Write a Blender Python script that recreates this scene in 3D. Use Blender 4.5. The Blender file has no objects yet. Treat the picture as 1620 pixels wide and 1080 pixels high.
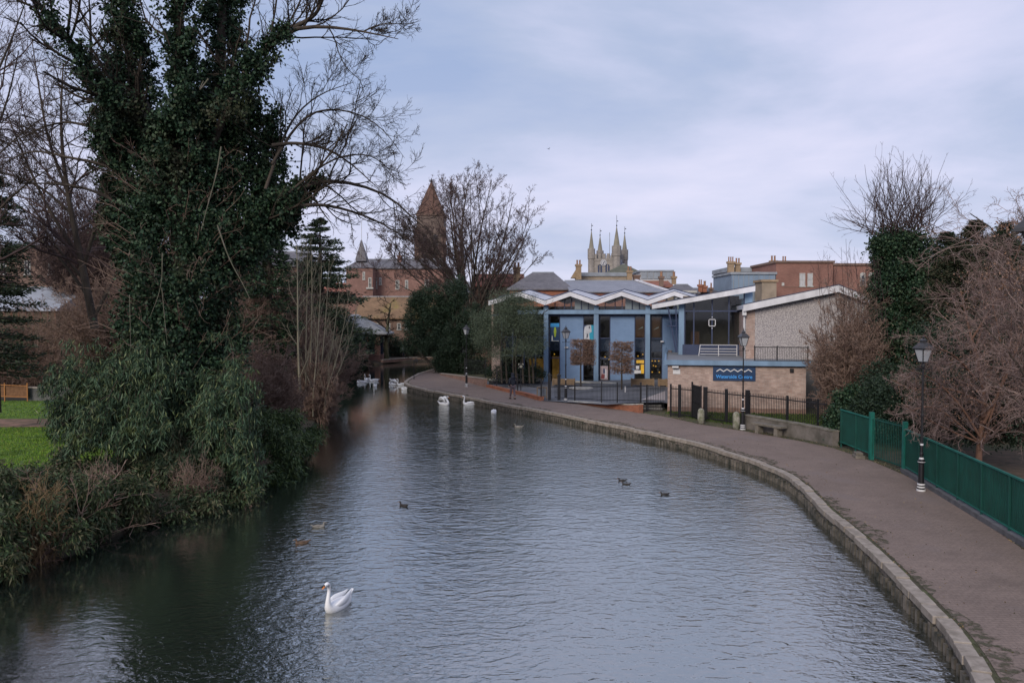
import bpy, math, random
import numpy as np
from mathutils import Vector, Matrix

# ------------------------------------------------------------------ camera, sky, sun, exposure
SC = bpy.context.scene
COL = SC.collection
F = 1260.0; CX, CY = 810.0, 540.0
CAMZ = 5.7
PITCH = math.atan(40.0 / F)
cam_d = bpy.data.cameras.new("camera"); cam = bpy.data.objects.new("camera", cam_d); COL.objects.link(cam)
cam.location = (0, 0, CAMZ); cam.rotation_euler = (math.pi / 2 - PITCH, 0, 0)
cam_d.sensor_width = 36.0; cam_d.lens = 36.0 * F / 1620.0; cam_d.clip_end = 5000; cam_d.clip_start = 0.1
SC.camera = cam
SUN_EL, SUN_AZ = math.radians(28), math.radians(205)
w = bpy.data.worlds.new("World"); SC.world = w; w.use_nodes = True
def build_world():
    nt = w.node_tree; N = nt.nodes; L = nt.links; N.clear()
    out = N.new('ShaderNodeOutputWorld'); bg = N.new('ShaderNodeBackground'); bg.inputs[1].default_value = 0.1
    sky = N.new('ShaderNodeTexSky'); sky.sky_type = 'NISHITA'; sky.sun_disc = False
    sky.sun_elevation = SUN_EL; sky.sun_rotation = SUN_AZ
    tc = N.new('ShaderNodeTexCoord'); sep = N.new('ShaderNodeSeparateXYZ'); L.new(tc.outputs['Generated'], sep.inputs[0])
    ab = N.new('ShaderNodeMath'); ab.operation = 'ABSOLUTE'; L.new(sep.outputs[2], ab.inputs[0])
    ad = N.new('ShaderNodeMath'); ad.operation = 'ADD'; ad.inputs[1].default_value = 0.16; L.new(ab.outputs[0], ad.inputs[0])
    dx = N.new('ShaderNodeMath'); dx.operation = 'DIVIDE'; L.new(sep.outputs[0], dx.inputs[0]); L.new(ad.outputs[0], dx.inputs[1])
    dy = N.new('ShaderNodeMath'); dy.operation = 'DIVIDE'; L.new(sep.outputs[1], dy.inputs[0]); L.new(ad.outputs[0], dy.inputs[1])
    cb = N.new('ShaderNodeCombineXYZ'); L.new(dx.outputs[0], cb.inputs[0]); L.new(dy.outputs[0], cb.inputs[1])
    mp = N.new('ShaderNodeMapping'); mp.inputs['Scale'].default_value = (0.95, 1.15, 1); mp.inputs['Location'].default_value = (3.3, 1.7, 0)
    L.new(cb.outputs[0], mp.inputs[0])
    n1 = N.new('ShaderNodeTexNoise'); n1.inputs['Scale'].default_value = 0.85; n1.inputs['Detail'].default_value = 9
    n1.inputs['Roughness'].default_value = 0.54; n1.inputs['Distortion'].default_value = 0.25
    L.new(mp.outputs[0], n1.inputs[0])
    rp = N.new('ShaderNodeValToRGB'); L.new(n1.outputs[0], rp.inputs[0])
    e = rp.color_ramp.elements
    e[0].position = 0.32; e[0].color = (0.275, 0.345, 0.52, 1)
    e[1].position = 0.68; e[1].color = (0.56, 0.555, 0.70, 1)
    a = e.new(0.43); a.color = (0.345, 0.40, 0.55, 1)
    b = e.new(0.55); b.color = (0.46, 0.485, 0.64, 1)
    # paler, pinker band towards the horizon
    hz = N.new('ShaderNodeMapRange'); hz.inputs[1].default_value = 0.0; hz.inputs[2].default_value = 0.30
    hz.inputs[3].default_value = 0.42; hz.inputs[4].default_value = 0.0; L.new(ab.outputs[0], hz.inputs[0])
    mh = N.new('ShaderNodeMixRGB'); mh.inputs[2].default_value = (0.57, 0.56, 0.70, 1)
    L.new(hz.outputs[0], mh.inputs[0]); L.new(rp.outputs[0], mh.inputs[1])
    sc = N.new('ShaderNodeVectorMath'); sc.operation = 'SCALE'; sc.inputs[3].default_value = 11.1; L.new(mh.outputs[0], sc.inputs[0])
    mx = N.new('ShaderNodeMixRGB'); mx.inputs[0].default_value = 0.94
    L.new(sky.outputs[0], mx.inputs[1]); L.new(sc.outputs[0], mx.inputs[2])
    L.new(mx.outputs[0], bg.inputs[0]); L.new(bg.outputs[0], out.inputs[0])
build_world()
sd = bpy.data.lights.new("sun", 'SUN'); sd.energy = 2.0; sd.angle = math.radians(25); sd.color = (1.0, 0.90, 0.78)
so = bpy.data.objects.new("sun", sd); COL.objects.link(so)
so.rotation_euler = (math.pi / 2 - SUN_EL, 0, math.pi - SUN_AZ)
SC.view_settings.view_transform = 'Standard'; SC.view_settings.look = 'None'
SC.view_settings.exposure = 0.32; SC.view_settings.gamma = 1.0; SC.view_settings.use_curve_mapping = False
SC.render.engine = 'CYCLES'
SC.cycles.max_bounces = 6; SC.cycles.diffuse_bounces = 2; SC.cycles.glossy_bounces = 3
SC.cycles.transparent_max_bounces = 6; SC.cycles.caustics_reflective = False; SC.cycles.caustics_refractive = False

# ------------------------------------------------------------------ helpers
rng = np.random.default_rng(7)
random.seed(5)
_ct, _st = math.cos(PITCH), math.sin(PITCH)
def W(px, py, D):
    """point of the photograph's pixel at distance D along y"""
    u = (px - CX) / F; v = -(py - CY) / F
    dy = _ct + v * _st; dz = -_st + v * _ct
    s = D / dy
    return (u * s, D, CAMZ + dz * s)
def G(px, py, z=0.0):
    """point of the pixel on the level z"""
    u = (px - CX) / F; v = -(py - CY) / F
    dy = _ct + v * _st; dz = -_st + v * _ct
    s = (z - CAMZ) / dz
    return (u * s, dy * s, z)
def X(px, D): return W(px, 500, D)[0]
def Z(py, D): return W(810, py, D)[2]

WL_Z = -0.45            # river level below the path
def nodes(m): return m.node_tree.nodes, m.node_tree.links
def mat(name, c, rough=0.75, var=0.25, scale=2.0, bump=0.0, bscale=None, metal=0.0, spec=0.4, c2=None, detail=6, emit=0.0, stretch=None):
    m = bpy.data.materials.new(name); m.use_nodes = True
    N, L = nodes(m); b = N['Principled BSDF']
    b.inputs['Roughness'].default_value = rough; b.inputs['Metallic'].default_value = metal
    b.inputs['Specular IOR Level'].default_value = spec
    if c2 is None: c2 = tuple(x * (1 - var) for x in c)
    tc = N.new('ShaderNodeTexCoord'); no = N.new('ShaderNodeTexNoise'); no.inputs['Scale'].default_value = scale
    no.inputs['Detail'].default_value = detail; no.inputs['Roughness'].default_value = 0.6
    src = tc.outputs['Object']
    if stretch:
        mp = N.new('ShaderNodeMapping'); mp.inputs['Scale'].default_value = stretch; L.new(src, mp.inputs[0]); src = mp.outputs[0]
    L.new(src, no.inputs[0])
    r = N.new('ShaderNodeValToRGB'); r.color_ramp.elements[0].position = 0.35; r.color_ramp.elements[1].position = 0.65
    r.color_ramp.elements[0].color = (*c2, 1); r.color_ramp.elements[1].color = (*c, 1)
    L.new(no.outputs[0], r.inputs[0]); L.new(r.outputs[0], b.inputs['Base Color'])
    if bump:
        n2 = N.new('ShaderNodeTexNoise'); n2.inputs['Scale'].default_value = bscale or scale * 8; n2.inputs['Detail'].default_value = 4
        L.new(src, n2.inputs[0])
        bp = N.new('ShaderNodeBump'); bp.inputs['Strength'].default_value = 0.6; bp.inputs['Distance'].default_value = bump
        L.new(n2.outputs[0], bp.inputs['Height']); L.new(bp.outputs[0], b.inputs['Normal'])
    if emit:
        L.new(r.outputs[0], b.inputs['Emission Color']); b.inputs['Emission Strength'].default_value = emit
    return m
def brickmat(name, c1, c2, mortar, bw=0.22, bh=0.075, var=0.35, bump=0.004, mscale=1.0, msize=0.01, rough=0.85, stain=None):
    m = bpy.data.materials.new(name); m.use_nodes = True
    N, L = nodes(m); b = N['Principled BSDF']; b.inputs['Roughness'].default_value = rough; b.inputs['Specular IOR Level'].default_value = 0.3
    tc = N.new('ShaderNodeTexCoord'); br = N.new('ShaderNodeTexBrick')
    br.inputs['Scale'].default_value = 1.0; br.inputs['Brick Width'].default_value = bw; br.inputs['Row Height'].default_value = bh
    br.inputs['Mortar Size'].default_value = msize; br.inputs['Mortar Smooth'].default_value = 0.3; br.inputs['Bias'].default_value = 0.0
    br.inputs['Color1'].default_value = (*c1, 1); br.inputs['Color2'].default_value = (*c2, 1); br.inputs['Mortar'].default_value = (*mortar, 1)
    L.new(tc.outputs['UV'], br.inputs[0])
    no = N.new('ShaderNodeTexNoise'); no.inputs['Scale'].default_value = mscale; no.inputs['Detail'].default_value = 8; no.inputs['Roughness'].default_value = 0.65
    L.new(tc.outputs['Object'], no.inputs[0])
    mr = N.new('ShaderNodeMapRange'); mr.inputs[1].default_value = 0.3; mr.inputs[2].default_value = 0.7
    mr.inputs[3].default_value = 1 - var; mr.inputs[4].default_value = 1 + var * 0.3; L.new(no.outputs[0], mr.inputs[0])
    mu = N.new('ShaderNodeVectorMath'); mu.operation = 'SCALE'; L.new(br.outputs[0], mu.inputs[0]); L.new(mr.outputs[0], mu.inputs[3])
    src = mu.outputs[0]
    if stain:
        n3 = N.new('ShaderNodeTexNoise'); n3.inputs['Scale'].default_value = stain[1]; n3.inputs['Detail'].default_value = 6; L.new(tc.outputs['Object'], n3.inputs[0])
        m3 = N.new('ShaderNodeMapRange'); m3.inputs[1].default_value = stain[2]; m3.inputs[2].default_value = stain[2] + 0.12; L.new(n3.outputs[0], m3.inputs[0])
        mx = N.new('ShaderNodeMixRGB'); mx.inputs[2].default_value = (*stain[0], 1); L.new(m3.outputs[0], mx.inputs[0]); L.new(src, mx.inputs[1]); src = mx.outputs[0]
    L.new(src, b.inputs['Base Color'])
    if bump:
        bp = N.new('ShaderNodeBump'); bp.inputs['Distance'].default_value = bump; bp.inputs['Strength'].default_value = 0.7; bp.invert = True
        L.new(br.outputs['Fac'], bp.inputs['Height']); L.new(bp.outputs[0], b.inputs['Normal'])
    return m
def foliage(name, cols, rough=0.6, spec=0.2, patch=None):
    """per-leaf colour, plus broad patches of a second tone"""
    m = bpy.data.materials.new(name); m.use_nodes = True
    N, L = nodes(m); b = N['Principled BSDF']; b.inputs['Roughness'].default_value = rough; b.inputs['Specular IOR Level'].default_value = spec
    g = N.new('ShaderNodeNewGeometry'); r = N.new('ShaderNodeValToRGB'); L.new(g.outputs['Random Per Island'], r.inputs[0])
    el = r.color_ramp.elements
    el[0].position = 0; el[0].color = (*cols[0], 1); el[1].position = 1; el[1].color = (*cols[-1], 1)
    for i, c in enumerate(cols[1:-1]):
        x = el.new((i + 1) / (len(cols) - 1)); x.color = (*c, 1)
    src = r.outputs[0]
    if patch:
        tc = N.new('ShaderNodeTexCoord'); no = N.new('ShaderNodeTexNoise'); no.inputs['Scale'].default_value = patch[1]; no.inputs['Detail'].default_value = 3
        L.new(tc.outputs['Object'], no.inputs[0])
        mr = N.new('ShaderNodeMapRange'); mr.inputs[1].default_value = patch[2]; mr.inputs[2].default_value = patch[2] + 0.1; mr.inputs[4].default_value = patch[3] if len(patch) > 3 else 0.8
        L.new(no.outputs[0], mr.inputs[0])
        mx = N.new('ShaderNodeMixRGB'); L.new(mr.outputs[0], mx.inputs[0]); L.new(src, mx.inputs[1]); mx.inputs[2].default_value = (*patch[0], 1)
        src = mx.outputs[0]
    L.new(src, b.inputs['Base Color'])
    return m

def tag(o, label=None, cat=None, group=None, kind=None):
    if label: o['label'] = label
    if cat: o['category'] = cat
    if group: o['group'] = group
    if kind: o['kind'] = kind
    return o
def thing(name, label, cat, loc=(0, 0, 0), rz=0.0, group=None):
    o = bpy.data.objects.new(name, None); COL.objects.link(o); o.empty_display_size = 0.3
    o.location = loc; o.rotation_euler = (0, 0, rz)
    return tag(o, label, cat, group)
def origin(o):
    v = Vector((0, 0, 0))
    while o is not None: v += o.location; o = o.parent
    return v
def kids(o): return [c for c in bpy.data.objects if c.parent == o]
def copy_tree(o, parent=None):
    c = o.copy(); COL.objects.link(c); c.parent = parent
    for ch in kids(o): copy_tree(ch, c)
    return c

def mesh_np(name, V, Q, m, parent=None, world=False, smooth=False, loc=None, T=None):
    """mesh from vertex array and quad array (and triangle array)"""
    me = bpy.data.meshes.new(name)
    V = np.asarray(V, dtype=np.float32).reshape(-1, 3)
    if world: V = V - np.array(origin(parent) if parent else (loc or (0, 0, 0)), dtype=np.float32)
    Q = np.asarray(Q, dtype=np.int32).reshape(-1, 4)
    nq = len(Q); nt = 0 if T is None else len(T)
    me.vertices.add(len(V)); me.vertices.foreach_set('co', V.ravel())
    idx = Q.ravel()
    starts = np.arange(nq, dtype=np.int32) * 4
    if nt:
        T = np.asarray(T, dtype=np.int32); idx = np.concatenate([idx, T.ravel()])
        starts = np.concatenate([starts, nq * 4 + np.arange(nt, dtype=np.int32) * 3])
    me.loops.add(len(idx)); me.loops.foreach_set('vertex_index', idx)
    me.polygons.add(nq + nt); me.polygons.foreach_set('loop_start', starts)
    if smooth: me.polygons.foreach_set('use_smooth', np.ones(nq + nt, dtype=bool))
    me.update(calc_edges=True); me.validate()
    if m: me.materials.append(m)
    o = bpy.data.objects.new(name, me); COL.objects.link(o); o.parent = parent
    if loc and not parent: o.location = loc
    return o

class MB:
    def __init__(s): s.v = []; s.f = []; s.M = Matrix.Identity(4)
    def add(s, vs, fs):
        n = len(s.v)
        s.v += [tuple(s.M @ Vector(v)) for v in vs]; s.f += [tuple(i + n for i in f) for f in fs]
        return s
    def box(s, x0, y0, z0, x1, y1, z1):
        if x0 > x1: x0, x1 = x1, x0
        if y0 > y1: y0, y1 = y1, y0
        if z0 > z1: z0, z1 = z1, z0
        return s.add([(x0, y0, z0), (x1, y0, z0), (x1, y1, z0), (x0, y1, z0), (x0, y0, z1), (x1, y0, z1), (x1, y1, z1), (x0, y1, z1)],
                     [(0, 3, 2, 1), (4, 5, 6, 7), (0, 1, 5, 4), (1, 2, 6, 5), (2, 3, 7, 6), (3, 0, 4, 7)])
    def extr(s, poly, d):
        """closed planar polygon pushed along vector d"""
        n = len(poly); d = Vector(d)
        vs = [tuple(p) for p in poly] + [tuple(Vector(p) + d) for p in poly]
        return s.add(vs, [tuple(range(n)), tuple(range(2 * n - 1, n - 1, -1))] + [(i + n, (i + 1) % n + n, (i + 1) % n, i) for i in range(n)])
    def bar(s, a, b, w, h=None):
        h = h or w; a = Vector(a); b = Vector(b); d = (b - a).normalized()
        up = Vector((0, 0, 1)) if abs(d.z) < 0.95 else Vector((0, 1, 0))
        sx = d.cross(up).normalized() * w / 2; sz = sx.cross(d).normalized() * h / 2
        c = [-sx - sz, sx - sz, sx + sz, -sx + sz]
        return s.add([a + q for q in c] + [b + q for q in c], [(0, 1, 2, 3), (7, 6, 5, 4), (0, 4, 5, 1), (1, 5, 6, 2), (2, 6, 7, 3), (3, 7, 4, 0)])
    def lathe(s, prof, k=12, c=(0, 0)):
        vs = []; fs = []
        for r, z in prof:
            for i in range(k):
                a = 2 * math.pi * i / k + math.pi / k
                vs.append((c[0] + r * math.cos(a), c[1] + r * math.sin(a), z))
        for j in range(len(prof) - 1):
            for i in range(k):
                i2 = (i + 1) % k; fs.append((j * k + i, j * k + i2, (j + 1) * k + i2, (j + 1) * k + i))
        fs.append(tuple(reversed(range(k)))); fs.append(tuple(range((len(prof) - 1) * k, len(prof) * k)))
        return s.add(vs, fs)
    def tube(s, pts, rad, k=8, rn=None, caps=True):
        """pts along a path; rad = side radius; rn = radius across, in the path's own plane"""
        P = [Vector(p) for p in pts]; n = len(P)
        rad = rad if hasattr(rad, '__len__') else [rad] * n; rn = rn or rad
        vs = []; fs = []; last = None
        for i in range(n):
            t = (P[min(i + 1, n - 1)] - P[max(i - 1, 0)]).normalized()
            if last is None:
                ref = Vector((0, 1, 0)) if abs(t.y) < 0.9 else Vector((1, 0, 0))
                u = (ref - t * ref.dot(t)).normalized()
            else: u = (last - t * last.dot(t)).normalized()
            last = u; v = t.cross(u)
            for j in range(k):
                a = 2 * math.pi * j / k
                vs.append(P[i] + u * rad[i] * math.cos(a) + v * rn[i] * math.sin(a))
        for i in range(n - 1):
            for j in range(k):
                j2 = (j + 1) % k; fs.append((i * k + j, i * k + j2, (i + 1) * k + j2, (i + 1) * k + j))
        if caps: fs.append(tuple(reversed(range(k)))); fs.append(tuple(range((n - 1) * k, n * k)))
        return s.add(vs, fs)
    def ball(s, c, r, k=10, n=6):
        r = r if hasattr(r, '__len__') else (r, r, r)
        vs = []; fs = []
        for i in range(n + 1):
            ph = math.pi * i / n
            for j in range(k):
                a = 2 * math.pi * j / k
                vs.append((c[0] + r[0] * math.sin(ph) * math.cos(a), c[1] + r[1] * math.sin(ph) * math.sin(a), c[2] - r[2] * math.cos(ph)))
        for i in range(n):
            for j in range(k):
                j2 = (j + 1) % k; fs.append((i * k + j, i * k + j2, (i + 1) * k + j2, (i + 1) * k + j))
        return s.add(vs, fs)
    def build(s, name, m, parent=None, world=False, smooth=False, loc=None, bevel=0.0):
        me = bpy.data.meshes.new(name)
        off = Vector((0, 0, 0))
        if world: off = origin(parent) if parent else Vector(loc or (0, 0, 0))
        vs = [(v[0] - off.x, v[1] - off.y, v[2] - off.z) for v in s.v]
        me.from_pydata(vs, [], s.f)
        uv = me.uv_layers.new(name='UVMap')
        for p in me.polygons:
            n = p.normal
            if abs(n.z) > 0.75:
                for li in p.loop_indices:
                    c = s.v[me.loops[li].vertex_index]; uv.data[li].uv = (c[0], c[1])
            else:
                t = Vector((-n.y, n.x, 0)).normalized(); b = n.cross(t)
                if b.z < 0: b = -b
                for li in p.loop_indices:
                    c = Vector(s.v[me.loops[li].vertex_index]); uv.data[li].uv = (c.dot(t), c.dot(b))
        if smooth: me.polygons.foreach_set('use_smooth', [True] * len(me.polygons))
        me.update()
        if m: me.materials.append(m)
        o = bpy.data.objects.new(name, me); COL.objects.link(o); o.parent = parent
        if loc and not parent: o.location = loc
        if bevel:
            bv = o.modifiers.new('bevel', 'BEVEL'); bv.width = bevel; bv.segments = 2; bv.limit_method = 'ANGLE'
        return o
def offset_line(P, d):
    """move a 2-D polyline sideways: positive = to its left"""
    out = []
    for i in range(len(P)):
        a = P[max(i - 1, 0)]; b = P[min(i + 1, len(P) - 1)]
        t = Vector((b[0] - a[0], b[1] - a[1])).normalized()
        out.append((P[i][0] - t.y * d, P[i][1] + t.x * d))
    return out
def resample(P, step):
    out = [P[0]]
    for a, b in zip(P[:-1], P[1:]):
        L = math.dist(a, b); n = max(1, int(round(L / step)))
        for i in range(1, n + 1): out.append(tuple(a[k] + (b[k] - a[k]) * i / n for k in range(len(a))))
    return out
def smooth_line(P, it=2):
    for _ in range(it):
        Q = [P[0]]
        for a, b in zip(P[:-1], P[1:]):
            Q.append(tuple(a[k] * .75 + b[k] * .25 for k in range(len(a)))); Q.append(tuple(a[k] * .25 + b[k] * .75 for k in range(len(a))))
        Q.append(P[-1]); P = Q
    return P

# ------------------------------------------------------------------ plants
def nrm(a): return a / np.maximum(np.linalg.norm(a, axis=-1, keepdims=True), 1e-9)
def tubes(levels, k=3):
    Vs = []; Qs = []; n0 = 0
    for P, R in levels:
        M, n, _ = P.shape
        if M == 0: continue
        T = nrm(np.gradient(P, axis=1)); mean = nrm(T.mean(axis=1))
        ref = np.tile(np.array([0.31, 0.17, 0.93]), (M, 1)); bad = np.abs((mean * ref).sum(-1)) > 0.9; ref[bad] = (1, 0.2, 0)
        U = nrm(np.cross(T, ref[:, None, :])); Wv = np.cross(T, U)
        a = np.arange(k) * 2 * np.pi / k
        V = P[:, :, None, :] + R[:, :, None, None] * (U[:, :, None, :] * np.cos(a)[None, None, :, None] + Wv[:, :, None, :] * np.sin(a)[None, None, :, None])
        base = (np.arange(M) * n * k)[:, None, None] + (np.arange(n - 1) * k)[None, :, None] + np.arange(k)[None, None, :] + n0
        nx = (np.arange(M) * n * k)[:, None, None] + (np.arange(n - 1) * k)[None, :, None] + ((np.arange(k) + 1) % k)[None, None, :] + n0
        Q = np.stack([base, nx, nx + k, base + k], axis=-1).reshape(-1, 4)
        Vs.append(V.reshape(-1, 3)); Qs.append(Q); n0 += M * n * k
    return np.concatenate(Vs), np.concatenate(Qs)
def grow(P, R, levels, r=None):
    """P (M,n,3), R (M,n): parent lines; levels: dicts; returns a list of (P,R), one per level"""
    r = r or rng; out = []
    for lv in levels:
        M, n, _ = P.shape; c = lv['k']; L0 = np.linalg.norm(np.diff(P, axis=1), axis=-1).sum(1)
        idx = np.repeat(np.arange(M), c); N = len(idx)
        t = r.uniform(lv.get('t0', 0.25), lv.get('t1', 1.0), N) * (n - 1); i0 = np.minimum(t.astype(int), n - 2); f = (t - i0)[:, None]
        base = P[idx, i0] * (1 - f) + P[idx, i0 + 1] * f; tan = nrm(P[idx, i0 + 1] - P[idx, i0])
        pr = R[idx, i0] * (1 - f[:, 0]) + R[idx, i0 + 1] * f[:, 0]
        perp = r.normal(size=(N, 3)); perp -= (perp * tan).sum(-1, keepdims=True) * tan; perp = nrm(perp)
        a = np.radians(r.normal(lv.get('ang', 45), lv.get('dang', 12), N))[:, None]
        d = tan * np.cos(a) + perp * np.sin(a)
        if 'bias' in lv: d = nrm(d + np.array(lv['bias']))
        Lc = lv['L'] * (L0[idx] if lv.get('rel', True) else 1.0) * r.uniform(0.55, 1.15, N) * (1 - lv.get('tip', 0.45) * t / (n - 1))
        nn = lv.get('n', 5); pts = [base]; up = lv.get('up', 0.1); wd = lv.get('wander', 0.25)
        for _ in range(nn - 1):
            d = nrm(d + wd * r.normal(size=(N, 3)) + np.array([0, 0, up])); pts.append(pts[-1] + d * (Lc / (nn - 1))[:, None])
        Pc = np.stack(pts, 1)
        rr = np.maximum(pr * lv.get('r', 0.6), lv.get('rmin', 0.006))
        Rc = rr[:, None] * np.linspace(1, lv.get('taper', 0.45), nn)[None]; Rc = np.maximum(Rc, lv.get('rmin', 0.006) * 0.6)
        out.append((Pc, Rc)); P, R = Pc, Rc
    return out
def lines(paths, radii, n=12):
    """resample 3-D polylines (smoothed) to n points: arrays for grow()"""
    Ps = []; Rs = []
    for pts, (r0, r1) in zip(paths, radii):
        q = np.array(smooth_line([tuple(p) for p in pts], 2)); s = np.concatenate([[0], np.cumsum(np.linalg.norm(np.diff(q, axis=0), axis=1))])
        tt = np.linspace(0, s[-1], n); Ps.append(np.stack([np.interp(tt, s, q[:, i]) for i in range(3)], 1)); Rs.append(np.linspace(r0, r1, n))
    return np.array(Ps), np.array(Rs)
def leafmesh(name, P, D, L, Wd, m, parent, r=None, bend=0.15):
    r = r or rng; N = len(P); D = nrm(D)
    s = nrm(np.cross(D, r.normal(size=(N, 3)))); nn = np.cross(D, s)
    L = (L * r.uniform(0.6, 1.3, N))[:, None]; Wd = (Wd * r.uniform(0.7, 1.2, N))[:, None]
    V = np.stack([P, P + D * L * 0.45 + s * Wd * 0.5 + nn * L * bend, P + D * L, P + D * L * 0.45 - s * Wd * 0.5 + nn * L * bend], 1)
    return mesh_np(name, V.reshape(-1, 3), np.arange(N * 4).reshape(-1, 4), m, parent, world=True)
def ell_points(ells, nclump, per, sig, shell=0.55, r=None, squash=(1, 1, 1)):
    """leaf positions in clumps spread through ellipsoids; returns points and outward directions"""
    r = r or rng; vol = np.array([e[1][0] * e[1][1] * e[1][2] for e in ells]) ** 0.75; pr = vol / vol.sum()
    k = r.choice(len(ells), nclump, p=pr); C = np.array([e[0] for e in ells])[k]; S = np.array([e[1] for e in ells])[k]
    d = nrm(r.normal(size=(nclump, 3))); rad = shell + (1.02 - shell) * r.uniform(0, 1, nclump) ** 0.7
    c = C + d * S * rad[:, None]
    P = np.repeat(c, per, 0) + r.normal(size=(nclump * per, 3)) * sig * np.array(squash)
    return P, np.repeat(d, per, 0)
def chain_points(chain, nclump, per, sig, inner=0.35, r=None):
    """clumps round a chain of (x,y,z,R)"""
    r = r or rng; A = np.array(chain[:-1]); B = np.array(chain[1:])
    ln = np.linalg.norm(B[:, :3] - A[:, :3], axis=1) * (A[:, 3] + B[:, 3]); pr = ln / ln.sum()
    k = r.choice(len(A), nclump, p=pr); t = r.uniform(0, 1, nclump)[:, None]; c = A[k] * (1 - t) + B[k] * t
    ax = nrm(B[k, :3] - A[k, :3]); d = r.normal(size=(nclump, 3)); d -= (d * ax).sum(-1, keepdims=True) * ax; d = nrm(d)
    rad = c[:, 3] * (inner + (1.0 - inner) * r.uniform(0, 1, nclump) ** 0.6) * r.uniform(0.85, 1.15, nclump)
    an = np.arctan2(d[:, 1], d[:, 0]); lump = 1 + .13 * np.sin(3 * an + 1.7 * c[:, 2]) + .12 * np.sin(5 * an - 1.1 * c[:, 2] + 2) + .08 * np.sin(2.9 * c[:, 2]); rad = rad * lump
    q = c[:, :3] + d * rad[:, None]; sig = sig * np.repeat(r.uniform(.6, 1.6, nclump), per)[:, None]
    return np.repeat(q, per, 0) + r.normal(size=(nclump * per, 3)) * sig, np.repeat(d, per, 0)

# ------------------------------------------------------------------ setting: water, banks, path
def g2(px, py, z=0.0): p = G(px, py, z); return (p[0], p[1])
kerb_px = [(694, 582), (679, 585.5), (663, 589.8), (650, 597), (641.5, 602), (640, 605.5), (646, 609), (664, 614), (694, 620), (724, 625.2), (753, 630.8), (783, 636.3),
           (812.6, 641.8), (860, 650.7), (914, 661.5), (958.5, 669.5), (988, 676), (1032.6, 685.2), (1080, 695.6), (1104, 701.8), (1149, 715.2), (1193, 729.6),
           (1237, 747), (1262, 764), (1281, 782), (1300, 803), (1330, 829), (1364, 857), (1413, 905), (1453, 947), (1493, 988), (1522, 1027), (1550, 1078), (1600, 1180), (1680, 1400)]
KERB = smooth_line([g2(*p) for p in kerb_px], 1)       # runs from far to near; land is on its left
KERB_L = KERB + [(5.0, 2.0), (5.0, -30.0)]
def slab(name, poly, z, zb, m, kind='structure'):
    mb = MB(); n = len(poly); a = sum(poly[i][0] * poly[(i + 1) % n][1] - poly[(i + 1) % n][0] * poly[i][1] for i in range(n))
    if a < 0: poly = poly[::-1]
    mb.add([(x, y, z) for x, y in poly] + [(x, y, zb) for x, y in poly],
           [tuple(range(n))] + [(i, i + n, (i + 1) % n + n, (i + 1) % n) for i in range(n)])
    return tag(mb.build(name, m), kind=kind)
M = {}
M['soil'] = mat('soil', (0.06, 0.048, 0.033), 0.95, 0.5, 1.5, bump=0.02, bscale=12)
M['bed'] = mat('bed', (0.05, 0.05, 0.04), 0.95, 0.3)
M['grass'] = mat('grass', (0.11, 0.20, 0.02), 0.9, 0.4, 3.0, bump=0.03, bscale=30, c2=(0.05, 0.10, 0.018))
M['concrete'] = mat('concrete', (0.34, 0.295, 0.255), 0.9, 0.45, 4.5, bump=0.02, bscale=22, c2=(0.20, 0.17, 0.14), detail=10)
M['black'] = mat('black_iron', (0.012, 0.012, 0.015), 0.45, 0.2, 6)
M['white'] = mat('white_paint', (0.62, 0.62, 0.64), 0.55, 0.12, 1.5)
M['dirtywhite'] = mat('worn_white', (0.5, 0.49, 0.46), 0.7, 0.4, 3)
tag(slab('ground', [(-1500, -1500), (1500, -1500), (1500, 2500), (-1500, 2500)], -1.6, -1.7, M['bed']))
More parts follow.
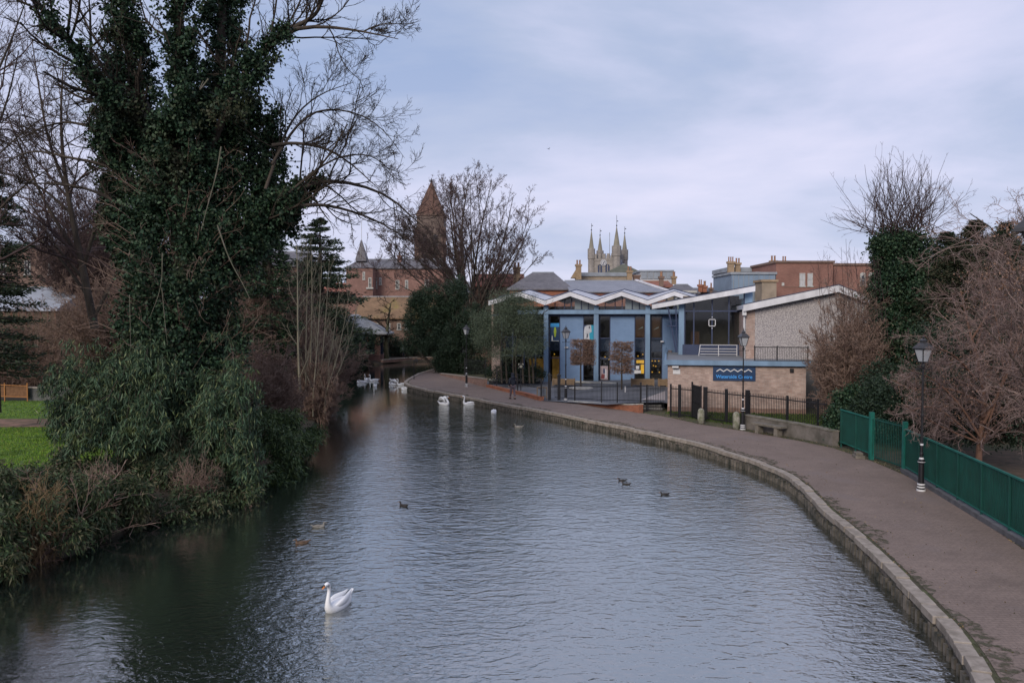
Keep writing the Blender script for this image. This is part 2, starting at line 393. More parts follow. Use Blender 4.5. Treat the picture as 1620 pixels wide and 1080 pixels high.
# water
def water():
    m = bpy.data.materials.new('river_water'); m.use_nodes = True; N, L = nodes(m); N.clear()
    mo = N.new('ShaderNodeOutputMaterial'); df = N.new('ShaderNodeBsdfDiffuse'); df.inputs[0].default_value = (0.010, 0.015, 0.013, 1)
    gl = N.new('ShaderNodeBsdfGlossy'); gl.inputs['Color'].default_value = (0.97, 0.98, 0.96, 1); gl.inputs['Roughness'].default_value = 0.05
    fr = N.new('ShaderNodeFresnel'); fr.inputs[0].default_value = 1.5; fm = N.new('ShaderNodeMapRange'); fm.inputs[3].default_value = 0.43; fm.inputs[4].default_value = 1.0
    ms = N.new('ShaderNodeMixShader'); L.new(fr.outputs[0], fm.inputs[0]); L.new(fm.outputs[0], ms.inputs[0]); L.new(df.outputs[0], ms.inputs[1]); L.new(gl.outputs[0], ms.inputs[2]); L.new(ms.outputs[0], mo.inputs[0])
    tc = N.new('ShaderNodeTexCoord')
    def noise(scale, stretch, rot, detail=3, rough=0.55, dist=0.0):
        mp = N.new('ShaderNodeMapping'); mp.inputs['Scale'].default_value = stretch; mp.inputs['Rotation'].default_value = (0, 0, math.radians(rot))
        n = N.new('ShaderNodeTexNoise'); n.inputs['Scale'].default_value = scale; n.inputs['Detail'].default_value = detail; n.inputs['Roughness'].default_value = rough
        n.inputs['Distortion'].default_value = dist
        L.new(tc.outputs['Object'], mp.inputs[0]); L.new(mp.outputs[0], n.inputs[0]); return n.outputs[0]
    def math_(op, a, b_=None, v=None):
        q = N.new('ShaderNodeMath'); q.operation = op
        L.new(a, q.inputs[0])
        if b_ is not None: L.new(b_, q.inputs[1])
        if v is not None: q.inputs[1].default_value = v
        return q.outputs[0]
    fine = noise(7.5, (0.9, 1.25, 1), 18, 3, 0.55, 0.8)
    mid = noise(3.0, (0.75, 1.35, 1), -20, 2, 0.5, 0.8)
    big = noise(0.55, (0.8, 1.3, 1), 20, 1)
    patch = noise(0.11, (1.0, 0.7, 1), 30, 3, 0.6)
    mr = N.new('ShaderNodeMapRange'); mr.inputs[1].default_value = 0.40; mr.inputs[2].default_value = 0.62; mr.inputs[3].default_value = 0.35; mr.inputs[4].default_value = 1.0
    L.new(patch, mr.inputs[0])
    h = math_('ADD', math_('MULTIPLY', math_('MULTIPLY', fine, v=0.019), mr.outputs[0]), math_('MULTIPLY', mid, v=0.028))
    h = math_('ADD', h, math_('MULTIPLY', big, v=0.020))
    sx = N.new('ShaderNodeSeparateXYZ'); L.new(tc.outputs['Object'], sx.inputs[0]); cal = N.new('ShaderNodeMapRange'); cal.interpolation_type = 'SMOOTHSTEP'; cal.inputs[1].default_value = -9.5; cal.inputs[2].default_value = -3.8; cal.inputs[3].default_value = 0.12; cal.inputs[4].default_value = 1.0
    L.new(sx.outputs[0], cal.inputs[0]); h = math_('MULTIPLY', h, cal.outputs[0])       # sheltered, still water under the left bank
    # rings spreading from the nearest swan
    for (cx, cy, amp, rad) in RINGS:
        d = N.new('ShaderNodeVectorMath'); d.operation = 'DISTANCE'; d.inputs[1].default_value = (cx, cy, 0); L.new(tc.outputs['Object'], d.inputs[0])
        s = math_('SINE', math_('MULTIPLY', d.outputs['Value'], v=15.0))
        fo = N.new('ShaderNodeMapRange'); fo.inputs[1].default_value = 0.2; fo.inputs[2].default_value = rad; fo.inputs[3].default_value = amp; fo.inputs[4].default_value = 0.0
        L.new(d.outputs['Value'], fo.inputs[0]); h = math_('ADD', h, math_('MULTIPLY', s, fo.outputs[0]))
    bp = N.new('ShaderNodeBump'); bp.inputs['Strength'].default_value = 1.0; bp.inputs['Distance'].default_value = 1.0
    L.new(h, bp.inputs['Height']); L.new(bp.outputs[0], gl.inputs['Normal']); L.new(bp.outputs[0], fr.inputs['Normal'])
    return m
SW = G(533, 962, WL_Z)
RINGS = [(SW[0], SW[1], 0.0032, 3.0), (G(640, 800, WL_Z)[0], G(640, 800, WL_Z)[1], 0.002, 1.6), (G(990, 765, WL_Z)[0], G(990, 765, WL_Z)[1], 0.002, 2.0), (G(1051, 781, WL_Z)[0], G(1051, 781, WL_Z)[1], 0.002, 1.6)]
mb = MB(); mb.add([(-140, -60, 0), (60, -60, 0), (140, 160, 0), (-60, 160, 0)], [(0, 1, 2, 3)])
wat = mb.build('river_water', water()); wat.location = (0, 0, WL_Z); tag(wat, kind='structure')

# right bank, quay wall, coping, path
inner = offset_line(KERB, 0.36)
back = [(-4, 90), (4, 95), (14, 100), (40, 108), (120, 140), (900, 600), (900, -30)]
land = [(x, y) for x, y in offset_line(KERB_L, 0.06)]
M['soil2'] = mat('verge', (0.075, 0.085, 0.035), 0.95, 0.5, 1.2, bump=0.03, bscale=14, c2=(0.06, 0.05, 0.035))
M['yard'] = mat('leafy_soil', (0.15, 0.10, 0.07), 0.95, 0.5, 2.2, bump=0.03, bscale=14, c2=(0.06, 0.05, 0.032), detail=9)
slab('yard_ground', [(14.5, 33.5), (14.9, 29.2), (13.0, 18.0), (11.0, 6.0), (40, 6.0), (40, 34)], .006, -.05, M['yard'])
slab('right_bank_ground', back[::-1][0:0] + land + [(900, -30), (900, 600), (120, 140), (40, 108), (14, 100), (4, 95), (-4, 90)], -0.004, -1.6, M['soil2'])
def strip(line_a, line_b, za, zb):
    mb = MB(); n = len(line_a)
    vs = [(*p, za) for p in line_a] + [(*p, zb) for p in line_b]
    mb.add(vs, [(i, i + 1, n + i + 1, n + i) for i in range(n - 1)]); return mb
def quay_material():
    m = bpy.data.materials.new('quay_wall'); m.use_nodes = True; N, L = nodes(m); b = N['Principled BSDF']; b.inputs['Roughness'].default_value = 0.9
    tc = N.new('ShaderNodeTexCoord'); br = N.new('ShaderNodeTexBrick'); br.inputs['Scale'].default_value = 1; br.inputs['Brick Width'].default_value = 0.23; br.inputs['Row Height'].default_value = 0.14
    br.inputs['Color1'].default_value = (0.10, 0.09, 0.085, 1); br.inputs['Color2'].default_value = (0.17, 0.14, 0.13, 1); br.inputs['Mortar'].default_value = (0.05, 0.05, 0.045, 1)
    br.inputs['Mortar Size'].default_value = 0.02
    L.new(tc.outputs['UV'], br.inputs[0]); no = N.new('ShaderNodeTexNoise'); no.inputs['Scale'].default_value = 1.7; no.inputs['Detail'].default_value = 8; L.new(tc.outputs['Object'], no.inputs[0])
    r = N.new('ShaderNodeValToRGB'); r.color_ramp.elements[0].position = .35; r.color_ramp.elements[0].color = (.35, .42, .3, 1); r.color_ramp.elements[1].position = .68; r.color_ramp.elements[1].color = (1.3, 1.25, 1.2, 1)
    L.new(no.outputs[0], r.inputs[0]); mu = N.new('ShaderNodeMixRGB'); mu.blend_type = 'MULTIPLY'; mu.inputs[0].default_value = 1; L.new(br.outputs[0], mu.inputs[1]); L.new(r.outputs[0], mu.inputs[2])
    L.new(mu.outputs[0], b.inputs['Base Color']); return m
def uvlong(o, cols=2):
    """uv along the strip: u = run, v = height"""
    me = o.data; n = len(me.vertices) // cols; run = [0.0]
    for i in range(1, n): run.append(run[-1] + (me.vertices[i].co - me.vertices[i - 1].co).length)
    uv = me.uv_layers[0]
    for lp in me.loops:
        v = lp.vertex_index; uv.data[lp.index].uv = (run[v % n], me.vertices[v].co.z + (v // n) * 0.001)
kr = resample(KERB, 0.6)
qw = strip(kr, kr, -1.5, -0.1).build('quay_wall_face', quay_material()); uvlong(qw); tag(qw, kind='structure')
qw.name = 'river_quay'
# pale piles and tie-bars row just above the water
pile = MB(); kd = resample(KERB, 0.24)
for i, p in enumerate(kd):
    j = random.uniform(-.01, .01); a = kd[max(i - 1, 0)]; b = kd[min(i + 1, len(kd) - 1)]
    t = Vector((b[0] - a[0], b[1] - a[1])).normalized(); n_ = Vector((t.y, -t.x))
    q = Vector(p) + n_ * 0.03 * (1 if n_.length else 0)
    e_ = .035 + random.uniform(0, .02); pile.box(q.x - e_, q.y - e_, -1.3, q.x + e_, q.y + e_, -0.22 + j * 6)
M['pile'] = mat('weathered_piles', (0.17, 0.15, 0.13), 0.9, 0.6, 3.0, c2=(0.028, 0.03, 0.024), detail=8)
tag(pile.build('quay_piling', M['pile']), kind='structure')
# coping: profile swept along the kerb with slight unevenness between stones
cop = MB(); kc = resample(KERB, 1.25); ki = offset_line(kc, 0.235); ko = offset_line(kc, -0.05)
for i in range(len(kc) - 1):
    h = 0.03 + random.uniform(-.02, .02); g = 0.012
    a0, a1, b0, b1 = [Vector(x) for x in (ko[i], ko[i + 1], ki[i], ki[i + 1])]
    jo = random.uniform(-.025, .025); d = (a1 - a0).normalized() * g; nn = Vector((-d.y, d.x)).normalized() * jo
    q = [a0 + d + nn, a1 - d + nn, b1 - d + nn, b0 + d + nn]
    cop.extr([(p.x, p.y, h) for p in q][::-1], (0, 0, -0.16))
tag(cop.build('quay_coping', M['concrete'], bevel=0.012), kind='structure')
PATH_IN = [g2(*p) for p in [(692, 583.5), (699, 592), (740, 603), (768, 611), (800, 619), (858, 634), (913, 638), (1015, 653), (1062, 661), (1109, 671.5), (1178, 682), (1267, 698), (1319, 709), (1383, 731), (1430, 751), (1483, 776), (1533, 810), (1620, 870)]] + [(12.3, 17.5), (11.5, 12.0), (10.5, 5.0), (10.5, -30)]
def path_material():
    m = brickmat('brick_paving', (0.198, 0.150, 0.128), (0.226, 0.171, 0.144), (0.158, 0.124, 0.108), 0.2, 0.1, 0.22, 0.002, 0.7, 0.008, stain=((.185, .145, .13), 0.5, .56))
    N, L = nodes(m); b = N['Principled BSDF']; old = b.inputs['Base Color'].links[0].from_socket
    tc = N.new('ShaderNodeTexCoord'); n = N.new('ShaderNodeTexNoise'); n.inputs['Scale'].default_value = 16; n.inputs['Detail'].default_value = 8; n.inputs['Roughness'].default_value = .75; L.new(tc.outputs['Object'], n.inputs[0])
    r = N.new('ShaderNodeMapRange'); r.inputs[1].default_value = .3; r.inputs[2].default_value = .7; r.inputs[3].default_value = .72; r.inputs[4].default_value = 1.25; L.new(n.outputs[0], r.inputs[0])
    v = N.new('ShaderNodeVectorMath'); v.operation = 'SCALE'; L.new(old, v.inputs[0]); L.new(r.outputs[0], v.inputs[3]); L.new(v.outputs[0], b.inputs['Base Color'])
    return m
pi = offset_line(KERB_L, 0.33)
slab('riverside_path', pi + PATH_IN[::-1], 0.010, -0.02, path_material())
# strip of dirt and moss gathered against the coping and under the fence
def verge(name, line, w0, w1, z, m, seed):
    r = random.Random(seed); ln = resample(line, 0.18); A = offset_line(ln, w0); B = []
    ph = r.uniform(0, 9)
    for i, p in enumerate(ln):
        a = ln[max(i - 1, 0)]; b = ln[min(i + 1, len(ln) - 1)]; t = Vector((b[0] - a[0], b[1] - a[1])).normalized()
        wv = w0 + (w1 - w0) * max(0.12, 0.5 + 0.3 * math.sin(i * .31 + ph) + 0.35 * math.sin(i * .113 + 2 * ph) + r.uniform(-.3, .3))
        B.append((p[0] - t.y * wv, p[1] + t.x * wv))
    mb = strip(A, B, z, z); o = mb.build(name, m); return tag(o, kind='structure')
M['dirt'] = mat('dirt_and_moss', (0.11, 0.095, 0.07), 0.95, 0.5, 3.5, bump=0.02, bscale=30, c2=(0.05, 0.055, 0.022))
N_, L_ = nodes(M['dirt']); tc_ = N_.new('ShaderNodeTexCoord'); n_ = N_.new('ShaderNodeTexNoise'); n_.inputs['Scale'].default_value = 4.5; n_.inputs['Detail'].default_value = 9; n_.inputs['Roughness'].default_value = .7
L_.new(tc_.outputs['Object'], n_.inputs[0]); r_ = N_.new('ShaderNodeMapRange'); r_.inputs[1].default_value = .46; r_.inputs[2].default_value = .58; r_.inputs[4].default_value = .85; L_.new(n_.outputs[0], r_.inputs[0]); L_.new(r_.outputs[0], N_['Principled BSDF'].inputs['Alpha'])
verge('path_edge_dirt', KERB[14:], 0.27, 0.85, 0.0155, M['dirt'], 3)
verge('path_fence_dirt', PATH_IN[::-1][4:14], 0.0, -0.8, 0.0155, M['dirt'], 9)
def litter(name, label, line, w0, w1, n, seed, size, m, z=.02):
    r = np.random.default_rng(seed); L_ = resample(line, .5); k = r.integers(0, len(L_) - 1, n); P = np.array(L_); t = P[k + 1] - P[k]; t = t / np.maximum(np.linalg.norm(t, axis=1, keepdims=True), 1e-6)
    w_ = w0 + (w1 - w0) * r.uniform(0, 1, n) ** 2.2; q = P[k] + t * r.uniform(0, .5, (n, 1)) + np.stack([-t[:, 1], t[:, 0]], 1) * w_[:, None]; pos = np.column_stack([q, np.full(n, z)])
    d = np.column_stack([r.normal(size=(n, 2)), r.uniform(0, .25, n)]); o = leafmesh(name, pos, d, size, size * .6, m, None, r, .05); tag(o, label, 'leaves', None, 'stuff')
M['litter'] = foliage('fallen_leaves', [(.10, .06, .035), (.20, .13, .07), (.28, .22, .13), (.06, .045, .03), (.07, .09, .03)], .9, .1)
litter('fallen_leaves', 'scattered brown leaves and bits along the coping side of the brick path', KERB[10:], .25, 3.2, 900, 5, .05, M['litter'])
litter('fence_litter', 'fallen leaves drifted against the long green fence and the stone wall', PATH_IN[::-1][3:15], 0.02, -1.2, 1500, 6, .05, M['litter'])
# left bank: lawn, sloping edge
shore_px = [(-330, 1210), (-100, 990), (0, 930), (60, 905), (120, 882), (200, 858), (300, 822), (380, 790), (430, 762), (470, 735), (500, 712), (515, 690), (530, 655), (541, 630), (548, 612), (556, 594), (563, 582), (566, 577.5), (604, 577.5), (620, 575), (650, 573), (700, 571), (860, 568), (1000, 566)]
SHORE = smooth_line([g2(px, py, WL_Z) for px, py in shore_px], 1)
SHORE = [(-16, 6.0), ] + SHORE + [(60, 135), (300, 220)]
sh_in = offset_line(SHORE, 0.9); sh_in2 = offset_line(SHORE, 2.2)
def ribbon(name, lines_, m):
    mb = MB(); n = len(lines_[0]); vs = [q for ln in lines_ for q in ln]; fs = []
    for r_ in range(len(lines_) - 1):
        for i in range(n - 1): fs.append((r_ * n + i, r_ * n + i + 1, (r_ + 1) * n + i + 1, (r_ + 1) * n + i))
    return tag(mb.add(vs, fs).build(name, m), kind='structure')
ribbon('left_bank_slope', [[(x, y, -1.5) for x, y in SHORE], [(x, y, -0.25) for x, y in sh_in], [(x, y, 0.0) for x, y in sh_in2]], M['soil'])
slab('left_bank_ground', sh_in2 + [(300, 900), (-900, 900), (-900, 0), (-60, 0)], -0.001, -1.5, M['soil'])
A_ = [g2(*p) for p in [(-200, 742), (30, 742), (100, 735), (330, 715), (360, 690), (330, 672), (100, 676), (-200, 678)]]
lawn = slab('lawn', A_, 0.02, -0.01, M['grass'])
B_ = [g2(*p) for p in [(-200, 662), (120, 662), (420, 656), (420, 634), (120, 634), (-200, 634)]]
slab('upper_lawn', B_, 0.02, -0.01, M['grass'])
M['leafbed'] = mat('leaf_litter', (0.26, 0.15, 0.11), 0.95, 0.6, 1.4, bump=0.04, bscale=8, c2=(0.09, 0.07, 0.04))
slab('leaf_strewn_path', [g2(*p) for p in [(-200, 677), (100, 675), (330, 671), (420, 657), (120, 663), (-200, 663)]], 0.012, -0.02, M['leafbed'])
M['gravel'] = mat('gravel', (0.17, 0.16, 0.14), 0.95, 0.4, 3, bump=0.02, bscale=20)
slab('gravel_path', [g2(*p) for p in [(-200, 800), (30, 770), (60, 743), (30, 743), (-200, 743)]], 0.012, -0.02, M['gravel'])
def grass_tufts(name, poly, n, h, seed, z=0.02):
    r = np.random.default_rng(seed); P = np.array(poly); mn = P.min(0); mx = P.max(0); pts = []
    q = r.uniform(mn, mx, (n * 3, 2)); inside = np.zeros(len(q), bool); j = len(P) - 1
    for i in range(len(P)):
        c = ((P[i, 1] > q[:, 1]) != (P[j, 1] > q[:, 1])) & (q[:, 0] < (P[j, 0] - P[i, 0]) * (q[:, 1] - P[i, 1]) / (P[j, 1] - P[i, 1] + 1e-9) + P[i, 0]); inside ^= c; j = i
    q = q[inside][:n]; q = q[q[:, 0] > q[:, 1] * -0.68]; pos = np.column_stack([q, np.full(len(q), z)])
    d = r.normal(size=(len(q), 3)) * 0.35 + (0, 0, 1)
    o = leafmesh(name, pos, d, h, 0.03, M['blade'], None, r, 0.1); return tag(o, kind='stuff')
M['blade'] = foliage('grass_blades', [(0.07, 0.16, 0.015), (0.12, 0.25, 0.02), (0.19, 0.29, 0.03), (0.16, 0.17, 0.05)], 0.6, 0.2, patch=((.055, .10, .015), .6, .52, .7))
tag(grass_tufts('lawn_grass', A_, 34000, 0.07, 1), 'short bright green winter grass of the riverside lawn', 'grass')
tag(grass_tufts('upper_lawn_grass', B_, 20000, 0.07, 2), 'darker grass beyond the leaf strewn path', 'grass')

# ------------------------------------------------------------------ the leisure centre
O = Vector((9.25, 47.2, 0)); AX = Vector((0.981, -0.192, 0)).normalized(); BX = Vector((0.192, 0.981, 0)).normalized()
LM = Matrix(((AX.x, BX.x, 0, O.x), (AX.y, BX.y, 0, O.y), (0, 0, 1, 0), (0, 0, 0, 1)))
def C(a, b, z): return tuple(LM @ Vector((a, b, z)))
def cm(): q = MB(); q.M = LM; return q
def court_z(x): return 0.02 + 0.48 * min(1, max(0, (x - 3.5) / 5.0))
M['blue'] = mat('blue_paint', (0.19, 0.295, 0.43), 0.6, 0.3, 1.3, detail=9, stretch=(1, 1, .3))
M['bluebrick'] = brickmat('blue_painted_brick', (0.175, 0.27, 0.43), (0.20, 0.30, 0.465), (0.14, 0.21, 0.33), 0.24, 0.08, 0.15, 0.003, 0.5)
M['palebrick'] = brickmat('pale_brick', (0.36, 0.245, 0.205), (0.50, 0.37, 0.315), (0.36, 0.32, 0.30), 0.24, 0.075, 0.4, 0.003, 1.6, stain=((0.30, 0.19, 0.15), 0.9, 0.6))
M['plinthbrick'] = brickmat('plinth_brick', (0.22, 0.12, 0.09), (0.3, 0.17, 0.12), (0.25, 0.22, 0.2), 0.24, 0.075)
M['fascia'] = mat('white_fascia', (0.66, 0.66, 0.70), 0.6, 0.22, 1.6, detail=9, stretch=(1, 1, .35))
M['roofwhite'] = mat('roof_membrane', (0.5, 0.51, 0.56), 0.7, 0.2, 1.0)
M['darktrim'] = mat('dark_blue_trim', (0.03, 0.045, 0.10), 0.5, 0.2, 2)
def glassmat(name, c, rough=0.06, spec=0.6):
    m = bpy.data.materials.new(name); m.use_nodes = True; b = m.node_tree.nodes['Principled BSDF']
    b.inputs['Base Color'].default_value = (*c, 1); b.inputs['Roughness'].default_value = rough; b.inputs['Specular IOR Level'].default_value = spec; return m
def clear_glass(name, tint=(0.78, 0.82, 0.83)):
    m = bpy.data.materials.new(name); m.use_nodes = True; N, L = nodes(m); N.clear()
    o = N.new('ShaderNodeOutputMaterial'); t = N.new('ShaderNodeBsdfTransparent'); t.inputs[0].default_value = (*tint, 1)
    g = N.new('ShaderNodeBsdfGlossy'); g.inputs['Roughness'].default_value = 0.03; f = N.new('ShaderNodeFresnel'); f.inputs[0].default_value = 1.5
    x = N.new('ShaderNodeMixShader'); L.new(f.outputs[0], x.inputs[0]); L.new(t.outputs[0], x.inputs[1]); L.new(g.outputs[0], x.inputs[2]); L.new(x.outputs[0], o.inputs[0]); return m
M['glass'] = clear_glass('window_glass'); M['darkglass'] = glassmat('dark_glass', (0.02, 0.025, 0.03), 0.05, 0.7)
def pebble():
    m = bpy.data.materials.new('pebbledash'); m.use_nodes = True; N, L = nodes(m); b = N['Principled BSDF']; b.inputs['Roughness'].default_value = .9
    tc = N.new('ShaderNodeTexCoord'); v = N.new('ShaderNodeTexVoronoi'); v.inputs['Scale'].default_value = 17; L.new(tc.outputs['Object'], v.inputs[0])
    r = N.new('ShaderNodeValToRGB'); r.color_ramp.elements[0].color = (.56, .52, .51, 1); r.color_ramp.elements[1].color = (.27, .25, .26, 1); r.color_ramp.elements[0].position = .12; r.color_ramp.elements[1].position = .62
    L.new(v.outputs['Distance'], r.inputs[0]); L.new(r.outputs[0], b.inputs['Base Color'])
    bp = N.new('ShaderNodeBump'); bp.inputs['Distance'].default_value = .02; bp.invert = True; L.new(v.outputs['Distance'], bp.inputs['Height']); L.new(bp.outputs[0], b.inputs['Normal']); return m
M['pebble'] = pebble()
M['warm'] = mat('warm_interior', (0.42, 0.22, 0.05), 0.8, 0.6, 0.9, emit=0.22)
M['amber'] = mat('amber_light', (1.0, 0.50, 0.05), 0.5, 0.2, 3, emit=0.7)
M['inside'] = mat('dim_interior', (0.19, 0.15, 0.115), 0.9, 0.5, 0.8)
M['rust'] = mat('brown_blind', (0.20, 0.09, 0.05), 0.8, 0.4, 0.7)
M['woodpale'] = mat('pale_timber', (0.26, 0.18, 0.11), 0.8, 0.35, 4, stretch=(1, 1, 8))

lc = thing('leisure_centre', 'blue leisure centre with white zigzag roof and pale brick front block beside the path', 'leisure centre', (O.x, O.y, 0))
FB = 19.2                                   # depth of the hall's street face
cols = [-10.15, -5.9, -1.65]
valley = [-10.15, -5.9, -1.65, 2.6]; peak = [-12.25, -8.02, -3.77, 0.48]
ZV, ZP = 6.62, 7.36
zig = [(-15.0, 6.62)] + sum([[(peak[i], ZP), (valley[i], ZV)] for i in range(4)], [])
# fascia: a zigzag board with thickness, roof plates behind it
q = cm()
for (a0, z0), (a1, z1) in zip(zig[:-1], zig[1:]):
    q.extr([(a0, FB - 1.15, z0), (a1, FB - 1.15, z1), (a1, FB - 1.15, z1 + .37), (a0, FB - 1.15, z0 + .37)], (0, .10, 0))
q.build('roof_fascia', M['fascia'], lc, world=True)
q = cm()
for (a0, z0), (a1, z1) in zip(zig[:-1], zig[1:]):
    q.extr([(a0, FB - 1.17, z0 + .37), (a1, FB - 1.17, z1 + .37), (a1, FB - 1.17, z1 + .42), (a0, FB - 1.17, z0 + .42)], (0, .16, 0))
q.build('roof_edge_trim', M['darktrim'], lc, world=True)
q = cm()
for (a0, z0), (a1, z1) in zip(zig[:-1], zig[1:]):
    q.extr([(a0, FB - 1.04, z0 + .22), (a1, FB - 1.04, z1 + .22), (a1, FB + 3.4, z1 * .8 + 1.98), (a0, FB + 3.4, z0 * .8 + 1.98)], (0, 0, .15)); q.extr([(a0, FB + 3.6, z0 + .6), (a1, FB + 3.6, z1 + .6), (a1, FB + 14, z1 + .3), (a0, FB + 14, z0 + .3)], (0, 0, .15))
rf = q.build('folded_roof', M['roofwhite'], lc, world=True)
# mid-roof upstand with the second zigzag line seen behind the first
q = cm()
for (a0, z0), (a1, z1) in zip(zig[:-1], zig[1:]):
    q.extr([(a0, FB + 3.42, z0 * .8 + 1.95), (a1, FB + 3.42, z1 * .8 + 1.95), (a1, FB + 3.42, z1 * .8 + 2.22), (a0, FB + 3.42, z0 * .8 + 2.22)], (0, .08, 0))
q.build('roof_upstand', M['darktrim'], rf, world=True)
for a in cols:
    cm().box(a - .19, FB - .55, 0.0, a + .19, FB - .15, ZV).build('column', M['blue'], lc, world=True)
cm().box(-12.6, FB - .62, 5.88, 2.9, FB - .02, 6.22).build('cross_beam', M['blue'], lc, world=True)
cm().box(-15, FB - .1, 5.70, 2.9, FB + .06, 5.87).build('beam_trim', M['darktrim'], lc, world=True)
for a0, a1 in [(-9.0, -7.05), (-4.75, -2.75), (-0.45, 2.9)]:
    cm().box(a0, FB, 0.0, a1, FB + .25, 5.72).build('blue_wall_panel', M['bluebrick'], lc, world=True)
def windowbay(a0, a1, rows, lower=M['inside'], b=FB, parts=None):
    f = cm()
    for a in (a0 + .03, a1 - .03): f.box(a - .035, b - .0, .1, a + .035, b + .10, 5.7)
    for z in rows: f.box(a0 + .07, b + .01, z - .04, a1 - .07, b + .09, z + .04)
    w_ = f.build('window', M['darktrim'], lc, world=True)
    cm().box(a0 + .07, b + .03, .12, a1 - .07, b + .045, 5.68).build('pane', M['glass'], w_, world=True)
    cm().box(a0 + .08, b + .05, 2.75, a1 - .08, b + .08, 3.8).build('spandrel_panel', M['darktrim'], w_, world=True)
    return w_
for a0, a1 in [(-9.93, -9.0), (-7.05, -6.12), (-5.68, -4.75), (-2.75, -1.87), (-1.43, -0.45)]:
    windowbay(a0, a1, [2.15, 3.85])
for a0, a1 in [(-14.2, -13.2), (-13.2, -12.2), (-12.2, -11.2), (-11.2, -10.35)]:
    windowbay(a0, a1, [2.3, 3.9], b=FB + .4)
# interior: back wall, floor, side walls so that the panes look into real rooms
cm().box(-15, FB + 6.5, 0, 2.9, FB + 6.7, 6.6).build('inner_back_wall', M['inside'], lc, world=True)
cm().box(-15, FB + .5, 3.0, -6.2, FB + 6.5, 3.2).build('inner_floor', M['inside'], lc, world=True)
cm().box(-5.6, FB + 4, 3.0, 2.6, FB + 6.5, 3.2).build('inner_floor', M['inside'], lc, world=True)
cm().box(-9.9, FB + 1.6, .1, -9.0, FB + 1.7, 2.2).build('lobby_glow_panel', M['warm'], lc, world=True)  # panels glow by themselves to give the look of a lit lobby
cm().box(-12.0, FB + 1.6, .1, -10.4, FB + 1.7, 2.0).build('lobby_glow_panel', M['warm'], lc, world=True)
for a in (-2.68, -1.37):
    cm().box(a, FB + .12, 3.95, a + .75, FB + .15, 5.6).build('window_blind', M['rust'], lc, world=True)
    q = cm(); q.extr([(a + .15, FB + .10, 4.55), (a + .62, FB + .10, 4.72), (a + .62, FB + .10, 4.85), (a + .4, FB + .10, 4.72)], (0, .015, 0)); q.build('blind_motif', M['dirtywhite'], lc, world=True)
cm().box(-2.62, FB + .9, 1.72, -1.98, FB + 1.0, 1.98).build('lit_counter_sign', M['amber'], lc, world=True)
cm().box(-2.25, FB + .9, 0.85, -1.98, FB + 1.0, 1.62).build('lit_counter_panel', M['amber'], lc, world=True)
for a, z in [(-1.3, 1.9), (-1.05, 1.9), (-.75, 1.9), (-1.2, 1.5), (-1.0, 1.45), (-1.3, .95), (-.7, .95), (-5.3, 2.2), (-4.95, 2.0), (-6.8, 2.1), (-6.4, 2.3), (-9.7, 2.4), (-2.5, 2.3), (-2.1, 2.45)]:
    cm().ball((a, FB + 1.4, z), .055, 6, 4).build('added_warm_light', M['amber'], lc, world=True)  # small warm lights added behind the panes so the windows look lit
q = cm(); q.box(-15.0, FB + .25, 0, -14.2, FB + .75, 3.1); q.build('brick_pier', M['palebrick'], lc, world=True)
cm().box(-15.1, FB + .5, 0, -14.9, FB + 14, 6.8).build('side_wall', M['palebrick'], lc, world=True)
cm().box(-15, FB + 13.8, 0, 2.9, FB + 14, 6.3).build('rear_wall', M['palebrick'], lc, world=True)
# clerestory glazing between the beam and the fascia
for a0, a1 in zip(cols, cols[1:] + [2.6]):
    f = cm(); f.box(a0 + .2, FB - .1, 6.222, a1 - .2, FB, 6.27)
    for k in range(1, 6):
        a = a0 + (a1 - a0) * k / 6 + (.0 if k % 2 else .12); h = ZV + (ZP - ZV) * (1 - abs((a - (a0 + a1) / 2) / ((a1 - a0) / 2)))
        f.box(a - .035, FB - .1, 6.22, a + .035, FB + .0, h - .02)
    wn = f.build('clerestory_window', M['darktrim'], lc, world=True)
    g = cm(); g.extr([(a0 + .2, FB - .04, 6.22), (a1 - .2, FB - .04, 6.22), (a1 - .2, FB - .04, ZV + .08), ((a0 + a1) / 2, FB - .04, ZP), (a0 + .2, FB - .04, ZV + .08)], (0, .01, 0))
    g.build('pane', M['glass'], wn, world=True)
    c_ = a0 + (a1 - a0) * .56; g = cm(); g.extr([(c_, FB + .03, 6.24), (a1 - .2, FB + .03, 6.24), (a1 - .2, FB + .03, ZV + .02), (c_, FB + .03, ZP - .12)], (0, .02, 0)); g.build('bright_sky_panel', M['white'], lc, world=True)  # white panel stands in for sky brightness seen through the clerestory
# posters in the windows: plain coloured figures
def poster(a0, a1, z0, z1, base, shapes):
    p = cm().box(a0, FB + .0, z0, a1, FB + .022, z1).build('window_poster', mat('poster_ground', base, .6, .3, 2), lc, world=True)
    for (c, pts) in shapes:
        q = cm(); q.extr([(a0 + x * (a1 - a0), FB - .004, z0 + y * (z1 - z0)) for x, y in pts], (0, .003, 0)); q.build('printed_shape', mat('print', c, .6, .15, 3), p, world=True)
poster(-9.85, -9.08, 3.55, 5.1, (.015, .05, .12), [((.3, .4, .03), [(.45, .25), (.6, .25), (.68, .55), (.6, .78), (.45, .78), (.38, .5)]), ((.03, .25, .55), [(0, .8), (1, .8), (1, 1), (0, 1)]), ((.6, .6, .55), [(.12, .05), (.3, .05), (.26, .3), (.16, .34)]), ((.6, .6, .55), [(.12, .02), (.95, .02), (.95, .045), (.12, .045)])])
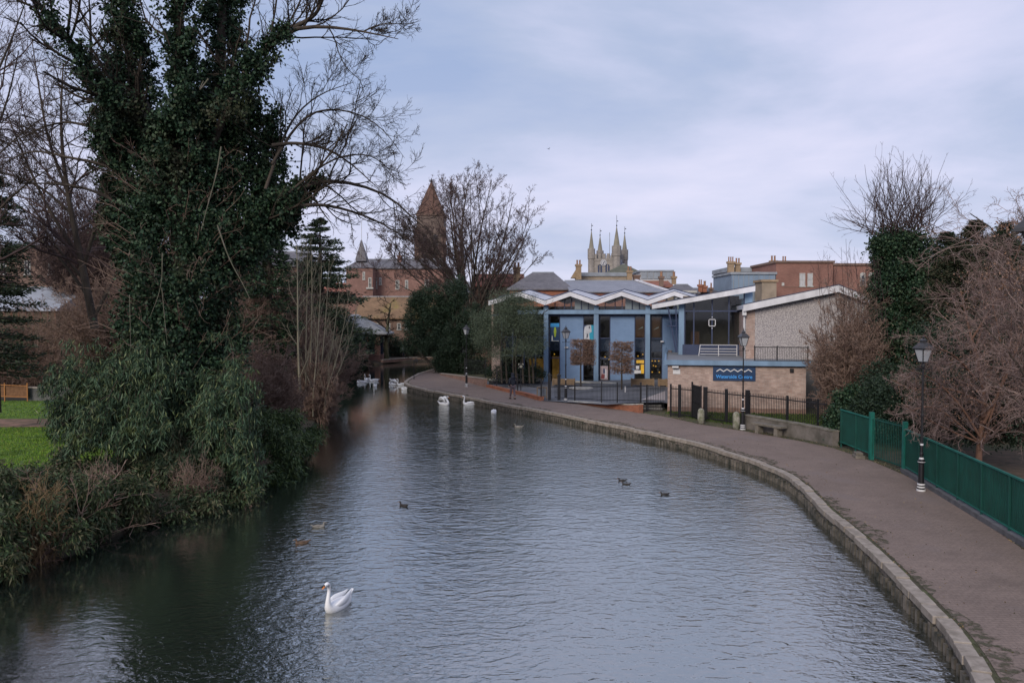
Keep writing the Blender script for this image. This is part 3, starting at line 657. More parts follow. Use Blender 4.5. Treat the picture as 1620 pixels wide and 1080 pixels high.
poster(-6.98, -6.16, 3.55, 4.95, (.5, .52, .56), [((.02, .3, .45), [(.6, .0), (1, 0), (1, 1), (.72, 1), (.8, .6), (.55, .5)]), ((.04, .04, .06), [(.25, .2), (.4, .25), (.42, .45), (.3, .5)]), ((.03, .05, .12), [(0, .62), (.08, .9), (.35, 1), (0, 1)]), ((.05, .05, .08), [(.5, .8), (.62, .78), (.6, .95), (.5, .93)])])
poster(-5.60, -4.95, .35, 1.5, (.45, .36, .38), [((.25, .06, .06), [(.1, .1), (.5, .05), (.6, .35), (.2, .45)]), ((.05, .07, .15), [(.45, .4), (.62, .5), (.6, .8), (.42, .85), (.38, .6)]), ((.7, .7, .72), [(.65, .1), (.85, .15), (.8, .7), (.66, .8)])])
for a, z, s in [(-2.6, 1.05, .3), (-2.33, 1.05, .26), (-2.48, 1.42, .28)]:
    cm().box(a - s / 2, FB - .012, z - s / 2, a + s / 2, FB + .02, z + s / 2).build('window_notice', M['white'], lc, world=True)
# front block
ZD = 3.0
cm().box(0, 0, 0, 7.8, .3, ZD - .12).build('front_wall', M['palebrick'], lc, world=True)
cm().box(0, .3, 0, .3, FB + .2, ZD - .12).build('side_wall', M['palebrick'], lc, world=True)
cm().box(7.5, .3, 0, 7.8, 5.6, ZD - .12).build('side_wall', M['palebrick'], lc, world=True)
cm().box(-.012, -.012, 0, 7.812, .0, .34).build('plinth_band', M['plinthbrick'], lc, world=True)
cm().box(-.12, -.14, ZD - .12, 7.95, 12, ZD + .02).build('terrace_deck', mat('terrace_grey', (.20, .21, .23), .8, .2, 1), lc, world=True)
cm().box(-.2, -.26, ZD - .17, 8.0, -.14, ZD + .11).build('terrace_fascia', M['blue'], lc, world=True)
cm().box(-.2, -.14, ZD - .17, -.08, FB - .6, ZD + .11).build('terrace_fascia', M['blue'], lc, world=True)
cm().box(-.08, -.10, ZD - .22, 7.9, -.01, ZD - .13).build('terrace_under_trim', M['darktrim'], lc, world=True)  # dark blue strip below the terrace edge
# glazed upper pavilion
gb = 8.5; ga0, ga1 = 1.09, 5.15
def gz(a): return 6.19 + .172 * (a + 1.1)
q = cm(); ra0, ra1 = -1.1, 5.75
q.extr([(ra0, gb - .75, gz(ra0)), (ra1, gb - .75, gz(ra1)), (ra1, gb - .75, gz(ra1) + .38), (ra0, gb - .75, gz(ra0) + .31)], (0, .12, 0)); q.build('pavilion_fascia', M['fascia'], lc, world=True)
q = cm(); q.extr([(ra0, gb - .63, gz(ra0) + .15), (ra1, gb - .63, gz(ra1) + .15), (ra1, gb - .63, gz(ra1) + .34), (ra0, gb - .63, gz(ra0) + .28)], (0, 9.5, 0)); q.build('pavilion_roof', M['roofwhite'], lc, world=True)
q = cm(); q.extr([(ra0, gb - .77, gz(ra0) + .31), (ra1, gb - .77, gz(ra1) + .38), (ra1, gb - .77, gz(ra1) + .44), (ra0, gb - .77, gz(ra0) + .37)], (0, .18, 0)); q.build('roof_edge_trim', M['darktrim'], lc, world=True)
cm().box(.72, gb - .05, ZD, ga0, gb + .2, gz(.9) + .15).build('blue_wall_panel', M['blue'], lc, world=True)
q = cm(); q.extr([(ga1, gb - .02, ZD), (ra1 - .1, gb - .02, ZD), (ra1 - .1, gb - .02, gz(ra1) + .15), (ga1, gb - .02, gz(ga1) + .15)], (0, .25, 0)); q.build('blue_wall_panel', M['blue'], lc, world=True)
q = cm()
for a in (ga0 + .04, 1.75, 2.98, 4.1, ga1 - .04): q.box(a - .045, gb, ZD + .75, a + .045, gb + .1, gz(a) + .1)
q.extr([(ga0 + .05, gb + .01, 6.0), (ga1 - .05, gb + .01, 6.0), (ga1 - .05, gb + .01, 6.1), (ga0 + .05, gb + .01, 6.1)], (0, .08, 0))
wn = q.build('pavilion_window', M['darktrim'], lc, world=True)
q = cm(); q.extr([(ga0, gb + .04, ZD + .7), (ga1, gb + .04, ZD + .7), (ga1, gb + .04, gz(ga1) + .1), (ga0, gb + .04, gz(ga0) + .1)], (0, .012, 0)); q.build('pane', M['glass'], wn, world=True)
q = cm()
for x0, z0, x1, z1 in [(-.24, -.2, -.19, .2), (.19, -.2, .24, .2), (-.2, .2, .2, .25), (-.2, -.25, .2, -.2)]: q.box(2.98 + x0, gb - .012, 5.25 + z0, 2.98 + x1, gb - .004, 5.25 + z1)
q.box(2.95, gb - .012, 5.6, 3.01, gb - .004, 5.66); q.box(2.95, gb - .012, 4.84, 3.01, gb - .004, 4.9); q.build('window_emblem', M['white'], wn, world=True)
cm().box(ga0 - .1, gb - .06, ZD + .02, ga1, gb + .0, ZD + .74).build('dark_base_panel', M['darktrim'], lc, world=True)
cm().box(ga0, gb + 4.5, ZD, ga1, gb + 4.7, 7.2).build('inner_back_wall', M['inside'], lc, world=True)
cm().box(1.6, gb + 2.0, ZD + .05, 2.2, gb + 2.5, ZD + 1.6).build('inner_cabinet', M['rust'], lc, world=True)
cm().box(4.95, gb + .2, ZD, 5.15, gb + 9, 6.9).build('pavilion_side_wall', M['blue'], lc, world=True)
cm().box(.8, gb + .2, ZD, 1.0, gb + 9, 6.0).build('pavilion_side_wall', M['blue'], lc, world=True)
q = cm(); q.bar((-.05, gb - .5, gz(-.05) + .2), (.55, gb - .2, ZD + .2), .10); q.bar((.52, gb - .5, gz(.5) + .2), (.6, gb - .2, ZD + .2), .08); q.box(-.1, gb - .55, 5.0, .55, gb - .47, 5.06); q.build('raking_strut', M['darktrim'], lc, world=True)
# white barrier rack on the terrace
q = cm(); r0, r1 = 2.15, 4.55; bb = gb - 1.2
for a in (r0, (r0 + r1) / 2, r1): q.bar((a - (.1 if a == r0 else -.0), bb, ZD), (a, bb + .05, ZD + .78), .04)
for z in (.14, .32, .5, .76): q.bar((r0, bb, ZD + z), (r1, bb, ZD + z), .035)
q.build('white_barrier_frame', M['white'], lc, world=True)
# pebbledash wing
wb = 4.0; wa0, wk, wa1 = 4.73, 10.2, 12.6
def wz(a): return 6.02 + (a - 4.73) * (7.18 - 6.02) / (wk - 4.73) if a < wk else 7.18 - (a - wk) * .42
q = cm(); q.extr([(wa0 + .05, wb, ZD), (wa1, wb, ZD), (wa1, wb, wz(wa1)), (wk, wb, wz(wk)), (wa0 + .05, wb, wz(wa0))], (0, .3, 0)); q.build('pebbledash_wall', M['pebble'], lc, world=True)
q = cm(); q.extr([(wa0 + .1, wb - .03, ZD), (5.35, wb - .03, ZD), (5.35, wb - .03, wz(5.35)), (wa0 + .1, wb - .03, wz(wa0))], (0, .03, 0)); q.build('brick_quoin', M['palebrick'], lc, world=True)
cm().box(wa0 + .05, wb + .3, ZD, wa0 + .35, wb + 9, 6.0).build('wing_side_wall', M['palebrick'], lc, world=True)
cm().box(7.81, wb, 0, wa1, wb + .3, ZD).build('wing_lower_wall', mat('grey_render', (.13, .13, .14), .9, .4, 1.2), lc, world=True)
q = cm()
for a0, a1 in [(wa0 - .12, wk), (wk, wa1 + .3)]:
    q.extr([(a0, wb - .5, wz(a0)), (a1, wb - .5, wz(a1)), (a1, wb - .5, wz(a1) + .42), (a0, wb - .5, wz(a0) + .42)], (0, .12, 0))
q.build('wing_fascia', M['fascia'], lc, world=True)
q = cm()
for a0, a1 in [(wa0 - .12, wk), (wk, wa1 + .3)]:
    q.extr([(a0, wb - .38, wz(a0) + .12), (a1, wb - .38, wz(a1) + .12), (a1, wb - .38, wz(a1) + .38), (a0, wb - .38, wz(a0) + .38)], (0, 10, 0))
q.build('wing_roof', M['roofwhite'], lc, world=True)
q = cm()
for a0, a1 in [(wa0 - .12, wk), (wk, wa1 + .3)]:
    q.extr([(a0, wb - .52, wz(a0) + .42), (a1, wb - .52, wz(a1) + .42), (a1, wb - .52, wz(a1) + .47), (a0, wb - .52, wz(a0) + .47)], (0, .18, 0))
q.build('roof_edge_trim', M['darktrim'], lc, world=True)
q = cm(); q.tube([(wa0 - .03, wb - .25, 6.0), (wa0 - .03, wb - .1, 5.7), (wa0 - .03, wb - .1, ZD)], .05, 8); q.box(wa0 - .16, wb - .36, 5.75, wa0 + .08, wb - .12, 6.15); q.build('downpipe', M['white'], lc, world=True)
# terrace railing
q = cm()
for i in range(31):
    a = 5.0 + i * .095; q.box(a - .008, .06, ZD + .1, a + .008, .08, ZD + .9)
q.box(4.9, .05, ZD + .88, 7.95, .09, ZD + .93); q.box(4.9, .05, ZD + .1, 7.95, .09, ZD + .13)
for a in (4.95, 6.2, 7.9): q.box(a - .025, .04, ZD, a + .025, .1, ZD + 1.0)
q.build('terrace_railing', M['black'], lc, world=True)
cm().box(.25, -.3, 2.66, .62, -.02, 2.76).build('floodlight', M['white'], lc, world=True)
cm().box(.3, -.03, 2.28, .72, -.004, 2.58).build('wall_notice', M['white'], lc, world=True)
cm().box(6.9, -.18, 2.5, 7.1, -.02, 2.68).build('camera_box', M['black'], lc, world=True)
cm().box(-.6, FB - .3, 3.55, -.35, FB - .02, 3.66).build('floodlight', M['white'], lc, world=True)
cm().box(-8.6, FB - .2, 3.0, -8.3, FB - .01, 3.1).build('floodlight', M['white'], lc, world=True)
# sign
s0, s1 = 2.6, 5.0
sign = thing('building_sign', 'navy blue board reading Waterside Centre under a white zigzag line on the pale brick wall', 'sign', C(s0, -.06, 1.75))
cm().box(s0, -.06, 1.93, s1, -.012, 2.76).build('board', mat('sign_blue', (.008, .035, .10), .5, .1, 2), sign, world=True)
q = cm(); pts = [(s0 + .2 + (s1 - s0 - .4) * i / 10, 2.44 + (.13 if i % 2 else 0)) for i in range(11)]
for p, r_ in zip(pts[:-1], pts[1:]):
    q.extr([(p[0], -.066, p[1]), (r_[0], -.066, r_[1]), (r_[0], -.066, r_[1] + .065), (p[0], -.066, p[1] + .065)], (0, .005, 0))
q.build('zigzag_line', M['white'], sign, world=True)
def text(s, name, loc, size, m, parent, rot):
    cu = bpy.data.curves.new(name, 'FONT'); cu.body = s; cu.size = size; cu.extrude = .004; cu.align_x = 'CENTER'; cu.offset = 0.006
    o = bpy.data.objects.new(name, cu); COL.objects.link(o); cu.materials.append(m)
    me = bpy.data.meshes.new_from_object(o); bpy.data.objects.remove(o); o = bpy.data.objects.new(name, me); COL.objects.link(o)
    o.parent = parent; o.location = Vector(loc) - origin(parent); o.rotation_euler = rot; return o
text('Waterside Centre', 'lettering', C((s0 + s1) / 2, -.068, 2.08), .275, mat('sign_letters', (.05, .30, .75), .5, .05, 2), sign, (math.pi / 2, 0, math.atan2(AX.y, AX.x)))
# courtyard paving, kerbs and steps
M['tarmac'] = mat('courtyard_tarmac', (.16, .165, .185), .8, .45, .35, bump=.01, c2=(.07, .075, .085), detail=9)
cy = [(a, b) for a, b in [(-16.5, 4.5), (-16.5, 19.3), (0.0, 19.3), (0.0, .4), (-2.0, -.4), (-5.8, 3.2), (-9.5, 6.0), (-12.5, 7.5)]]
def cpt(px, py, zz):  # courtyard point
    p = G(px, py, zz); return p
cp = [G(772, 612, .02), G(858, 633.5, .03), G(915, 637, .1), G(960, 640, .28), (6.9, 47.9, .47), (9.0, 48.1, .5), C(0, .3, .5), C(0, FB, .5), C(-8, FB, .2), C(-15, FB, .04), (-3.9, 72, .02)]
mb = MB(); n = len(cp); mb.add(cp, [tuple(range(n))]); mb.build('courtyard_paving', M['tarmac']); tag(bpy.data.objects['courtyard_paving'], kind='structure')
# long pale kerb along the foot of the hall
def low_wall(name, label, pts, h0, h1, th, mw, cap, mcap, cath='wall', group=None):
    """pts: world ground points (x,y,z0); wall rises h above each; with coping"""
    t = thing(name, label, cath, (pts[0][0], pts[0][1], 0), group=group); n = len(pts)
    L2 = [(p[0], p[1]) for p in pts]; A = offset_line(L2, th / 2); B = offset_line(L2, -th / 2); q = MB(); k = MB(); A2 = offset_line(L2, th / 2 + .03); B2 = offset_line(L2, -th / 2 - .03)
    hs = [h0 + (h1 - h0) * i / (n - 1) for i in range(n)]
    def sweep(mb, a, b, z0, z1):
        vs = []
        for i in range(n): vs += [(*a[i], z0[i]), (*b[i], z0[i]), (*b[i], z1[i]), (*a[i], z1[i])]
        fs = [(0, 1, 2, 3), ((n - 1) * 4 + 3, (n - 1) * 4 + 2, (n - 1) * 4 + 1, (n - 1) * 4)]
        for i in range(n - 1):
            for j in range(4): j2 = (j + 1) % 4; fs.append((i * 4 + j, i * 4 + 4 + j, i * 4 + 4 + j2, i * 4 + j2))
        mb.add(vs, fs)
    base = [-.3] * n; top = [pts[i][2] + hs[i] for i in range(n)]
    sweep(q, A, B, base, [z - cap for z in top]); q.build('wall_face', mw, t, world=True)
    sweep(k, A2, B2, [z - cap for z in top], top); k.build('coping', mcap, t, world=True)
    return t
M['darkwall'] = mat('dark_render', (.05, .05, .06), .8, .3, 2)
M['redbrick'] = brickmat('red_brick', (.30, .10, .055), (.40, .15, .08), (.20, .13, .10), .24, .075, .35, .004, 1.2)
M['oldbrick'] = brickmat('old_brick', (.25, .14, .11), (.33, .2, .16), (.2, .17, .15), .24, .075, .35, .004, 1.2)
kb = [G(771, 605, .3), G(860, 609, .3)]; 
low_wall('courtyard_wall', 'low dark wall with pale coping left of the hall, under the willow', [(W(774, 600, 66)[0], 66.3, 0), (W(858, 600, 66)[0], 65.6, 0)], .50, .50, .3, M['darkwall'], .16, M['dirtywhite'])
low_wall('courtyard_wall', 'low dark wall with pale coping in front of the posters of the hall', [(W(911, 600, 65)[0], 65.0, 0), (W(996, 600, 63)[0], 63.6, 0)], .42, .34, .3, M['darkwall'], .13, M['dirtywhite'])
wd = [G(878, 633, 0), G(913, 637.5, 0), G(945, 642.5, 0), G(980, 647, 0), G(1002, 650.5, 0), G(1014, 653, 0)]
low_wall('brick_planter_wall', 'wedge of red brick retaining wall with white coping beside the path', wd, .04, .56, .3, M['redbrick'], .06, M['dirtywhite'])
low_wall('brick_kerb_wall', 'low red brick edging wall under the sparse railings left of the gate', [G(772, 612, 0), G(800, 619, 0), G(830, 626, 0), G(857, 634, 0)], .20, .28, .3, M['redbrick'], .05, M['redbrick'])
low_wall('brick_boundary_wall', 'low weathered brick wall with pale top rising from the dark yew to the courtyard', [G(698, 593, 0), G(735, 602, 0), G(768, 611.5, 0)], .2, .68, .3, M['oldbrick'], .07, M['concrete'])
low_wall('stone_wall', 'low grey stone wall behind the stone bench, in front of the black railings', [(11.9, 40.35, 0), (12.7, 38.8, 0), (13.5, 37.1, 0), (14.0, 35.9, 0), (14.25, 34.9, 0)], .72, .68, .32,
         mat('stone_wall', (.17, .15, .135), .95, .6, 1.6, bump=.03, bscale=6, c2=(.08, .072, .06), detail=9), .06, mat('wall_top', (.20, .18, .155), .95, .5, 2.5, bump=.02, c2=(.10, .095, .07)))
st = thing('entrance_steps', 'pale concrete steps leading up beside the brick block', 'steps', (8.3, 48, 0))
q = MB()
for i in range(3): q.box(7.95, 48.0 + .42 * i, -.2, 9.1, 49.6, .14 * (i + 1))
q.build('tread', mat('step_dark', (.12, .11, .11), .9, .3, 3), st, world=True)
q = MB()
for i in range(3): q.box(7.95, 47.97 + .42 * i, .14 * (i + 1) - .035, 9.1, 48.07 + .42 * i, .14 * (i + 1) + .006)
q.build('nosing', M['dirtywhite'], st, world=True)
q = MB(); q.add([(8.0, 49.3, .52), (9.45, 49.0, .52), (10.6, 55.0, .53)], [(0, 1, 2)]); q.build('pale_landing', mat('landing', (.42, .38, .38), .85, .2, 2), st, world=True)
slab('verge_grass_ground', [(8.9, 46.3), (10.2, 43.4), (11.2, 41.8), (12.0, 40.6), (13.6, 37.4), (14.4, 35.2), (20, 36), (20, 45.6), (9.3, 47.1)], .02, -.05, M['soil2'])
M['blade'] = foliage('verge_blades', [(0.03, 0.06, 0.012), (0.055, 0.10, 0.018), (0.10, 0.12, 0.035)], 0.7, 0.1)
tag(grass_tufts('verge_grass', [(8.9, 46.3), (10.2, 43.4), (11.2, 41.8), (12.0, 40.6), (13.6, 37.4), (14.4, 35.2), (18, 36), (18, 45.6), (9.3, 47.1)], 16000, .11, 3), 'rough green verge between the black railings and the pale brick block', 'grass')

# ------------------------------------------------------------------ the town behind
M['slate'] = brickmat('slate_roof', (.135, .13, .145), (.185, .175, .19), (.09, .09, .10), .3, .2, .3, .01, .6, .012, .7)
M['slatepale'] = brickmat('pale_slate_roof', (.21, .22, .26), (.26, .27, .31), (.17, .175, .20), .4, .25, .15, .008, .4, .012, .6)
M['brownbrick'] = brickmat('brown_brick', (.18, .11, .085), (.235, .145, .11), (.17, .14, .12), .24, .075, .4, .004, .7)
M['pinkbrick'] = brickmat('victorian_brick', (.22, .11, .09), (.29, .15, .12), (.22, .17, .15), .24, .075, .35, .004, .5)
M['townbrick'] = brickmat('town_brick', (.23, .10, .08), (.29, .135, .105), (.24, .17, .14), .24, .075, .3, .004, .4)
M['stone'] = brickmat('church_stone', (.27, .245, .225), (.34, .31, .285), (.23, .21, .195), .6, .3, .3, .01, .5, .02)
M['tan'] = brickmat('tan_brick', (.32, .22, .13), (.40, .28, .17), (.28, .23, .18), .24, .075, .35, .004, .9)
M['tanrender'] = mat('tan_render', (.32, .26, .2), .9, .3, 1)
M['leadgrey'] = mat('lead_grey', (.30, .33, .37), .7, .3, .6)
M['palegrey'] = mat('pale_render', (.48, .48, .50), .8, .2, .6)
M['mossroof'] = brickmat('mossy_tile_roof', (.22, .14, .08), (.28, .17, .10), (.12, .09, .06), .25, .2, .35, .01, .5, .015, .9, stain=((.20, .19, .03), .12, .52))
M['redtile'] = brickmat('red_tile_roof', (.26, .10, .07), (.32, .13, .085), (.2, .1, .07), .25, .2, .3, .008, .6)
M['sash'] = M['dirtywhite']; M['wglass'] = M['darkglass']
M['pot'] = mat('clay_pot', (.32, .17, .10), .8, .3, 4)
def win(par, px0, py0, px1, py1, D, frame=None, glass=None, bars=(1, 1), arch=False, t=.09):
    """sash window built proud of a wall whose face stands at depth D"""
    x0, x1 = X(px0, D), X(px1, D); z1, z0 = Z(py0, D), Z(py1, D); f = MB(); y = D - .06
    f.box(x0, y, z0, x0 + t, D - .002, z1); f.box(x1 - t, y, z0, x1, D - .002, z1); f.box(x0 + t, y, z1 - t, x1 - t, D - .002, z1); f.box(x0 - .06, y - .06, z0 - .1, x1 + .06, D - .002, z0)
    for i in range(1, bars[0]): a = x0 + (x1 - x0) * i / bars[0]; f.box(a - .025, y + .01, z0, a + .025, D - .01, z1 - t)
    for i in range(1, bars[1]): a = z0 + (z1 - z0) * i / bars[1]; f.box(x0 + t, y + .012, a - .03, x1 - t, D - .012, a + .03)
    if arch:
        c = (x0 + x1) / 2; r = (x1 - x0) / 2; p = [(c + r * math.cos(i * math.pi / 8), y, z1 - .01 + r * .7 * math.sin(i * math.pi / 8)) for i in range(9)]; f.extr(p, (0, .05, 0))
    w_ = f.build('window', frame or M['sash'], par, world=True)
    g = MB(); g.box(x0 + t, D - .03, z0, x1 - t, D - .015, z1 - t); g.build('pane', glass or M['wglass'], w_, world=True); return w_
def chim(par, px0, px1, py0, py1, D, m, npots=2, w=None):
    x0, x1 = X(px0, D), X(px1, D); z1, z0 = Z(py0, D), Z(py1, D); q = MB(); w = w or (x1 - x0) * .7
    q.box(x0, D, z0, x1, D + w, z1); q.box(x0 - .1, D - .1, z1 - .25, x1 + .1, D + w + .1, z1 + .0); c = q.build('chimney', m, par, world=True)
    for i in range(npots):
        cx = x0 + (x1 - x0) * (i + .5) / npots; r_ = min(.16, (x1 - x0) / npots * .33)
        p = MB(); p.lathe([(r_, z1), (r_ * .85, z1 + .45), (r_ * 1.1, z1 + .5), (r_ * 1.1, z1 + .56)], 10, (cx, D + w / 2)); p.build('chimney_pot', M['pot'], c, world=True)
def house(name, label, cat, px0, px1, pye, pyr, D, dep, roof, wallm, roofm, ridge=None, over=.3, group=None, base=-.5):
    x0, x1 = X(px0, D), X(px1, D); ze = Z(pye, D); zr = Z(pyr, D + (dep / 2 if roof != 'flat' else 0))
    t = thing(name, label, cat, ((x0 + x1) / 2, D, 0), group=group)
    q = MB(); q.box(x0, D, base, x1, D + dep, ze); q.build('wall', wallm, t, world=True)
    q = MB()
    if roof == 'flat':
        q.box(x0 - .15, D - .15, ze + .004, x1 + .15, D + dep + .15, max(zr, ze + .25))
    else:
        a = x0 - over; b = x1 + over; c = D - over; d = D + dep + over; m = (c + d) / 2
        if roof == 'gable': r0, r1 = a, b
        else: r0, r1 = X(ridge[0], m), X(ridge[1], m)
        z = ze + .004
        q.add([(a, c, z), (b, c, z), (b, d, z), (a, d, z), (r0, m, zr), (r1, m, zr), (a, c, z - .14), (b, c, z - .14), (b, d, z - .14), (a, d, z - .14)],
              [(0, 1, 5, 4), (2, 3, 4, 5), (1, 2, 5), (3, 0, 4), (6, 7, 1, 0), (7, 8, 2, 1), (8, 9, 3, 2), (9, 6, 0, 3), (9, 8, 7, 6)])
    q.build('roof', roofm, t, world=True)
    if roof == 'hip' or roof == 'gable':
        q = MB(); q.bar((r0, m, zr), (r1, m, zr), .22, .14); q.build('ridge_tiles', M['pot'] if roofm is M['redtile'] else M['leadgrey'], t, world=True)
    return t
# slate hall roofs right behind the zigzag roof
t = house('slate_roofed_hall', 'red brick hall with brown slate hipped roof behind the left end of the zigzag roof', 'building', 806, 902, 457, 431, 88, 12, 'hip', M['redbrick'], M['slate'], ridge=(842, 876))
t = house('slate_roofed_hall', 'long hall with blue grey roof and white verge behind the middle of the zigzag roof', 'building', 905, 1052, 461, 444, 86, 13, 'hip', M['redbrick'], M['slatepale'], ridge=(893, 1004))
q = MB(); xr = X(1005, 92.5); q.bar((xr, 92.3, Z(444, 92.5) + .08), (X(1057, 86) + .1, 85.7, Z(461, 86) + .06), .28, .16); q.build('white_verge', M['fascia'], t, world=True)
# white flat-roofed block and its neighbours
t = house('flat_roofed_block', 'pale grey flat roofed block right of the stone church tower', 'building', 1013, 1064, 430, 429, 112, 8, 'flat', M['palegrey'], M['leadgrey'])
q = MB(); 
for i in range(5): a = X(1014 + i * 10, 112); q.box(a, 111.9, Z(441, 112), a + .8, 111.995, Z(431, 112))
q.build('cladding_panel', M['leadgrey'], t, world=True)
t = house('flat_roofed_block', 'low flat roofed block with a pale lead roof between two tan chimneys', 'building', 916, 992, 437, 431, 106, 7, 'flat', M['tanrender'], M['leadgrey'])
chim(t, 992, 1000, 428, 448, 104, M['tan'], 2); chim(t, 1002, 1012, 435, 450, 104.5, M['brownbrick'], 0)
q = MB(); x0 = X(903, 104); x1 = X(914, 104); q.extr([(x0, 103.5, Z(440, 104)), (x1, 103.5, Z(440, 104)), (x1, 103.5, Z(422, 104))], (0, 1.6, 0)); q.build('sloping_stack', M['tan'], t, world=True)
chim(t, 911, 919.5, 418, 442, 103.2, M['tan'], 2)
t = house('red_roofed_house', 'small house with bright red tiled roof and two brown chimneys behind the zigzag roof', 'house', 1028, 1062, 453, 445, 96, 7, 'gable', M['palegrey'], M['redtile'])
chim(t, 1043, 1049.5, 437, 453, 95, M['brownbrick'], 1); chim(t, 1063, 1069.5, 437, 450, 97, M['tan'], 1)
t = house('slate_roofed_house', 'tan brick house with grey slate roof between the zigzag roof and the glazed pavilion', 'house', 1056, 1103, 463, 450, 92, 8, 'hip', M['tan'], M['slate'], ridge=(1068, 1088))
t = house('terraced_house', 'brown terrace with clustered red chimneys just left of the glazed pavilion', 'house', 1098, 1134, 461, 456, 94, 7, 'gable', M['brownbrick'], M['slate'])
chim(t, 1105, 1111, 450, 462, 93, M['redbrick'], 2); chim(t, 1112, 1118, 452, 462, 93, M['redbrick'], 1); chim(t, 1123, 1127, 455, 465, 93.5, M['brownbrick'], 1)
t = house('terraced_house', 'pale rendered house front with a white parapet seen over the valley of the zigzag roof', 'house', 1070, 1100, 463, 461, 90.5, 1.3, 'flat', M['palegrey'], M['dirtywhite'])
# long brick backdrop left of it, partly behind the bare tree
t = house('terraced_house', 'brown brick house with red roof and a tan chimney behind the bare round tree', 'house', 752, 826, 452, 434, 100, 9, 'gable', M['brownbrick'], M['redtile'])
chim(t, 812, 823, 422, 448, 99, M['tan'], 2)
win(t, 783, 455, 789, 466, 100, bars=(1, 2))
# stone church tower
def church_tower():
    D = 150; rot = math.radians(-25.4); s = 2.5; nx_, ny_ = X(975, D), D
    xc = nx_ - (math.cos(rot) * s + math.sin(rot) * s); yc = ny_ - (math.sin(rot) * s - math.cos(rot) * s)
    t = thing('church_tower', 'square stone church tower with four spired corner turrets and a clock', 'church tower', (xc, yc, 0), rot)
    zt = Z(400.5, D)
    q = MB(); q.box(-s, -s, 0, s, s, zt - .9); q.build('tower_wall', M['stone'], t)
    q = MB()
    for k in range(4):
        a = k * math.pi / 2; R_ = Matrix.Rotation(a, 4, 'Z'); q.M = R_
        for i in range(5): x = -1.7 + i * .85; q.box(x - .24, -s - .06, zt - .9, x + .3, -s + .25, zt)
        q.box(-s, -s - .08, zt - 1.35, s, -s - .004, zt - .92)
    q.build('battlement', M['stone'], t)
    for k, (hh, r0, up) in enumerate([(Z(364, D), .62, 0), (Z(359, D), .78, .35), (Z(367, D), .6, 0), (Z(368.5, D), .62, 0)]):
        a = math.pi / 4 + k * math.pi / 2 + math.pi; cx, cy = s * math.sqrt(2) * math.cos(a), s * math.sqrt(2) * math.sin(a); tt = Z(392, D) + up
        q = MB(); q.lathe([(r0, 0), (r0, tt - 2.0), (r0 * 1.15, tt - 1.9), (r0 * 1.15, tt), (r0 * .85, tt + .05)], 8, (cx, cy)); tur = q.build('corner_turret', M['stone'], t)
        q = MB(); q.lathe([(r0 * .78, tt + .0), (.06, hh)], 8, (cx, cy)); q.build('spire', mat('spire_stone', (.27, .25, .20), .9, .3, .6) if k == 0 else bpy.data.materials['spire_stone'], tur)
        q = MB(); q.tube([(cx, cy, hh - .1), (cx, cy, hh + (2.2 if k == 1 else 1.5))], .035, 6); q.ball((cx, cy, hh + .25), .14, 8, 5); q.box(cx - .03, cy - .02, hh + 1.0, cx + .3, cy + .02, hh + 1.15); q.build('weather_vane', M['black'], tur)
    # belfry openings and clock on the faces turned to the river
    for k in (0, 1):
        R_ = Matrix.Rotation(k * math.pi / 2, 4, 'Z')
        for x in (-.75, .75):
            q = MB(); q.M = R_; z1 = Z(421, D); p = [(x + .42 * math.cos(i * math.pi / 8), -s - .03, z1 + .42 * math.sin(i * math.pi / 8)) for i in range(9)] + [(x - .42, -s - .03, z1 - 2.0), (x + .42, -s - .03, z1 - 2.0)]
            q.extr(p, (0, .04, 0)); o = q.build('belfry_opening', M['darktrim'], t)
            q = MB(); q.M = R_; q.box(x - .07, -s - .07, z1 - 2.4, x + .07, -s - .035, z1 + .3)
            for i in range(8): a0, a1 = i * math.pi / 8, (i + 1) * math.pi / 8; q.bar((x + .48 * math.cos(a0), -s - .06, z1 + .48 * math.sin(a0)), (x + .48 * math.cos(a1), -s - .06, z1 + .48 * math.sin(a1)), .1)
            q.build('stone_tracery', M['stone'], o)
        q = MB(); q.M = R_; 
        for i in range(5): q.box(-1.6 + i * .66, -s - .03, Z(411, D), -1.28 + i * .66, -s - .004, Z(408.5, D))
        q.build('louvre_band', M['darktrim'], t)
        q = MB(); q.M = R_ @ Matrix.Translation((0, -s - .05, Z(415, D))) @ Matrix.Rotation(math.pi / 2, 4, 'X'); q.lathe([(.62, 0), (.62, .14)], 20); c = q.build('clock_face', M['palegrey'], t)
        q = MB(); q.M = R_; zc = Z(415, D); 
        for i in range(12):
            a0 = i * math.pi / 6; q.box(.46 * math.cos(a0) - .05, -s - .215, zc + .46 * math.sin(a0) - .05, .46 * math.cos(a0) + .05, -s - .195, zc + .46 * math.sin(a0) + .05)
        q.build('hour_mark', M['darktrim'], c)
        for ex, ez in ((.35, .25), (-.1, -.5)): q = MB(); q.M = R_; q.bar((0, -s - .21, zc), (ex, -s - .21, zc + ez), .08); q.build('clock_hand', M['darktrim'], c)
    q = MB(); q.tube([(.3, 0, zt - 1), (.3, 0, Z(365, D))], .05, 6); q.build('flagpole', M['leadgrey'], t)
church_tower()
t = house('church_nave', 'mossy green pyramid roof in front of the stone church tower', 'church', 962, 1012, 431, 418, 132, 10, 'hip', M['stone'], mat('green_slate', (.12, .125, .09), .9, .35, .6), ridge=(984, 988))
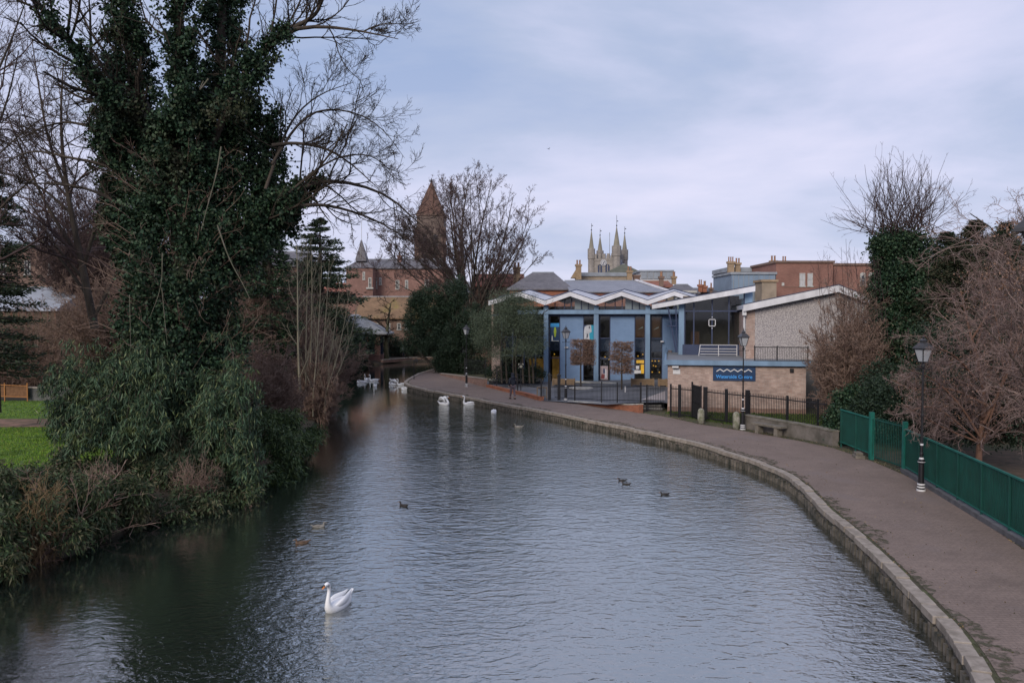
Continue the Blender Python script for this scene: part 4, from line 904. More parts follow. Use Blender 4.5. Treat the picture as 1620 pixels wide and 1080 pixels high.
# right-hand town blocks
t = house('metal_clad_block', 'blue grey metal clad block with curved rooflight behind the pebbledash wing', 'building', 1157, 1226, 434, 433, 88, 8, 'flat', mat('blue_metal', (.20, .27, .36), .5, .2, .8), M['leadgrey'])
q = MB(); q.lathe([(1.6, Z(434, 90)), (1.5, Z(431, 90)), (.9, Z(430, 90)), (.1, Z(429.6, 90))], 16, (X(1199, 90), 91)); q.build('rooflight', M['white'], t, world=True)
q = MB()
for i in range(9): a = X(1160 + i * 8, 88); q.box(a - .03, 87.95, 0, a + .03, 87.995, Z(435, 88))
q.build('standing_seam', M['leadgrey'], t, world=True)
t = house('town_house', 'tan brick house end with twin tall chimneys at the left of the metal clad block', 'house', 1151, 1218, 430, 423, 97, 7, 'flat', mat('mauve_parapet', (.26, .24, .26), .9, .2, 1), M['leadgrey'])
chim(t, 1151.5, 1161, 413.5, 452, 96, M['tan'], 3); chim(t, 1163, 1171, 415.5, 438, 96.5, M['tan'], 2)
t = house('town_house', 'square tan brick stack building in front of the red brick block', 'house', 1205, 1228, 446, 445, 84, 2.5, 'flat', M['tanrender'], M['tan'])
chim(t, 1219, 1228, 412, 430, 92.5, M['tan'], 2); chim(t, 1237, 1244, 413, 424, 92.6, M['tan'], 2)
t = house('brick_office', 'tall red brick block with a pair of bright white windows behind the pebbledash wing', 'building', 1227, 1317, 416, 414, 88, 9, 'flat', M['townbrick'], M['brownbrick'])
win(t, 1264, 432, 1273, 452.5, 88, glass=M['palegrey'], bars=(2, 2)); win(t, 1276.5, 432, 1285, 452.5, 88, glass=M['palegrey'], bars=(2, 2))
q = MB(); q.box(X(1236, 88), 87.94, Z(452, 88), X(1240, 88), 87.998, Z(447, 88)); q.build('wall_box', M['dirtywhite'], t, world=True)
q = MB(); q.box(X(1240, 88), 87.96, Z(454.5, 88), X(1300, 88), 87.999, Z(453.5, 88)); q.build('string_course', M['brownbrick'], t, world=True)
q = MB()
for i in range(12): a = X(1245 + i * 6, 90); q.box(a - .02, 90, Z(416, 88), a + .02, 90.04, Z(411.5, 88))
q.box(X(1243, 90), 90, Z(412.2, 88), X(1313, 90), 90.04, Z(411.5, 88)); q.build('roof_railing', M['leadgrey'], t, world=True)
t = house('brick_office', 'lower red brick block with two white arched windows behind the ivy covered pollard', 'building', 1318, 1400, 420, 418.5, 90, 9, 'flat', M['townbrick'], M['brownbrick'])
for a in (1359.5, 1373): win(t, a, 434, a + 9, 451, 90, bars=(1, 2), arch=True, t=.16)
# left: Victorian brick school, tower with spire
D = 130
t = house('victorian_school', 'red brick Victorian building with long slate roof and small pointed turret across the river', 'building', 566, 705, 424, 410, D, 12, 'hip', M['pinkbrick'], M['slate'], ridge=(575, 700))
q = MB(); x0, x1 = X(548, D - 3), X(590, D - 3); q.box(x0, D - 3, -.5, x1, D + .0, Z(424, D - 3)); q.build('projecting_bay', M['pinkbrick'], t, world=True)
q = MB(); a, b, c, d = x0 - .2, x1 + .2, D - 3.2, D + 2; q.add([(a, c, Z(423.9, D - 3)), (b, c, Z(423.9, D - 3)), (b, d, Z(423.9, D - 3)), (a, d, Z(423.9, D - 3)), ((a + b) / 2 - .5, (c + d) / 2, Z(411, D)), ((a + b) / 2 + .5, (c + d) / 2, Z(411, D))], [(0, 1, 5, 4), (1, 2, 5), (2, 3, 4, 5), (3, 0, 4), (3, 2, 1, 0)]); q.build('bay_roof', M['slate'], t, world=True)
q = MB(); cx = X(571, D - 2); cy = D - 1; q.lathe([(1.25, Z(414, D)), (1.2, Z(410, D)), (.05, Z(380, D))], 4, (cx, cy)); tr = q.build('turret_roof', M['slate'], t, world=True)
q = MB(); q.tube([(cx, cy, Z(383, D)), (cx, cy, Z(352, D))], .035, 5); q.build('flagpole', M['dirtywhite'], tr, world=True)
q = MB()
for sx in (-1, 1): q.bar((cx + sx * .0, cy - .95, Z(411, D)), (cx, cy - .03, Z(382, D)), .07)
q.build('lead_hip', M['dirtywhite'], tr, world=True)
chim(t, 629, 635.5, 404, 415, D + 4, M['pinkbrick'], 1)
for px0, py0, px1, py1, dd in [(583, 439, 588, 455, D - 3), (591.5, 439, 597, 456, D), (626, 443, 632, 457, D), (574, 430, 578, 442, D - 3), (641, 443, 646, 456, D), (672, 442, 679, 456, D), (600, 439, 604, 450, D)]:
    win(t, px0, py0, px1, py1, dd, bars=(2, 2), t=.12)
q = MB(); q.box(X(580, D - 3), D - 3.3, Z(457, D - 3), X(591, D - 3), D - 3.01, Z(454.5, D - 3)); q.build('stone_sill', M['dirtywhite'], t, world=True)
D = 136; cx = X(681, D)
t = thing('brick_spire_tower', 'tall brown brick tower with tapering tiled spire behind the bare round tree', 'tower', (cx, D + 2.7, 0))
q = MB(); s = 2.3; z1 = Z(341, D); q.box(cx - s, D, -.5, cx + s, D + 2 * s, z1); q.build('tower_wall', brickmat('spire_tower_brick', (.14, .10, .085), (.18, .13, .105), (.13, .11, .10), .24, .075, .45, .004, .5), t, world=True)
q = MB(); q.box(cx - s - .14, D - .14, z1, cx + s + .14, D + 2 * s + .14, z1 + .35)
for sx in (-1, 1): q.box(cx + sx * s - .35, D - .3, -.5, cx + sx * s + .35, D - .001, z1 - 2); 
q.build('tower_cornice', M['brownbrick'], t, world=True)
q = MB(); r2 = math.sqrt(2); cyy = D + s; q.lathe([(s * r2, z1 + .36), (1.38 * r2, Z(315, D)), (.62 * r2, Z(297, D)), (.05, Z(283, D))], 4, (cx, cyy)); sp = q.build('spire', mat('tiled_spire', (.15, .085, .065), .9, .4, .8, bump=.03, bscale=5), t, world=True)
q = MB(); q.tube([(cx, cyy, Z(290, D)), (cx, cyy, Z(278, D))], .05, 6); q.ball((cx, cyy, Z(283, D)), .22, 8, 5); q.box(cx - .35, cyy - .03, Z(281.5, D), cx + .35, cyy + .03, Z(280.8, D)); q.build('finial', M['black'], sp, world=True)
for zy in (375, 405):
    for k in (-.9, .9):
        q = MB(); z_ = Z(zy, D); p = [(cx + k + .38 * math.cos(i * math.pi / 6), D - .03, z_ + .5 * math.sin(i * math.pi / 6)) for i in range(7)] + [(cx + k - .38, D - .03, z_ - 1.5), (cx + k + .38, D - .03, z_ - 1.5)]
        q.extr(p, (0, .025, 0)); o = q.build('lancet_opening', M['darkwall'], t, world=True)
# mossy-roofed riverside building
D = 117
t = house('mossy_roofed_house', 'riverside house with a broad moss covered tiled roof and white windows', 'house', 562, 705, 503, 469, D, 11, 'hip', M['brownbrick'], M['mossroof'], ridge=(574, 700), over=.5)
for a in (592, 611, 628, 640): win(t, a, 511, a + 6.5, 521, D, bars=(2, 2), t=.1)
D = 103
t = thing('riverside_pavilion', 'open brick pavilion with pale slate hipped roof standing at the water', 'pavilion', (X(580, D), D, 0))
q = MB(); x0, x1 = X(561, D), X(600.5, D)
q.box(x0, D, -1.2, x1, D + 5, Z(561.5, D)); q.build('brick_base', M['pinkbrick'], t, world=True)
M['salmonbrick'] = brickmat('salmon_brick', (.42, .19, .13), (.50, .25, .17), (.33, .26, .22), .24, .075, .25, .004, 1)
for a, b in [(561, 567), (576.5, 583), (592.5, 600.5)]:
    MB().box(X(a, D), D - .05, Z(561.5, D), X(b, D), D + .5, Z(531, D)).build('brick_pillar', M['salmonbrick'], t, world=True)
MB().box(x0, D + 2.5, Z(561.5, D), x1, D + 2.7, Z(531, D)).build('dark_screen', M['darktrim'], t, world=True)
MB().box(x0 - .6, D - .2, Z(532, D), x1 + .2, D + 4.5, Z(528, D)).build('timber_lintel', M['rust'], t, world=True)
q = MB(); a, b, c, d = x0 - 3.0, x1 + 1.0, D - .8, D + 6; zz = Z(527, D); m_ = (c + d) / 2
q.add([(a, c, zz), (b, c, zz), (b, d, zz), (a, d, zz), (X(556, m_), m_, Z(497, m_)), (X(566, m_), m_, Z(497, m_)), (a, c, zz - .15), (b, c, zz - .15), (b, d, zz - .15), (a, d, zz - .15)], [(0, 1, 5, 4), (1, 2, 5), (2, 3, 4, 5), (3, 0, 4), (6, 7, 1, 0), (7, 8, 2, 1), (8, 9, 3, 2), (9, 6, 0, 3), (9, 8, 7, 6)])
q.build('slate_roof', brickmat('lichen_slate', (.30, .31, .32), (.40, .41, .42), (.2, .2, .21), .5, .3, .4, .01, .8, .02, .8), t, world=True)
# far quay edge
low_wall('far_quay_wall', 'low mossy quay wall along the far bank of the river', [G(604, 570, 0), G(650, 566.5, 0), G(700, 565, 0), G(800, 563, 0), G(900, 561, 0)], .12, .12, .4, M['oldbrick'], .1, M['concrete'])
# left background buildings
D = 62
t = house('metal_roofed_hall', 'long low brown boarded building with pale sheet roof beyond the lawn', 'building', -220, 88, 489, 455, D, 9, 'gable', mat('brown_board', (.10, .08, .05), .9, .4, .6, c2=(.05, .06, .03)), mat('sheet_roof', (.36, .39, .45), .5, .25, .8), over=.3)
q = MB()
for i in range(26): a = X(-200 + i * 11.5, D); q.box(a - .05, D - .05, 0, a + .05, D - .001, Z(490, D))
q.build('cladding_batten', M['rust'], t, world=True)
D = 84
t = house('brick_warehouse', 'large dull brick building behind the bare trees on the left bank', 'building', -200, 205, 392, 391, D, 10, 'flat', M['brownbrick'], M['slate'])
for i in range(9):
    a = -150 + i * 38; win(t, a, 412, a + 10, 434, D, bars=(2, 3), t=.1)
chim(t, 128, 168, 366, 392, D + 1, M['brownbrick'], 3)
D = 88
t = house('brick_warehouse', 'brown brick gabled building half hidden behind the red twigged thicket', 'building', 330, 470, 420, 398, D, 10, 'gable', M['brownbrick'], M['slate'])
for a in (350, 380, 430): win(t, a, 440, a + 10, 460, D, bars=(2, 3), t=.1)
# distant rows of houses closing the gaps
for i, (a, b, e, r_, D, lab, rm) in enumerate([(690, 770, 462, 446, 160, 'distant brick terrace with dark slate roof behind the dark yew', 'slate'), (1395, 1520, 455, 438, 120, 'distant house with slate roof behind the dark conifers on the right', 'slate'),
                                   (1530, 1720, 452, 430, 110, 'distant house with red tiled roof behind the tangle of brown branches', 'redtile'), (470, 560, 462, 448, 150, 'distant brick house with red roof behind the cedar', 'redtile')]):
    house('distant_house', lab, 'house', a, b, e, r_, D, 10, 'gable', M['brownbrick'], M[rm])
# orange barrier and grey planter wall beside the lawn
t = thing('orange_barrier', 'low orange tubular barrier with netting at the back of the lawn', 'barrier', (X(10, 53), 53, 0)); q = MB()
M['orange'] = mat('orange_plastic', (.40, .17, .05), .7, .3, 3)
for px in (-60, -25, 5, 41): q.bar((X(px, 53), 53, 0), (X(px, 53), 53, 1.25), .06)
q.bar((X(-60, 53), 53, 1.22), (X(41, 53), 53, 1.05), .05); q.bar((X(-60, 53), 53, .45), (X(41, 53), 53, .3), .05); q.build('rail', M['orange'], t, world=True)
q = MB(); q.box(X(-60, 53), 53.03, .32, X(41, 53), 53.05, 1.0); q.build('netting', mat('brown_mesh', (.20, .10, .05), .9, .4, 5), t, world=True)
low_wall('planter_wall', 'dark grey low wall right of the orange barrier', [(X(42, 53.5), 53.5, 0), (X(130, 53.5), 53.2, 0)], .95, .95, .3, mat('grey_block', (.12, .12, .12), .9, .4, 2), .08, M['concrete'])

# ------------------------------------------------------------------ street furniture
def picket(name, label, P, h, gap, rod, rail, posts, m, foot=.05, group=None, cat='railing', top=True, postw=.06, pm=None):
    """upright-bar railing along world points P (x,y,z); posts: list of run positions (m), each with a width"""
    t = thing(name, label, cat, P[0], group=group); q = MB(); run = [0]
    for a, b in zip(P[:-1], P[1:]): run.append(run[-1] + math.dist(a, b))
    def at(s):
        for i in range(len(P) - 1):
            if s <= run[i + 1] or i == len(P) - 2:
                f = (s - run[i]) / (run[i + 1] - run[i]); return [P[i][k] + (P[i + 1][k] - P[i][k]) * f for k in range(3)]
    if gap:
        n = int(run[-1] / gap)
        for i in range(n + 1):
            x, y, z = at(i * gap); q.box(x - rod / 2, y - rod / 2, z + foot, x + rod / 2, y + rod / 2, z + h - (0 if top else .06))
        q.build('picket', m, t, world=True); kids_ = kids(t); kids_[-1]['kind'] = 'stuff' if n > 100 else 'thing'
        if n <= 100: del kids_[-1]['kind']
    q = MB()
    for zz in ([h - .16, .16] if gap else [h - .03, h * .45]):
        for a, b in zip(P[:-1], P[1:]): q.bar((a[0], a[1], a[2] + zz), (b[0], b[1], b[2] + zz), rail, rail)
    q.build('rail', m, t, world=True)
    for s, w_, hh in posts:
        x, y, z = at(s); MB().box(x - w_ / 2, y - w_ / 2, z - .1, x + w_ / 2, y + w_ / 2, z + hh).build('post', pm or m, t, world=True)
    return t
BL = M['black']
def ground_x(px, D, z=0): return (X(px, D), D, z)
f1 = [ground_x(1062, 45.3), ground_x(1104, 43.9)]
L1 = math.dist(*f1)
picket('black_railing', 'black railing panel left of the open gate, in front of the pale brick block', f1, 1.75, .105, .022, .05, [(0, .09, 1.85), (.62, .14, 1.85)], BL)
f2 = [ground_x(1117, 43.3), ground_x(1150, 42.1), ground_x(1184, 40.9)]; L2 = math.dist(f2[0], f2[1]) + math.dist(f2[1], f2[2])
picket('black_railing', 'black railing with chunky posts between the two stone bollards', f2, 1.75, .105, .022, .05, [(0, .2, 1.85), (math.dist(f2[0], f2[1]), .14, 1.85), (L2, .2, 1.9)], BL)
f3 = [ground_x(1186, 40.7), ground_x(1247, 38.6), ground_x(1310, 36.6)]; L3 = math.dist(f3[0], f3[1]) + math.dist(f3[1], f3[2])
picket('black_railing', 'black railing running behind the stone bench and low stone wall', f3, 1.8, .105, .022, .05, [(math.dist(f3[0], f3[1]), .09, 1.85), (L3 - .5, .09, 1.85)], BL)
gt = thing('open_gate', 'tall solid looking black gate leaf standing open beside a bollard', 'gate', (X(1096, 44.2), 44.2, 0))
q = MB(); a0 = Vector((X(1096, 44.3), 44.3, 0)); a1 = Vector((X(1110, 43.0), 43.0, 0)) 
for i in range(24):
    p = a0.lerp(a1, i / 23); q.box(p.x - .012, p.y - .012, .08, p.x + .012, p.y + .012, 1.9)
q.build('gate_bar', BL, gt, world=True)
q = MB()
for z in (.15, .95, 1.8): q.bar((a0.x, a0.y, z), (a1.x, a1.y, z), .05)
q.bar((a0.x, a0.y, .0), (a0.x, a0.y, 2.05), .09); q.bar((a1.x, a1.y, .05), (a1.x, a1.y, 1.95), .07); q.build('gate_frame', BL, gt, world=True)
# courtyard railings
top = lambda p, k: (p[0], p[1] + .0, k)
cr = [(wd[0][0], wd[0][1] + .05, .05), (wd[1][0], wd[1][1] + .05, .14), (wd[2][0], wd[2][1] + .05, .26), (wd[3][0], wd[3][1] + .05, .40), (wd[5][0], wd[5][1] + .05, .56)]
rn = [0]
for a, b in zip(cr[:-1], cr[1:]): rn.append(rn[-1] + math.dist(a, b))
picket('black_railing', 'black railing standing on the white coping of the red brick wedge wall', cr, 1.15, .13, .018, .035, [(rn[1] * .9, .06, 1.3), (rn[2] + .4, .07, 1.3), (rn[3] * .97, .07, 1.25), (rn[4] - .02, .10, 1.25)], BL)
cr2 = [(G(784, 614, 0)[0], G(784, 614, 0)[1], .2), (G(822, 624, 0)[0], G(822, 624, 0)[1], .22), (G(857, 634, 0)[0], G(857, 634, 0)[1], .27)]
l2 = math.dist(cr2[0], cr2[2])
picket('black_railing', 'sparse black two rail fence behind the walking person', cr2, 1.25, 0, .02, .035, [(0.3, .08, 1.3), (l2 * .5, .08, 1.3), (l2 - .1, .10, 1.25)], BL)
cr3 = [ground_x(735, 72), ground_x(768, 69)]
picket('black_railing', 'dark railing above the weathered brick wall beside the yew', cr3, 1.9, .16, .02, .04, [(0, .08, 1.95), (math.dist(*cr3), .10, 2.0)], BL)
cr4 = [(8.1, 47.7, .05), (9.15, 47.5, .05)]
picket('black_railing', 'short black gate panel in front of the pale concrete steps', cr4, 1.5, .10, .02, .035, [(0, .08, 1.55)], BL)
for i, (px, D_, lab) in enumerate([(869.5, 53.6, 'thick square black gate post left of the courtyard entrance'), (884.5, 53.4, 'thick square black gate post between the entrance and the lamp post')]):
    x = X(px, D_); q = MB(); q.box(x - .1, D_ - .1, 0, x + .1, D_ + .1, 1.7); q.box(x - .13, D_ - .13, 1.7, x + .13, D_ + .13, 1.76); q.lathe([(.12, 1.76), (.02, 1.9)], 4, (x, D_)); o = q.build('gate_post', BL, world=True, loc=(x, D_, 0)); tag(o, lab, 'post')
# green fence
GR = mat('green_paint', (.009, .14, .11), .6, .35, 2.5); GD = mat('green_panel', (.006, .07, .055), .7, .35, 2.0)
def green_panel(name, label, A, B, h, postpos, netting=True, plinth=True, pan=True):
    t = thing(name, label, 'fence', (A[0], A[1], 0)); A = Vector((*A, 0)); B = Vector((*B, 0)); L = (B - A).length; d = (B - A).normalized()
    q = MB(); n = int(L / .1)
    for i in range(n + 1): p = A + d * (i * .1); q.box(p.x - .008, p.y - .008, .2, p.x + .008, p.y + .008, h)
    o = q.build('picket', GD, t, world=True)
    if n > 100: o['kind'] = 'stuff'
    q = MB(); q.bar(A + Vector((0, 0, h - .02)), B + Vector((0, 0, h - .02)), .06, .05); q.bar(A + Vector((0, 0, .24)), B + Vector((0, 0, .24)), .05, .04); q.build('rail', GR, t, world=True)
    if pan:
        nn = Vector((-d.y, d.x, 0)) * .03; q = MB(); q.extr([A + nn + Vector((0, 0, .26)), B + nn + Vector((0, 0, .26)), B + nn + Vector((0, 0, h - .06)), A + nn + Vector((0, 0, h - .06))], nn * .15); q.build('backing_sheet', SHEET, t, world=True)
    for s, w_, hh, m in postpos: p = A + d * s; MB().box(p.x - w_ / 2, p.y - w_ / 2, 0, p.x + w_ / 2, p.y + w_ / 2, hh).build('post', m, t, world=True)
    if plinth: q = MB(); q.bar(A + Vector((0, 0, .07)) - d * .1, B + Vector((0, 0, .07)) + d * .1, .24, .16); q.build('plinth', mat('plinth_grey', (.12, .12, .13), .9, .4, 3, bump=.01), t, world=True)
    return t
def sheet():
    m = bpy.data.materials.new('green_mesh_sheet'); m.use_nodes = True; N, L = nodes(m); b = N['Principled BSDF']; b.inputs['Roughness'].default_value = .55
    tc = N.new('ShaderNodeTexCoord'); n = N.new('ShaderNodeTexNoise'); n.inputs['Scale'].default_value = 1.6; n.inputs['Detail'].default_value = 8; L.new(tc.outputs['Object'], n.inputs[0])
    r = N.new('ShaderNodeValToRGB'); r.color_ramp.elements[0].color = (.006, .06, .048, 1); r.color_ramp.elements[1].color = (.007, .10, .08, 1); r.color_ramp.elements[0].position = .35; r.color_ramp.elements[1].position = .65
    L.new(n.outputs[0], r.inputs[0]); L.new(r.outputs[0], b.inputs['Base Color']); b.inputs['Alpha'].default_value = .86; return m
SHEET = sheet()
FA, FBn = (14.32, 28.9), (12.75, 19.7); FL = math.dist(FA, FBn)
d_ = Vector((FBn[0] - FA[0], FBn[1] - FA[1])).normalized(); FE = (FA[0] + d_.x * 17, FA[1] + d_.y * 17)
green_panel('green_fence', 'long green railing fence with sheeting beside the brick path, nearest the camera', FA, FE, 1.62, [(0, .15, 1.86, GR)] + [(1.55 + 1.75 * i, .05, 1.60, GD) for i in range(9)])
green_panel('green_fence', 'short green fence section between the stone wall and the tall green gate post', (14.32, 34.6), (14.28, 31.4), 1.66, [(3.1, .16, 1.9, GR), (.1, .05, 1.6, GD), (1.6, .05, 1.6, GD)], plinth=False)
gg = thing('green_gate', 'dark green barred gate between the two tall green posts', 'gate', (14.7, 30.2, 0)); q = MB(); A = Vector((14.35, 31.3, 0)); B = Vector((14.5, 29.1, 0))
for i in range(20): p = A.lerp(B, i / 19); q.box(p.x - .011, p.y - .011, .1, p.x + .011, p.y + .011, 1.72)
q.build('gate_bar', GD, gg, world=True); q = MB()
for z in (.14, 1.62): q.bar(A + Vector((0, 0, z)), B + Vector((0, 0, z)), .045)
q.build('gate_frame', GD, gg, world=True)
# stone bench and bollards
bn = thing('stone_bench', 'weathered stone slab bench on two short legs against the low stone wall', 'bench', (12.35, 38.2, 0), math.atan2(-1.75, .95) )
M['oldstone'] = mat('weathered_stone', (.19, .165, .14), .9, .5, 3, bump=.015, bscale=18, c2=(.11, .10, .08))
MB().box(-.95, -.22, .40, .95, .22, .51).build('seat', M['oldstone'], bn, bevel=.015)
for x in (-.6, .6): MB().box(x - .11, -.18, 0, x + .11, .18, .40).build('leg', M['oldstone'], bn, bevel=.01)
q = MB(); q.lathe([(.19, 0), (.185, .3), (.175, .62), (.16, .72), (.11, .79), (.04, .82)], 14)
bo = q.build('stone_bollard', mat('mottled_stone', (.34, .32, .28), .95, .6, 4, bump=.03, bscale=9, c2=(.11, .12, .07)), smooth=True); bo.location = G(1109, 670, 0); tag(bo, 'pale mottled stone bollard by the open black gate', 'bollard', 'stone bollards on the path edge')
b2 = bo.copy(); COL.objects.link(b2); b2.location = G(1165, 678, 0); b2.scale = (1, 1, 1.05); b2.rotation_euler = (0, .03, 2); tag(b2, 'mossy stone bollard right beside the lamp post with white bands', 'bollard')
ss = MB().box(-.3, -.18, 0, .3, .18, .13).box(-.22, -.13, .13, .24, .14, .24).build('stone_block', M['oldstone'], bevel=.02); ss.location = (13.95, 31.9, 0); ss.rotation_euler = (0, 0, 1.4); tag(ss, 'stepped stone block at the foot of the tall green gate post', 'stone block')
# A-board
ab = thing('notice_board', 'small grey notice board in pale timber frame beside the gate posts', 'notice board', G(857.5, 632.5, 0)); q = MB()
q.box(-.36, -.03, 0, -.30, .03, .88); q.box(.30, -.03, 0, .36, .03, .88); q.box(-.3, -.03, .82, .3, .03, .88); q.box(-.3, -.03, .2, .3, .03, .26); q.build('frame', M['woodpale'], ab)
MB().box(-.3, -.015, .26, .3, .015, .82).build('panel', mat('board_grey', (.19, .21, .24), .7, .2, 3), ab)
# planters
def planter(label, px, D_, z, wpx, rz=0):
    t = thing('timber_planter', label, 'planter', (X(px, D_), D_, z), rz, 'timber planters before the hall'); w_ = wpx / F * D_ / 2; q = MB()
    for k in range(3): q.box(-w_, -.28, .08 + .15 * k, w_, -.25, .215 + .15 * k); q.box(-w_, .25, .08 + .15 * k, w_, .28, .215 + .15 * k); q.box(-w_, -.25, .08 + .15 * k, -w_ + .03, .25, .215 + .15 * k); q.box(w_ - .03, -.25, .08 + .15 * k, w_, .25, .215 + .15 * k)
    for sx in (-1, 1):
        for sy in (-1, 1): q.box(sx * w_ - .05, sy * .29 - .05, 0, sx * w_ + .05, sy * .29 + .05, .56)
    q.build('box', M['woodpale'], t); MB().box(-w_ + .03, -.25, .3, w_ - .03, .25, .47).build('soil', M['soil'], t); return t
planter('long weathered timber planter behind the second lamp post', 892, 62.5, .25, 34, -.1)
planter('long weathered timber planter behind the right pleached tree', 1017, 60.0, .45, 34, -.1)
planter('short timber planter tucked against the corner of the brick block', 1049, 59.0, .5, 12, -.1)
q = MB(); q.lathe([(.05, 0), (.05, .42), (.07, .44), (.07, .5)], 10); o = q.build('short_white_post', M['white']); o.location = (X(989.5, 55.5), 55.5, .32); tag(o, 'short white marker post beside the right pleached tree', 'post')
# lifebuoy board
t = thing('lifebuoy_post', 'pale square board with a dark ring on a thin post behind the walking person', 'lifebuoy stand', (X(824, 60.5), 60.5, 0)); MB().box(-.03, -.03, 0, .03, .03, 2.3).build('post', BL, t)
MB().box(-.2, -.06, 1.75, .2, -.03, 2.1).build('board', mat('pale_board', (.34, .34, .28), .7, .3, 4), t)
q = MB(); q.tube([(.16 * math.cos(i * math.pi / 8), -.1, 1.9 + .16 * math.sin(i * math.pi / 8)) for i in range(17)], .045, 8, caps=False); q.build('ring', BL, t, smooth=True)
# marker pole at the water
t = thing('marker_pole', 'thin pole with a round black marker at the tip of the riverside path', 'pole', G(655, 600, 0)); q = MB(); q.tube([(0, 0, 0), (0, 0, 1.75)], .035, 8); q.build('pole', BL, t); q = MB(); q.M = Matrix.Translation((.2, 0, 1.72)) @ Matrix.Rotation(math.pi / 2, 4, 'X'); q.lathe([(.04, -.04), (.17, -.03), (.17, .03), (.04, .04)], 16); q.build('disc', BL, t)
# lamps
M['lampglass'] = mat('milky_glass', (.42, .44, .47), .25, .15, 3, spec=.6)
def lamp():
    t = thing('street_lamp', 'x', 'street lamp', (0, 0, 0)); WB = M['white']
    q = MB(); q.lathe([(.13, 0), (.13, .06), (.115, .07), (.115, .26), (.09, .28), (.085, .9), (.11, .95), (.11, 1.0), (.05, 1.1), (.045, 1.15), (.062, 1.18), (.062, 1.24), (.045, 1.27), (.036, 2.4), (.05, 2.43), (.05, 2.5), (.034, 2.53), (.03, 4.0), (.055, 4.05), (.055, 4.1), (.03, 4.16), (.03, 4.22)], 14); q.build('post', BL, t, smooth=False)
    for z0, z1, r0, r1 in [(.008, .07, .136, .136), (.12, .17, .121, .121), (.21, .262, .121, .118), (.955, 1.105, .116, .058), (1.5, 1.56, .052, .052)]:
        q = MB(); q.lathe([(r0, z0), (r1, z1)], 14); q.build('white_band', WB, t)
    q = MB(); q.tube([(-.26, 0, 3.98), (.26, 0, 3.98)], .014, 6); q.ball((-.26, 0, 3.98), .028, 6, 4); q.ball((.26, 0, 3.98), .028, 6, 4); q.build('ladder_bar', BL, t)
    q = MB(); b, tw, z0, z1 = .10, .19, 4.22, 4.64
    for sx in (-1, 1):
        for sy in (-1, 1): q.bar((sx * b, sy * b, z0), (sx * tw, sy * tw, z1), .022)
    for a in range(4):
        c, s_ = [(1, 1), (1, -1), (-1, -1), (-1, 1)][a], [(1, -1), (-1, -1), (-1, 1), (1, 1)][a]
        q.bar((c[0] * b, c[1] * b, z0), (s_[0] * b, s_[1] * b, z0), .022); q.bar((c[0] * tw, c[1] * tw, z1), (s_[0] * tw, s_[1] * tw, z1), .03)
        q.bar((0, 0, z0), (c[0] * b, c[1] * b, z0), .02)
    lf = q.build('lantern_frame', BL, t)
    q = MB(); q.add([(-b + .005, -b + .005, z0 + .01), (b - .005, -b + .005, z0 + .01), (b - .005, b - .005, z0 + .01), (-b + .005, b - .005, z0 + .01), (-tw + .008, -tw + .008, z1), (tw - .008, -tw + .008, z1), (tw - .008, tw - .008, z1), (-tw + .008, tw - .008, z1)], [(3, 2, 1, 0), (0, 1, 5, 4), (1, 2, 6, 5), (2, 3, 7, 6), (3, 0, 4, 7)]); q.build('glass', M['lampglass'], lf)
    q = MB(); q.lathe([(.33, 4.645), (.33, 4.665), (.15, 4.83), (.10, 4.84), (.10, 4.90), (.13, 4.91), (.04, 4.97)], 4); q.build('lantern_roof', mat('lamp_roof', (.05, .05, .055), .35, .3, 3), t)
    q = MB(); q.ball((0, 0, 5.0), .035, 8, 5); q.lathe([(.02, 5.0), (.004, 5.14)], 8); q.build('finial', BL, t); return t
lp = lamp(); G_ = 'Victorian lamp posts along the river path'
lamps = [(1457, 776.5, 'black lamp post with white banded base beside the long green fence'), (1175, 679.5, 'black lamp post with white bands standing between the mossy bollard and the stone bench'), (895, 636, 'black lamp post at the courtyard entrance, in front of the blue panel'), (738, 611.5, 'black lamp post in front of the dark yew')]
for i, (px, py, lab) in enumerate(lamps):
    o = lp if i == 0 else copy_tree(lp); o.location = G(px, py, 0); o.rotation_euler = (0, 0, [.3, .12, .5, .9][i]); tag(o, lab, 'street lamp', G_)
o = copy_tree(lp); z_ = 4.645; D_ = 4.5; zr = Z(366.5, D_); o.location = (X(1601, D_) + .33, D_, zr - z_); o.rotation_euler = (0, 0, math.pi / 4); tag(o, 'black lantern on a post close by, cut off by the right edge of the photo', 'street lamp', G_)
# the parapet the near lamp stands on (outside the frame, at the camera's feet)
bp_ = MB(); bp_.box(3.0, 2.6, -1.4, 6.0, 4.62, zr - z_); o = bp_.build('bridge_abutment', M['oldbrick']); tag(o, kind='structure')

# ------------------------------------------------------------------ trees and shrubs
V3 = lambda px, py, D: np.array(W(px, py, D))
M['bark'] = mat('dark_bark', (.075, .060, .048), .95, .5, 3, bump=.02, bscale=12, stretch=(1, 1, .3))
M['barkgrey'] = mat('grey_bark', (.15, .135, .11), .95, .4, 3, bump=.01, bscale=14, c2=(.08, .085, .05))
M['twigpurple'] = foliage('purple_twigs', [(.05, .035, .035), (.085, .06, .058), (.12, .085, .08)], .9, .1)
M['twigdark'] = foliage('dark_twigs', [(.03, .024, .02), (.055, .045, .036)], .9, .1)
M['twigred'] = foliage('red_brown_twigs', [(.13, .082, .066), (.21, .142, .115), (.29, .215, .175), (.16, .105, .085)], .9, .1)
M['twigpink'] = foliage('pinkish_twigs', [(.11, .073, .064), (.19, .133, .118), (.31, .235, .215), (.14, .09, .078)], .9, .15)
M['twigpale'] = foliage('pale_twigs', [(.17, .15, .115), (.23, .21, .16), (.13, .12, .08)], .9, .15)
